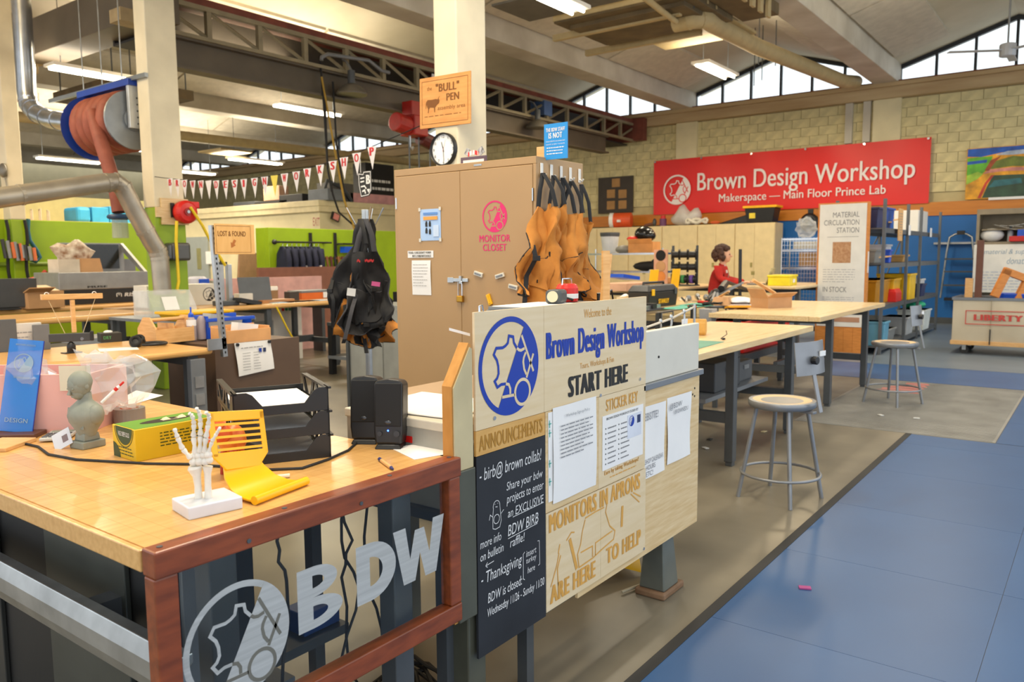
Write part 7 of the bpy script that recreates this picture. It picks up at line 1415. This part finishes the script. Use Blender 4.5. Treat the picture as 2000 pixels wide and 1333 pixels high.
# ------------------------------------------------------------------ things on the green column
q = fx(335, 512, 5.0)
td = thing('towel_dispenser', 'smoky grey paper towel dispenser on the green column', 'dispenser', (4.93, 8.73, 1.42)); 
q0_ = fy(320, 510, 8.45); q1_ = fy(354, 475, 8.45); td.location = (q0_.x, 8.45, q0_.z)
obj('body', MB().box((0, -.2, 0), (q1_.x-q0_.x, 0, q1_.z-q0_.z)), mat('smoke_grey', '#4b4a46', .25), td, bev=.03, seg=3); obj('lever', MB().box((q1_.x-q0_.x, -.1, .12), (q1_.x-q0_.x+.03, -.05, .16)), black, td)
q = fy(350, 415, 8.42); wp_ = solo('mounting_board', MB().box((-.21, 0, -.14), (.11, .03, .15)).box((-.27, 0, -.06), (-.21, .03, .05)), plyt, 'plywood plate behind the red cord reel', 'board', (q.x, 8.415, q.z))
cr_ = thing('cord_reel', 'round red retractable cord reel on the green column', 'reel', (q.x+.03, 8.41, q.z)); obj('housing', MB().lathe([(.05, 0), (.125, .01), (.13, .05), (.13, .1), (.1, .13), (.05, .14)], n=28, M=Rx(math.radians(90))), redm, cr_, smooth=False, bev=.006); obj('nozzle', MB().box((.05, -.1, .05), (.16, -.03, .12)), redm, cr_, bev=.01); obj('hub', MB().cyl((-.02, -.16, 0), (-.02, -.14, 0), .04, 16), mat('dark_red', '#9c1b18', .4), cr_); obj('cap', MB().cyl((-.02, -.17, 0), (-.02, -.155, 0), .018, 12), steel, cr_); obj('bracket', MB().box((-.14, -.02, -.06), (-.1, 0, .1)), black, cr_)
ycm = mat('extension_lead', '#e8c61c', .5)
def route(pts, y, r, nm, lab, cat, m):
    P = [fy(a, b, y) for a, b in pts]; o = P[0]; return solo(nm, MB().tube([p-o for p in P], r, 8), m, lab, cat, o)
route([(345, 432), (344, 470), (347, 520), (349, 550), (346, 565), (352, 573), (362, 570)], 8.24, .017, 'extension_lead', 'yellow cord hanging straight down from the red reel', 'cord', ycm)
route([(372, 405), (395, 440), (418, 484), (440, 519)], 8.24, .017, 'extension_lead', 'yellow cord stretched from the reel down to the aluminium columns', 'cord', ycm)
route([(540, 600), (560, 640), (578, 672)], 8.34, .012, 'extension_lead', 'yellow cord hanging below the laptop table', 'cord', ycm)
cord_f = solo('extension_lead', MB().tube([Vector((7.0+.18*k, 7.1-.12*math.sin(k*.8), .015)) for k in range(8)], .014, 6), ycm, 'yellow cord lying on the floor under the rolling table', 'cord')
# exhaust ducts
def duct(nm, lab, pts, r, rings=(), m=steel):
    P = [Vector(p) for p in pts]; o = P[0]; t = thing(nm, lab, 'duct', o)
    Q = []
    for i in range(len(P)-1):
        n_ = 6 if i in (0, len(P)-2) else 3
        for k in range(n_): Q.append(P[i].lerp(P[i+1], k/n_)-o)
    Q.append(P[-1]-o); obj('pipe', MB().tube(Q, r, 16), m, t)
    for k in rings:
        i = max(1, min(len(Q)-2, int(k*len(Q)))); d = (Q[i+1]-Q[i-1]).normalized(); obj('collar', MB().cyl(Q[i]-d*.015, Q[i]+d*.015, r*1.06, 16), m, t)
    return t
galv = mat('dull_galvanised', '#a9a294', .4, .6, var=.12, scale=4)
Dk = lambda px, py, y=8.3: fy(px, py, y)
duct('exhaust_duct', 'grey duct running from the left edge, bending down beside the green column', [Dk(-60, 395), Dk(60, 378), Dk(200, 358), Dk(226, 356), Dk(240, 366), Dk(262, 410), Dk(296, 472), Dk(308, 490), Dk(312, 505), Dk(318, 575)], .095, (.15, .3, .38, .47, .6, .72, .76, .8), galv)
sl_ = mat('bright_galvanised', '#b6bcc4', .25, .9, var=.1, scale=5)
Rk = lambda px, py, x=4.72: fx(px, py, x)
duct('exhaust_duct', 'shiny vertical duct coming from above and bending to the hose reel', [Rk(38, -60), Rk(45, 60), Rk(52, 180), Rk(56, 205), Rk(72, 222), Rk(100, 234), Rk(141, 239)], .115, (.45, .55, .62, .7, .8), sl_)
# hose reel
dr_y0, dr_y1 = 8.42, 9.5; dc = Vector((4.5, 0, 3.0))
RX, RY = 4.72, 9.3
hr_ = thing('hose_reel', 'big hanging exhaust hose reel wound with terracotta hose', 'reel', (RX, RY, 3.02))
hosem = mat('terracotta_hose', '#95503c', .65, col2='#7c3e2e', scale=8)
for k in range(5):
    y = RY-.32+.155*k; obj('hose_coil', MB().tube([(.26*math.cos(w), y-RY, .26*math.sin(w)) for w in [2*math.pi*j/28 for j in range(28)]], .085, 10, closed=True), hosem, hr_)
obj('drum', MB().cyl((0, -.42, 0), (0, .48, 0), .2, 24), mgrey, hr_)
obj('flange', MB().lathe([(.12, 0), (.32, .005), (.325, .02), (.32, .035), (.12, .04)], c=(0, -.43, 0), n=36, M=Rx(math.radians(90))), mat('flange_grey', '#8d9295', .4, .5), hr_); obj('hub', MB().cyl((0, -.5, 0), (0, -.43, 0), .12, 20), MATS['flange_grey'], hr_)
obj('flange', MB().lathe([(.1, 0), (.36, .005), (.37, .025), (.1, .03)], c=(0, .5, 0), n=36, M=Rx(math.radians(90))), mat('deep_blue_paint', '#1b3f9c', .4), hr_)
obj('end_bracket', MB().box((-.09, -.56, -.1), (.12, -.51, .4)), mat('pale_steel', '#c5c9cc', .35, .5), hr_, bev=.004)
bh2 = MB()
for k in range(5): bh2.cyl((.0, -.567, -.05+.07*k), (.0, -.559, -.05+.07*k), .01, 8)
obj('bolt', bh2, dgrey, hr_); obj('end_bracket', MB().box((-.09, .55, -.1), (.12, .6, .4)), mgrey, hr_); obj('blue_channel', MB().box((-.1, -.58, .36), (.1, .62, .43)), MATS['deep_blue_paint'], hr_, bev=.004)
q0_, q1_ = fx(288, 137, 4.69), fx(100, 197, 4.69)
obj('strut', MB().box((4.655-RX, q0_.y-RY-.0, .41), (4.695-RX, q1_.y-RY, .455)), mat('zinc', '#8f9495', .35, .7), hr_); 
for y in (.55, .1, -.35): obj('hanger_rod', MB().cyl((4.675-RX, y, .45), (4.675-RX, y, 2.3), .007, 6), steel, hr_)
ht = [Vector((RX-.3, RY-.16, 3.1)), fx(200, 285, RX-.33), fx(214, 330, RX-.3), fx(226, 370, RX-.28), fx(233, 415, RX-.28)]
hh = thing('exhaust_hose', 'terracotta exhaust hose hanging from the reel with blue collar and clear nozzle', 'hose', ht[0]); obj('hose', MB().tube([p-ht[0] for p in ht], .075, 12), hosem, hh)
en_ = ht[-1]-ht[0]; obj('collar', MB().lathe([(.08, 0), (.12, .01), (.13, .03), (.12, .05), (.08, .06)], c=en_+Vector((0, 0, -.08)), n=22), mat('navy_rubber', '#24466b', .5), hh, smooth=True); obj('nozzle', MB().lathe([(.085, -.28), (.08, -.08)], c=en_, n=20), mat('clear_nozzle', '#b9bcae', .3, alpha=.55), hh)
q = fx(30, 330, 4.69); wl = thing('wall_bell', 'round grey bell on the far left column with a cord', 'bell', (4.7, max(12.26, min(q.y, 12.44)), q.z)); obj('bell', MB().ell((-.04, 0, 0), (.04, .1, .1), 16, 8), mat('bell_grey', '#77736a', .4, .3), wl); obj('cord', MB().tube([(-.02, 0, -.1), (-.02, -.05, -.25), (-.02, -.1, -.4)], .008, 6), mat('grey_cord', '#8e8a80', .6), wl)
# ------------------------------------------------------------------ blue foam, pipes and boxes on the low roofs
cyan = mat('sky_blue_foam', '#3aa6d8', .5)
for k, (p0, p1, lb) in enumerate((((152, 432), (178, 405), 'rounded sky blue box first on the green partition roof'), ((181, 432), (212, 406), 'sky blue box in the middle on the green partition roof'), ((215, 432), (290, 407), 'long sky blue box next to the duct on the partition roof'))):
    a, b = fy(p0[0], p0[1], 13.0), fy(p1[0], p1[1], 13.0); solo('foam_box', MB().box((0, 0, 0), (b.x-a.x, .5, b.z-2.06)), cyan, lb, 'box', (a.x, 13.0, 2.061), bev=.05 if k == 0 else .01)
wr2 = thing('wire_basket', 'pale wire baskets and pipes lying on the partition roof', 'basket', (4.9, 13.2, 2.061)); 
for k in range(7): obj('wire', MB().tube([(.12*k, 0, 0), (.12*k, 0, .16+.02*(k % 3)), (.12*k+.1, .3, .2), (.12*k+.1, .3, 0)], .012, 5), mat('pale_wire', '#c9c0a8', .5), wr2)
# corner room roof load
def roofbox(p0, p1, c, lb, nm='carton', bev=.01, face='x', d=.5):
    if face == 'x':
        a, b = fx(p0[0], p0[1], 13.0), fx(p1[0], p1[1], 13.0); s = MB().box((0, 0, 0), (d, abs(a.y-b.y), max(.08, b.z-2.9))); loc = (13.0, min(a.y, b.y), 2.901)
    else:
        a, b = fy(p0[0], p0[1], 15.8), fy(p1[0], p1[1], 15.8); s = MB().box((0, 0, 0), (b.x-a.x, d, max(.08, b.z-2.9))); loc = (a.x, 15.8, 2.901)
    return solo(nm, s, mat('rb_'+c[1:], c, .6), lb, 'box', loc, bev=bev)
roofbox((456, 410), (497, 393), '#4a4c50', 'dark grey bin at the left end on the corner room roof', d=.4); roofbox((497, 405), (560, 390), '#2a2826', 'black flat cases on the corner room roof below the pennants'); roofbox((515, 392), (545, 370), '#d0a283', 'salmon carton topmost above the black flat cases', d=.3).location.z = 3.0
roofbox((545, 398), (590, 378), '#232120', 'black bundle right of the salmon carton on the roof'); roofbox((602, 393), (640, 368), '#6d7277', 'blue grey bin near the roof corner of the cream room')
roofbox((645, 392), (690, 360), '#5b5750', 'grey heap of tools on the roof behind the hanging cords', face='y'); roofbox((685, 398), (770, 383), '#e0a3a0', 'pink flat carton under the black pennant sign', face='y'); t_ = roofbox((718, 380), (772, 338), '#191818', 'stack of black cases with white print behind the closet', face='y'); t_.location.z = 3.1; t_.location.y = 15.85
solo('roof_plank', MB().box((0, 0, 0), (1.6, .3, .2)), mat('pinkish_card', '#d79c96', .6), 'pink plank supporting the black cases', 'box', (14.6, 15.9, 2.9))
obj('print_rows', rows(MB(), .1, 1.0, .4, 2, .2, .07, seed=61), white, t_)
chn = solo('fold_chair', MB().tube([(0, 0, 0), (.2, 0, .5), (.7, 0, .35), (1.0, 0, 0)], .05, 6).tube([(.1, .2, 0), (.4, .2, .45), (.8, .2, 0)], .04, 6), dgrey, 'dark bent tube frame on the cream room roof', 'frame', (13.1, 15.75, 2.92))
exs = thing('exit_sign', 'small red and black exit box tilted on the cream room wall', 'sign', fy(655, 424, 15.42)); obj('case', MB().cbox((0, 0, 0), (.24, .06, .19), Ry(.35)), black, exs); obj('face', MB().cbox((0, -.035, 0), (.17, .01, .15), Ry(.35)), mat('exit_pink', '#d98a80', .5), exs); obj('arm', MB().box((-.02, 0, -.02), (.02, .1, .02)), black, exs)
# pennants
bA, bB = fx(322, 348, 4.72), fx(735, 284, 4.72)
bt_ = thing('bunting', 'string of white triangular pennants with red letters across the hall', 'bunting', (4.72, 8.4, 2.3)); o_ = Vector((4.72, 8.4, 2.3))
bp = [fx(*p, 4.72)-o_ for p in ((300, 345), (322, 348), (375, 353), (430, 353), (480, 350), (530, 344), (580, 335), (640, 318), (690, 302), (737, 282), (800, 255), (843, 236))]
obj('cord', MB().tube(bp, .004, 6), blackm, bt_)
pw_ = mat('pennant_white', '#ddd8d6', .7, var=.04, rand=.05); py_ = mat('pennant_yellow', '#e3cf55', .7); prd = mat('red_paint_letter', '#c9242a', .6)
xs = [332, 346, 360, 376, 392, 407, 422, 440, 458, 476, 497, 517, 536, 556, 579, 601, 626, 651, 673, 698, 728]
for px, chx in zip(xs, 'BROWN DESIGN WORKSHOP'):
    f = next(i for i in range(len(bp)-1) if bp[i+1].y <= fx(px, 340, 4.72).y-8.4); yy = fx(px, 340, 4.72).y-8.4
    k = (yy-bp[f].y)/(bp[f+1].y-bp[f].y); zz = bp[f].z+(bp[f+1].z-bp[f].z)*k
    n_ = obj('pennant', MB().prism([(-.055, 0), (.055, 0), (.004, -.19)], (-.004, yy, zz), (0, -1, 0), (0, 0, 1), (.0015, 0, 0)), py_ if px == 536 else pw_, bt_, label='yellow pennant without letter' if px == 536 else None)
    if chx != ' ' : obj('letter', text_mb(chx, w=.056 if chx != 'I' else .034, h=.068, align='C', bold=.03).move(Matrix.Translation((-.0055, yy, zz-.075)) @ R4), prd, n_)
q = fx(713, 360, 4.72); bsg = thing('state_sign', 'black and white shield shaped cut sign with a letter B hanging from the bunting', 'sign', (4.715, q.y, q.z))
obj('plate', MB().prism([(-.08, .1), (-.02, .09), (-.01, .11), (.085, .11), (.085, -.06), (.05, -.1), (-.05, -.11), (-.075, .0)], (0, 0, 0), (0, -1, 0), (0, 0, 1), (.004, 0, 0)), ink, bsg)
sm2 = MB(); stroke(sm2, [(-.07, .09), (-.015, .08), (-.005, .1), (.075, .1), (.075, -.055), (.046, -.09), (-.044, -.1), (-.067, .0), (-.07, .09)], .006); stroke(sm2, [(-.05, .05), (0, .055)], .012); stroke(sm2, [(-.05, .02), (-.005, .025)], .012); stroke(sm2, [(-.045, -.02), (.0, -.015), (.02, -.04)], .012); stroke(sm2, [(-.03, -.06), (0, -.05), (.01, -.08)], .014); stroke(sm2, [(.03, -.05), (.055, -.05), (.045, -.07)], .014)
obj('white_lines', sm2.move(Matrix.Translation((-.001, 0, 0)) @ R4), white, bsg); obj('lettering', text_mb('B', w=.05, h=.075, bold=.03, align='C').move(Matrix.Translation((-.001, -.045, 0)) @ R4), white, bsg); obj('thread', MB().cyl((0, .045, .1), (0, .045, .21), .002, 5), white, bsg)
# ------------------------------------------------------------------ overhead crane
ck_ = thing('bridge_crane', 'long brown overhead bridge crane with a lattice walkway girder', 'crane', (5.6, 10.0, 4.0))
cbm = mat('crane_brown', '#5d5344', .55, .1, var=.1, scale=2); ctm = mat('crane_truss', '#8f8468', .55, var=.08); crm = mat('crane_rust', '#7c4030', .7, var=.15, scale=5)
X0, X1 = 0, 12.95
obj('girder', MB().box((X0, .02, 0), (11.6, .06, .38)).box((X0, -.08, -.02), (11.6, .16, .01)).box((X0, -.08, .36), (11.6, .16, .39)), cbm, ck_)
obj('walkway', MB().box((X0, .16, .33), (X1, .9, .36)).box((X0, .86, .36), (X1, .9, 1.16)), mat('crane_dark', '#2c2824', .7), ck_)  # upright dark plate added so the lattice gaps look dark
obj('top_chord', MB().box((X0, -.12, .78), (X1, -.04, .84)), ctm, ck_); obj('bottom_chord', MB().box((X0, -.12, .39), (X1, -.04, .44)), ctm, ck_)
obj('cross_beam', MB().box((X0, -.1, .84), (X1, .3, .94)), crm, ck_)
n_ = 16; st_ = X1/n_
for k in range(n_+1): obj('upright', MB().box((k*st_-.035, -.115, .44), (k*st_+.035, -.045, .78)), ctm, ck_)
for k in range(n_):
    a, b = (k*st_+.04, .77), ((k+1)*st_-.04, .45)
    if k >= 8: a, b = (a[0], .45), (b[0], .77)
    obj('diagonal', MB().tube([(a[0], -.08, a[1]), (b[0], -.08, b[1])], .03, 4), ctm, ck_, smooth=False)
obj('back_rail', MB().cyl((X0, .5, .6), (X1, .5, .6), .02, 6).cyl((X0, .7, .52), (X1, .7, .52), .02, 6), mgrey, ck_)
obj('end_truck', MB().box((-.35, -.5, .4), (.15, 3.0, .9)), cbm, ck_, bev=.01); obj('end_truck', MB().box((X1-.2, -.4, .4), (X1, .9, .95)), crm, ck_)
obj('wheel', MB().cyl((-.1, 2.6, .75), (.1, 2.6, .75), .18, 18), crm, ck_); obj('motor_box', MB().box((8.7, -.16, .5), (9.0, .2, .8)), mat('motor_blue', '#5a78a8', .4, .4), ck_)
cs_ = obj('capacity_sign', MB().box((5.2, -.14, .5), (6.7, -.125, .74)), white, ck_, label='white capacity sign on the lattice'); obj('lettering', text_mb('CRANE', w=.5, h=.12, bold=.02).move(Matrix.Translation((5.45, -.1415, .56))), ink, cs_)
for nm, px, py, lb in (('a', 687, 176, 'round dome lamp under the crane girder left of the wooden sign'), ('b', 1050, 243, 'round dome lamp under the crane girder behind the blue notice')):
    p = fy(px, py, 9.75); t = thing('dome_lamp', lb, 'lamp', (p.x, 9.75, p.z)); obj('shade', MB().lathe([(.24, -.08), (.25, -.06), (.2, .02), (.1, .08), (.06, .1)], n=24), mat('dome_grey', '#777369', .4, .4), t, smooth=True); obj('neck', MB().cyl((0, 0, .08), (0, 0, .3), .06, 12), dgrey, t); obj('arm', MB().tube([(0, 0, .3), (0, .1, .45), (0, .2, .5)], .02, 6), mgrey, t)
p = fy(800, 240, 9.8)
ho = thing('hoist', 'red electric hoist hanging from the crane girder', 'hoist', (p.x, 9.8, p.z)); hm_ = mat('hoist_red', '#a8231a', .5, var=.15, scale=6)
obj('motor', MB().cyl((-.36, 0, -.02), (-.05, 0, -.06), .16, 16), hm_, ho, bev=.02); obj('gearbox', MB().box((-.06, -.18, -.22), (.28, .18, .12)), hm_, ho, bev=.02); obj('trolley', MB().box((-.06, -.12, .12), (.16, .12, .36)), hm_, ho, bev=.01); obj('drum', MB().cyl((.26, 0, -.22), (.62, 0, -.3), .13, 14), mat('hoist_dark', '#5a1a15', .5), ho); obj('hook', MB().tube([(.0, 0, -.22), (0, 0, -.4), (.05, 0, -.45), (.08, 0, -.4)], .02, 6), steel, ho)
for k, (dx, ln, lb) in enumerate(((-.02, 1.8, 'left chain hanging from the red hoist'), (.22, 1.85, 'right chain hanging from the red hoist'), (.5, 1.9, 'pendant control cable of the red hoist'))): solo('hoist_chain' if k < 2 else 'control_cable', MB().cyl((0, 0, 0), (0, 0, -ln), .014, 6), dgrey, lb, 'chain' if k < 2 else 'cable', (p.x+dx, 9.8, p.z-.2))
# dropped cords of the crane between the columns
for k, (pts, y, c, lb) in enumerate((([(625, 110), (632, 200), (640, 330), (648, 375)], 9.9, blackm, 'long black cord dropping from the crane, leftmost'), ([(628, 150), (655, 300), (672, 390), (700, 470)], 9.88, mat('yellow_rope', '#a8862c', .7), 'yellow rope dropping from the crane to the apron stand'), ([(650, 160), (657, 280), (668, 350), (676, 405)], 9.9, blackm, 'black cord dropping from the crane, middle one'), ([(634, 180), (640, 330), (650, 380), (662, 415), (690, 440), (702, 450)], 9.89, blackm, 'black cable looping down towards the coat stand'))):
    route(pts, y, .016, 'crane_cable', lb, 'cord', c)
route([(628, 118), (628, 112), (640, 106), (720, 118), (745, 138), (760, 142)], 9.7, .03, 'conduit', 'grey conduit bent along the crane lattice', 'conduit', mgrey)
# ------------------------------------------------------------------ heater unit under the near roof
hv = thing('heater_unit', 'large dusty brown heater unit hung from the roof', 'heater', (11.2, 5.9, 4.8)); hvm = mat('dusty_brown', '#6e5c3c', .7, col2='#51442d', scale=3); hvl = mat('cream_brown', '#b7a274', .6, var=.06)
H = lambda px, py, z: fz(px, py, z)-Vector((11.2, 5.9, 4.8))
a, b = H(1145, 105, 4.78), H(1365, 60, 4.78); obj('rail', MB().box((a.x-.04, min(a.y, b.y), -.06), (a.x+.04, max(a.y, b.y), .03)), hvl, hv)
a2, b2 = H(1082, 76, 4.78), H(1330, 25, 4.78); obj('rail', MB().box((a2.x-.04, min(a2.y, b2.y), -.06), (a2.x+.04, max(a2.y, b2.y), .03)), hvl, hv)
obj('casing', MB().box((a2.x-.5, -1.35, .03), (a.x-.05, .75, .55)), hvm, hv, bev=.01); obj('coil_cover', MB().box((a2.x-.3, -1.2, -.03), (a.x-.2, .6, .05)), hvm, hv, bev=.01)
for k in range(4): obj('rib', MB().box((a2.x-.51+.3*k, -1.36, .06), (a2.x-.47+.3*k, .76, .56)), hvl, hv)
obj('rusty_strip', MB().box((a2.x-.52, -1.2, .22), (a2.x-.505, .7, .28)), MATS['rust'], hv)
obj('underpanel', MB().box((a.x+.05, -1.3, .1), (a.x+1.05, .25, .14)), hvl, hv)
obj('duct_box', MB().box((a2.x-.3, -1.9, .1), (a.x+.3, -1.36, .7)), hvm, hv, bev=.01)
for k in range(4): obj('channel', MB().box((a2.x-.1+.3*k, -1.94, -.05), (a2.x+.02+.3*k, -1.9, .75)), hvl, hv)
for x, y in ((a.x, .6), (a2.x, .6), (a.x, -1.2), (a2.x, -1.2)): obj('hanger_rod', MB().cyl((x, y, 0), (x, y, 1.0), .012, 6), dgrey, hv)
pA = [fz(1318, 45, 4.75), fz(1352, 38, 4.75), fz(1378, 36, 4.78), fz(1392, 46, 4.8), fz(1480, 92, 4.85), Vector((17.2, 4.5, 4.95)), Vector((18.4, 4.55, 5.15))]
duct('heater_pipe', 'fat beige pipe from the heater running to the far wall rail', pA, .13, (.2, .35), hvl)
duct('heater_pipe', 'thin beige pipe crossing under the heater', [fz(1240, -20, 4.7), fz(1290, 20, 4.7), fz(1320, 42, 4.7)], .04, (), hvl)
solo('ceiling_flat_board', MB().box((0, 0, 0), (.9, 1.6, .03)), mat('dark_panel', '#5f5a50', .6), 'dark flat panel hung beside the top tube light', 'panel', (8.9, 5.4, 4.9))
fhp = thing('far_heater', 'brown heater panel hung far left beyond the first column', 'heater', (7.2, 14.2, 4.5)); obj('casing', MB().box((0, 0, 0), (1.6, 2.2, .18)), hvm, fhp)
for x, y in ((.1, .1), (1.5, .1), (.1, 2.1), (1.5, 2.1)): obj('hanger_rod', MB().cyl((x, y, .18), (x, y, 1.45), .012, 6), dgrey, fhp)
solo('far_ceiling_board', MB().box((0, 0, 0), (.9, 1.0, .04)), hvl, 'small beige panel hung under the far roof above the bunting', 'panel', (11.5, 17.5, 4.15))
duct('ceiling_pipe', 'long beige pipe under the far roof beyond the first column', [Vector((5.5, 16.2, 4.1)), Vector((18.5, 16.0, 4.2))], .1, (.4, .7), hvl)
for k, (x, y) in enumerate(((9.3, 6.0), (9.7, 5.6))): solo('panel_rod', MB().cyl((0, 0, 0), (0, 0, .9), .01, 6), dgrey, ('front', 'rear')[k]+' rod holding the dark flat panel', 'rod', (x, y, 4.93))
for k, (x, y) in enumerate(((14.3, 5.2), (14.6, 5.0), (15.6, 5.6), (16.0, 5.9))): solo('hanging_rod', MB().cyl((0, 0, 0), (0, 0, 1.2), .01, 6), dgrey, 'thin rod hanging from the roof before the gable windows', 'rod', (x, y, 4.85), group='thin rods before the gable windows')
fn = thing('ceiling_fan', 'pale ceiling fan in front of the big gable window at right', 'fan', fz(1968, 98, 4.7)); obj('motor', MB().cyl((0, 0, -.1), (0, 0, .1), .12, 14), mat('fan_grey', '#b8babd', .4), fn, bev=.02); obj('rod', MB().cyl((0, 0, .1), (0, 0, 1.2), .015, 6), mgrey, fn)
for k in range(3): obj('blade', MB().cbox((.5*math.cos(2.1*k), .5*math.sin(2.1*k), 0), (.8, .12, .012), Rz(2.1*k)), MATS['fan_grey'], fn)
# bits of dirt and scraps on the concrete
for k, (px, py, c, lb) in enumerate(((1386, 858, '#222222', 'small black scrap on the concrete near the bench leg'), (1378, 875, '#cfcac0', 'white paper scrap on the concrete near the bench leg'), (1572, 1148, '#a0447f', 'tiny pink scrap on the blue floor'), (1492, 843, '#d9c79a', 'pale chip on the concrete under the bench'), (1720, 812, '#d8d8d4', 'white tape mark on the tread plate, near one'), (1790, 818, '#d8d8d4', 'white tape mark on the tread plate, far one'))):
    p = fz(px, py, .009); solo('floor_scrap', MB().cbox((0, 0, .004), (.05, .03, .006), Rz(k)), mat('scrap_'+c[1:], c, .7), lb, 'scrap', (p.x, p.y, .009 if k > 3 else .004))
# yellow cable cover and cables by the bench foot
p = fz(1272, 1118, 0); yc = thing('cable_cover', 'yellow curved cable cover under the bench end', 'cable cover', (p.x, p.y+.1, 0), .9); obj('arch', MB().sheet(lambda u, v: (.09*math.cos(math.pi*u), .34*v, .012+.08*math.sin(math.pi*u)+.12*v), 10, 4, .012), yel, yc, smooth=True)
solo('floor_cable', MB().tube([Vector((2.9, 1.6, .012)), Vector((3.05, 1.56, .012)), Vector((3.16, 1.52, .05)), Vector((3.18, 1.5, .2)), Vector((3.14, 1.5, .3))], .006, 6), mat('beige_cable', '#a59b82', .6), 'beige cable rising beside the bench foot', 'cable')
ff = thing('under_desk_cables', 'tangle of black cables on the floor beneath the desk end', 'cable', (1.75, 1.75, 0)); rq = random.Random(8)
for k in range(6): obj('cable', MB().tube([(.12*math.cos(w+k)+.05*rq.random(), .16*math.sin(w*1.3+k), .012+.04*k/6+.02*abs(math.sin(w))) for w in [j*.4 for j in range(14)]], .007, 6), rubber, ff)
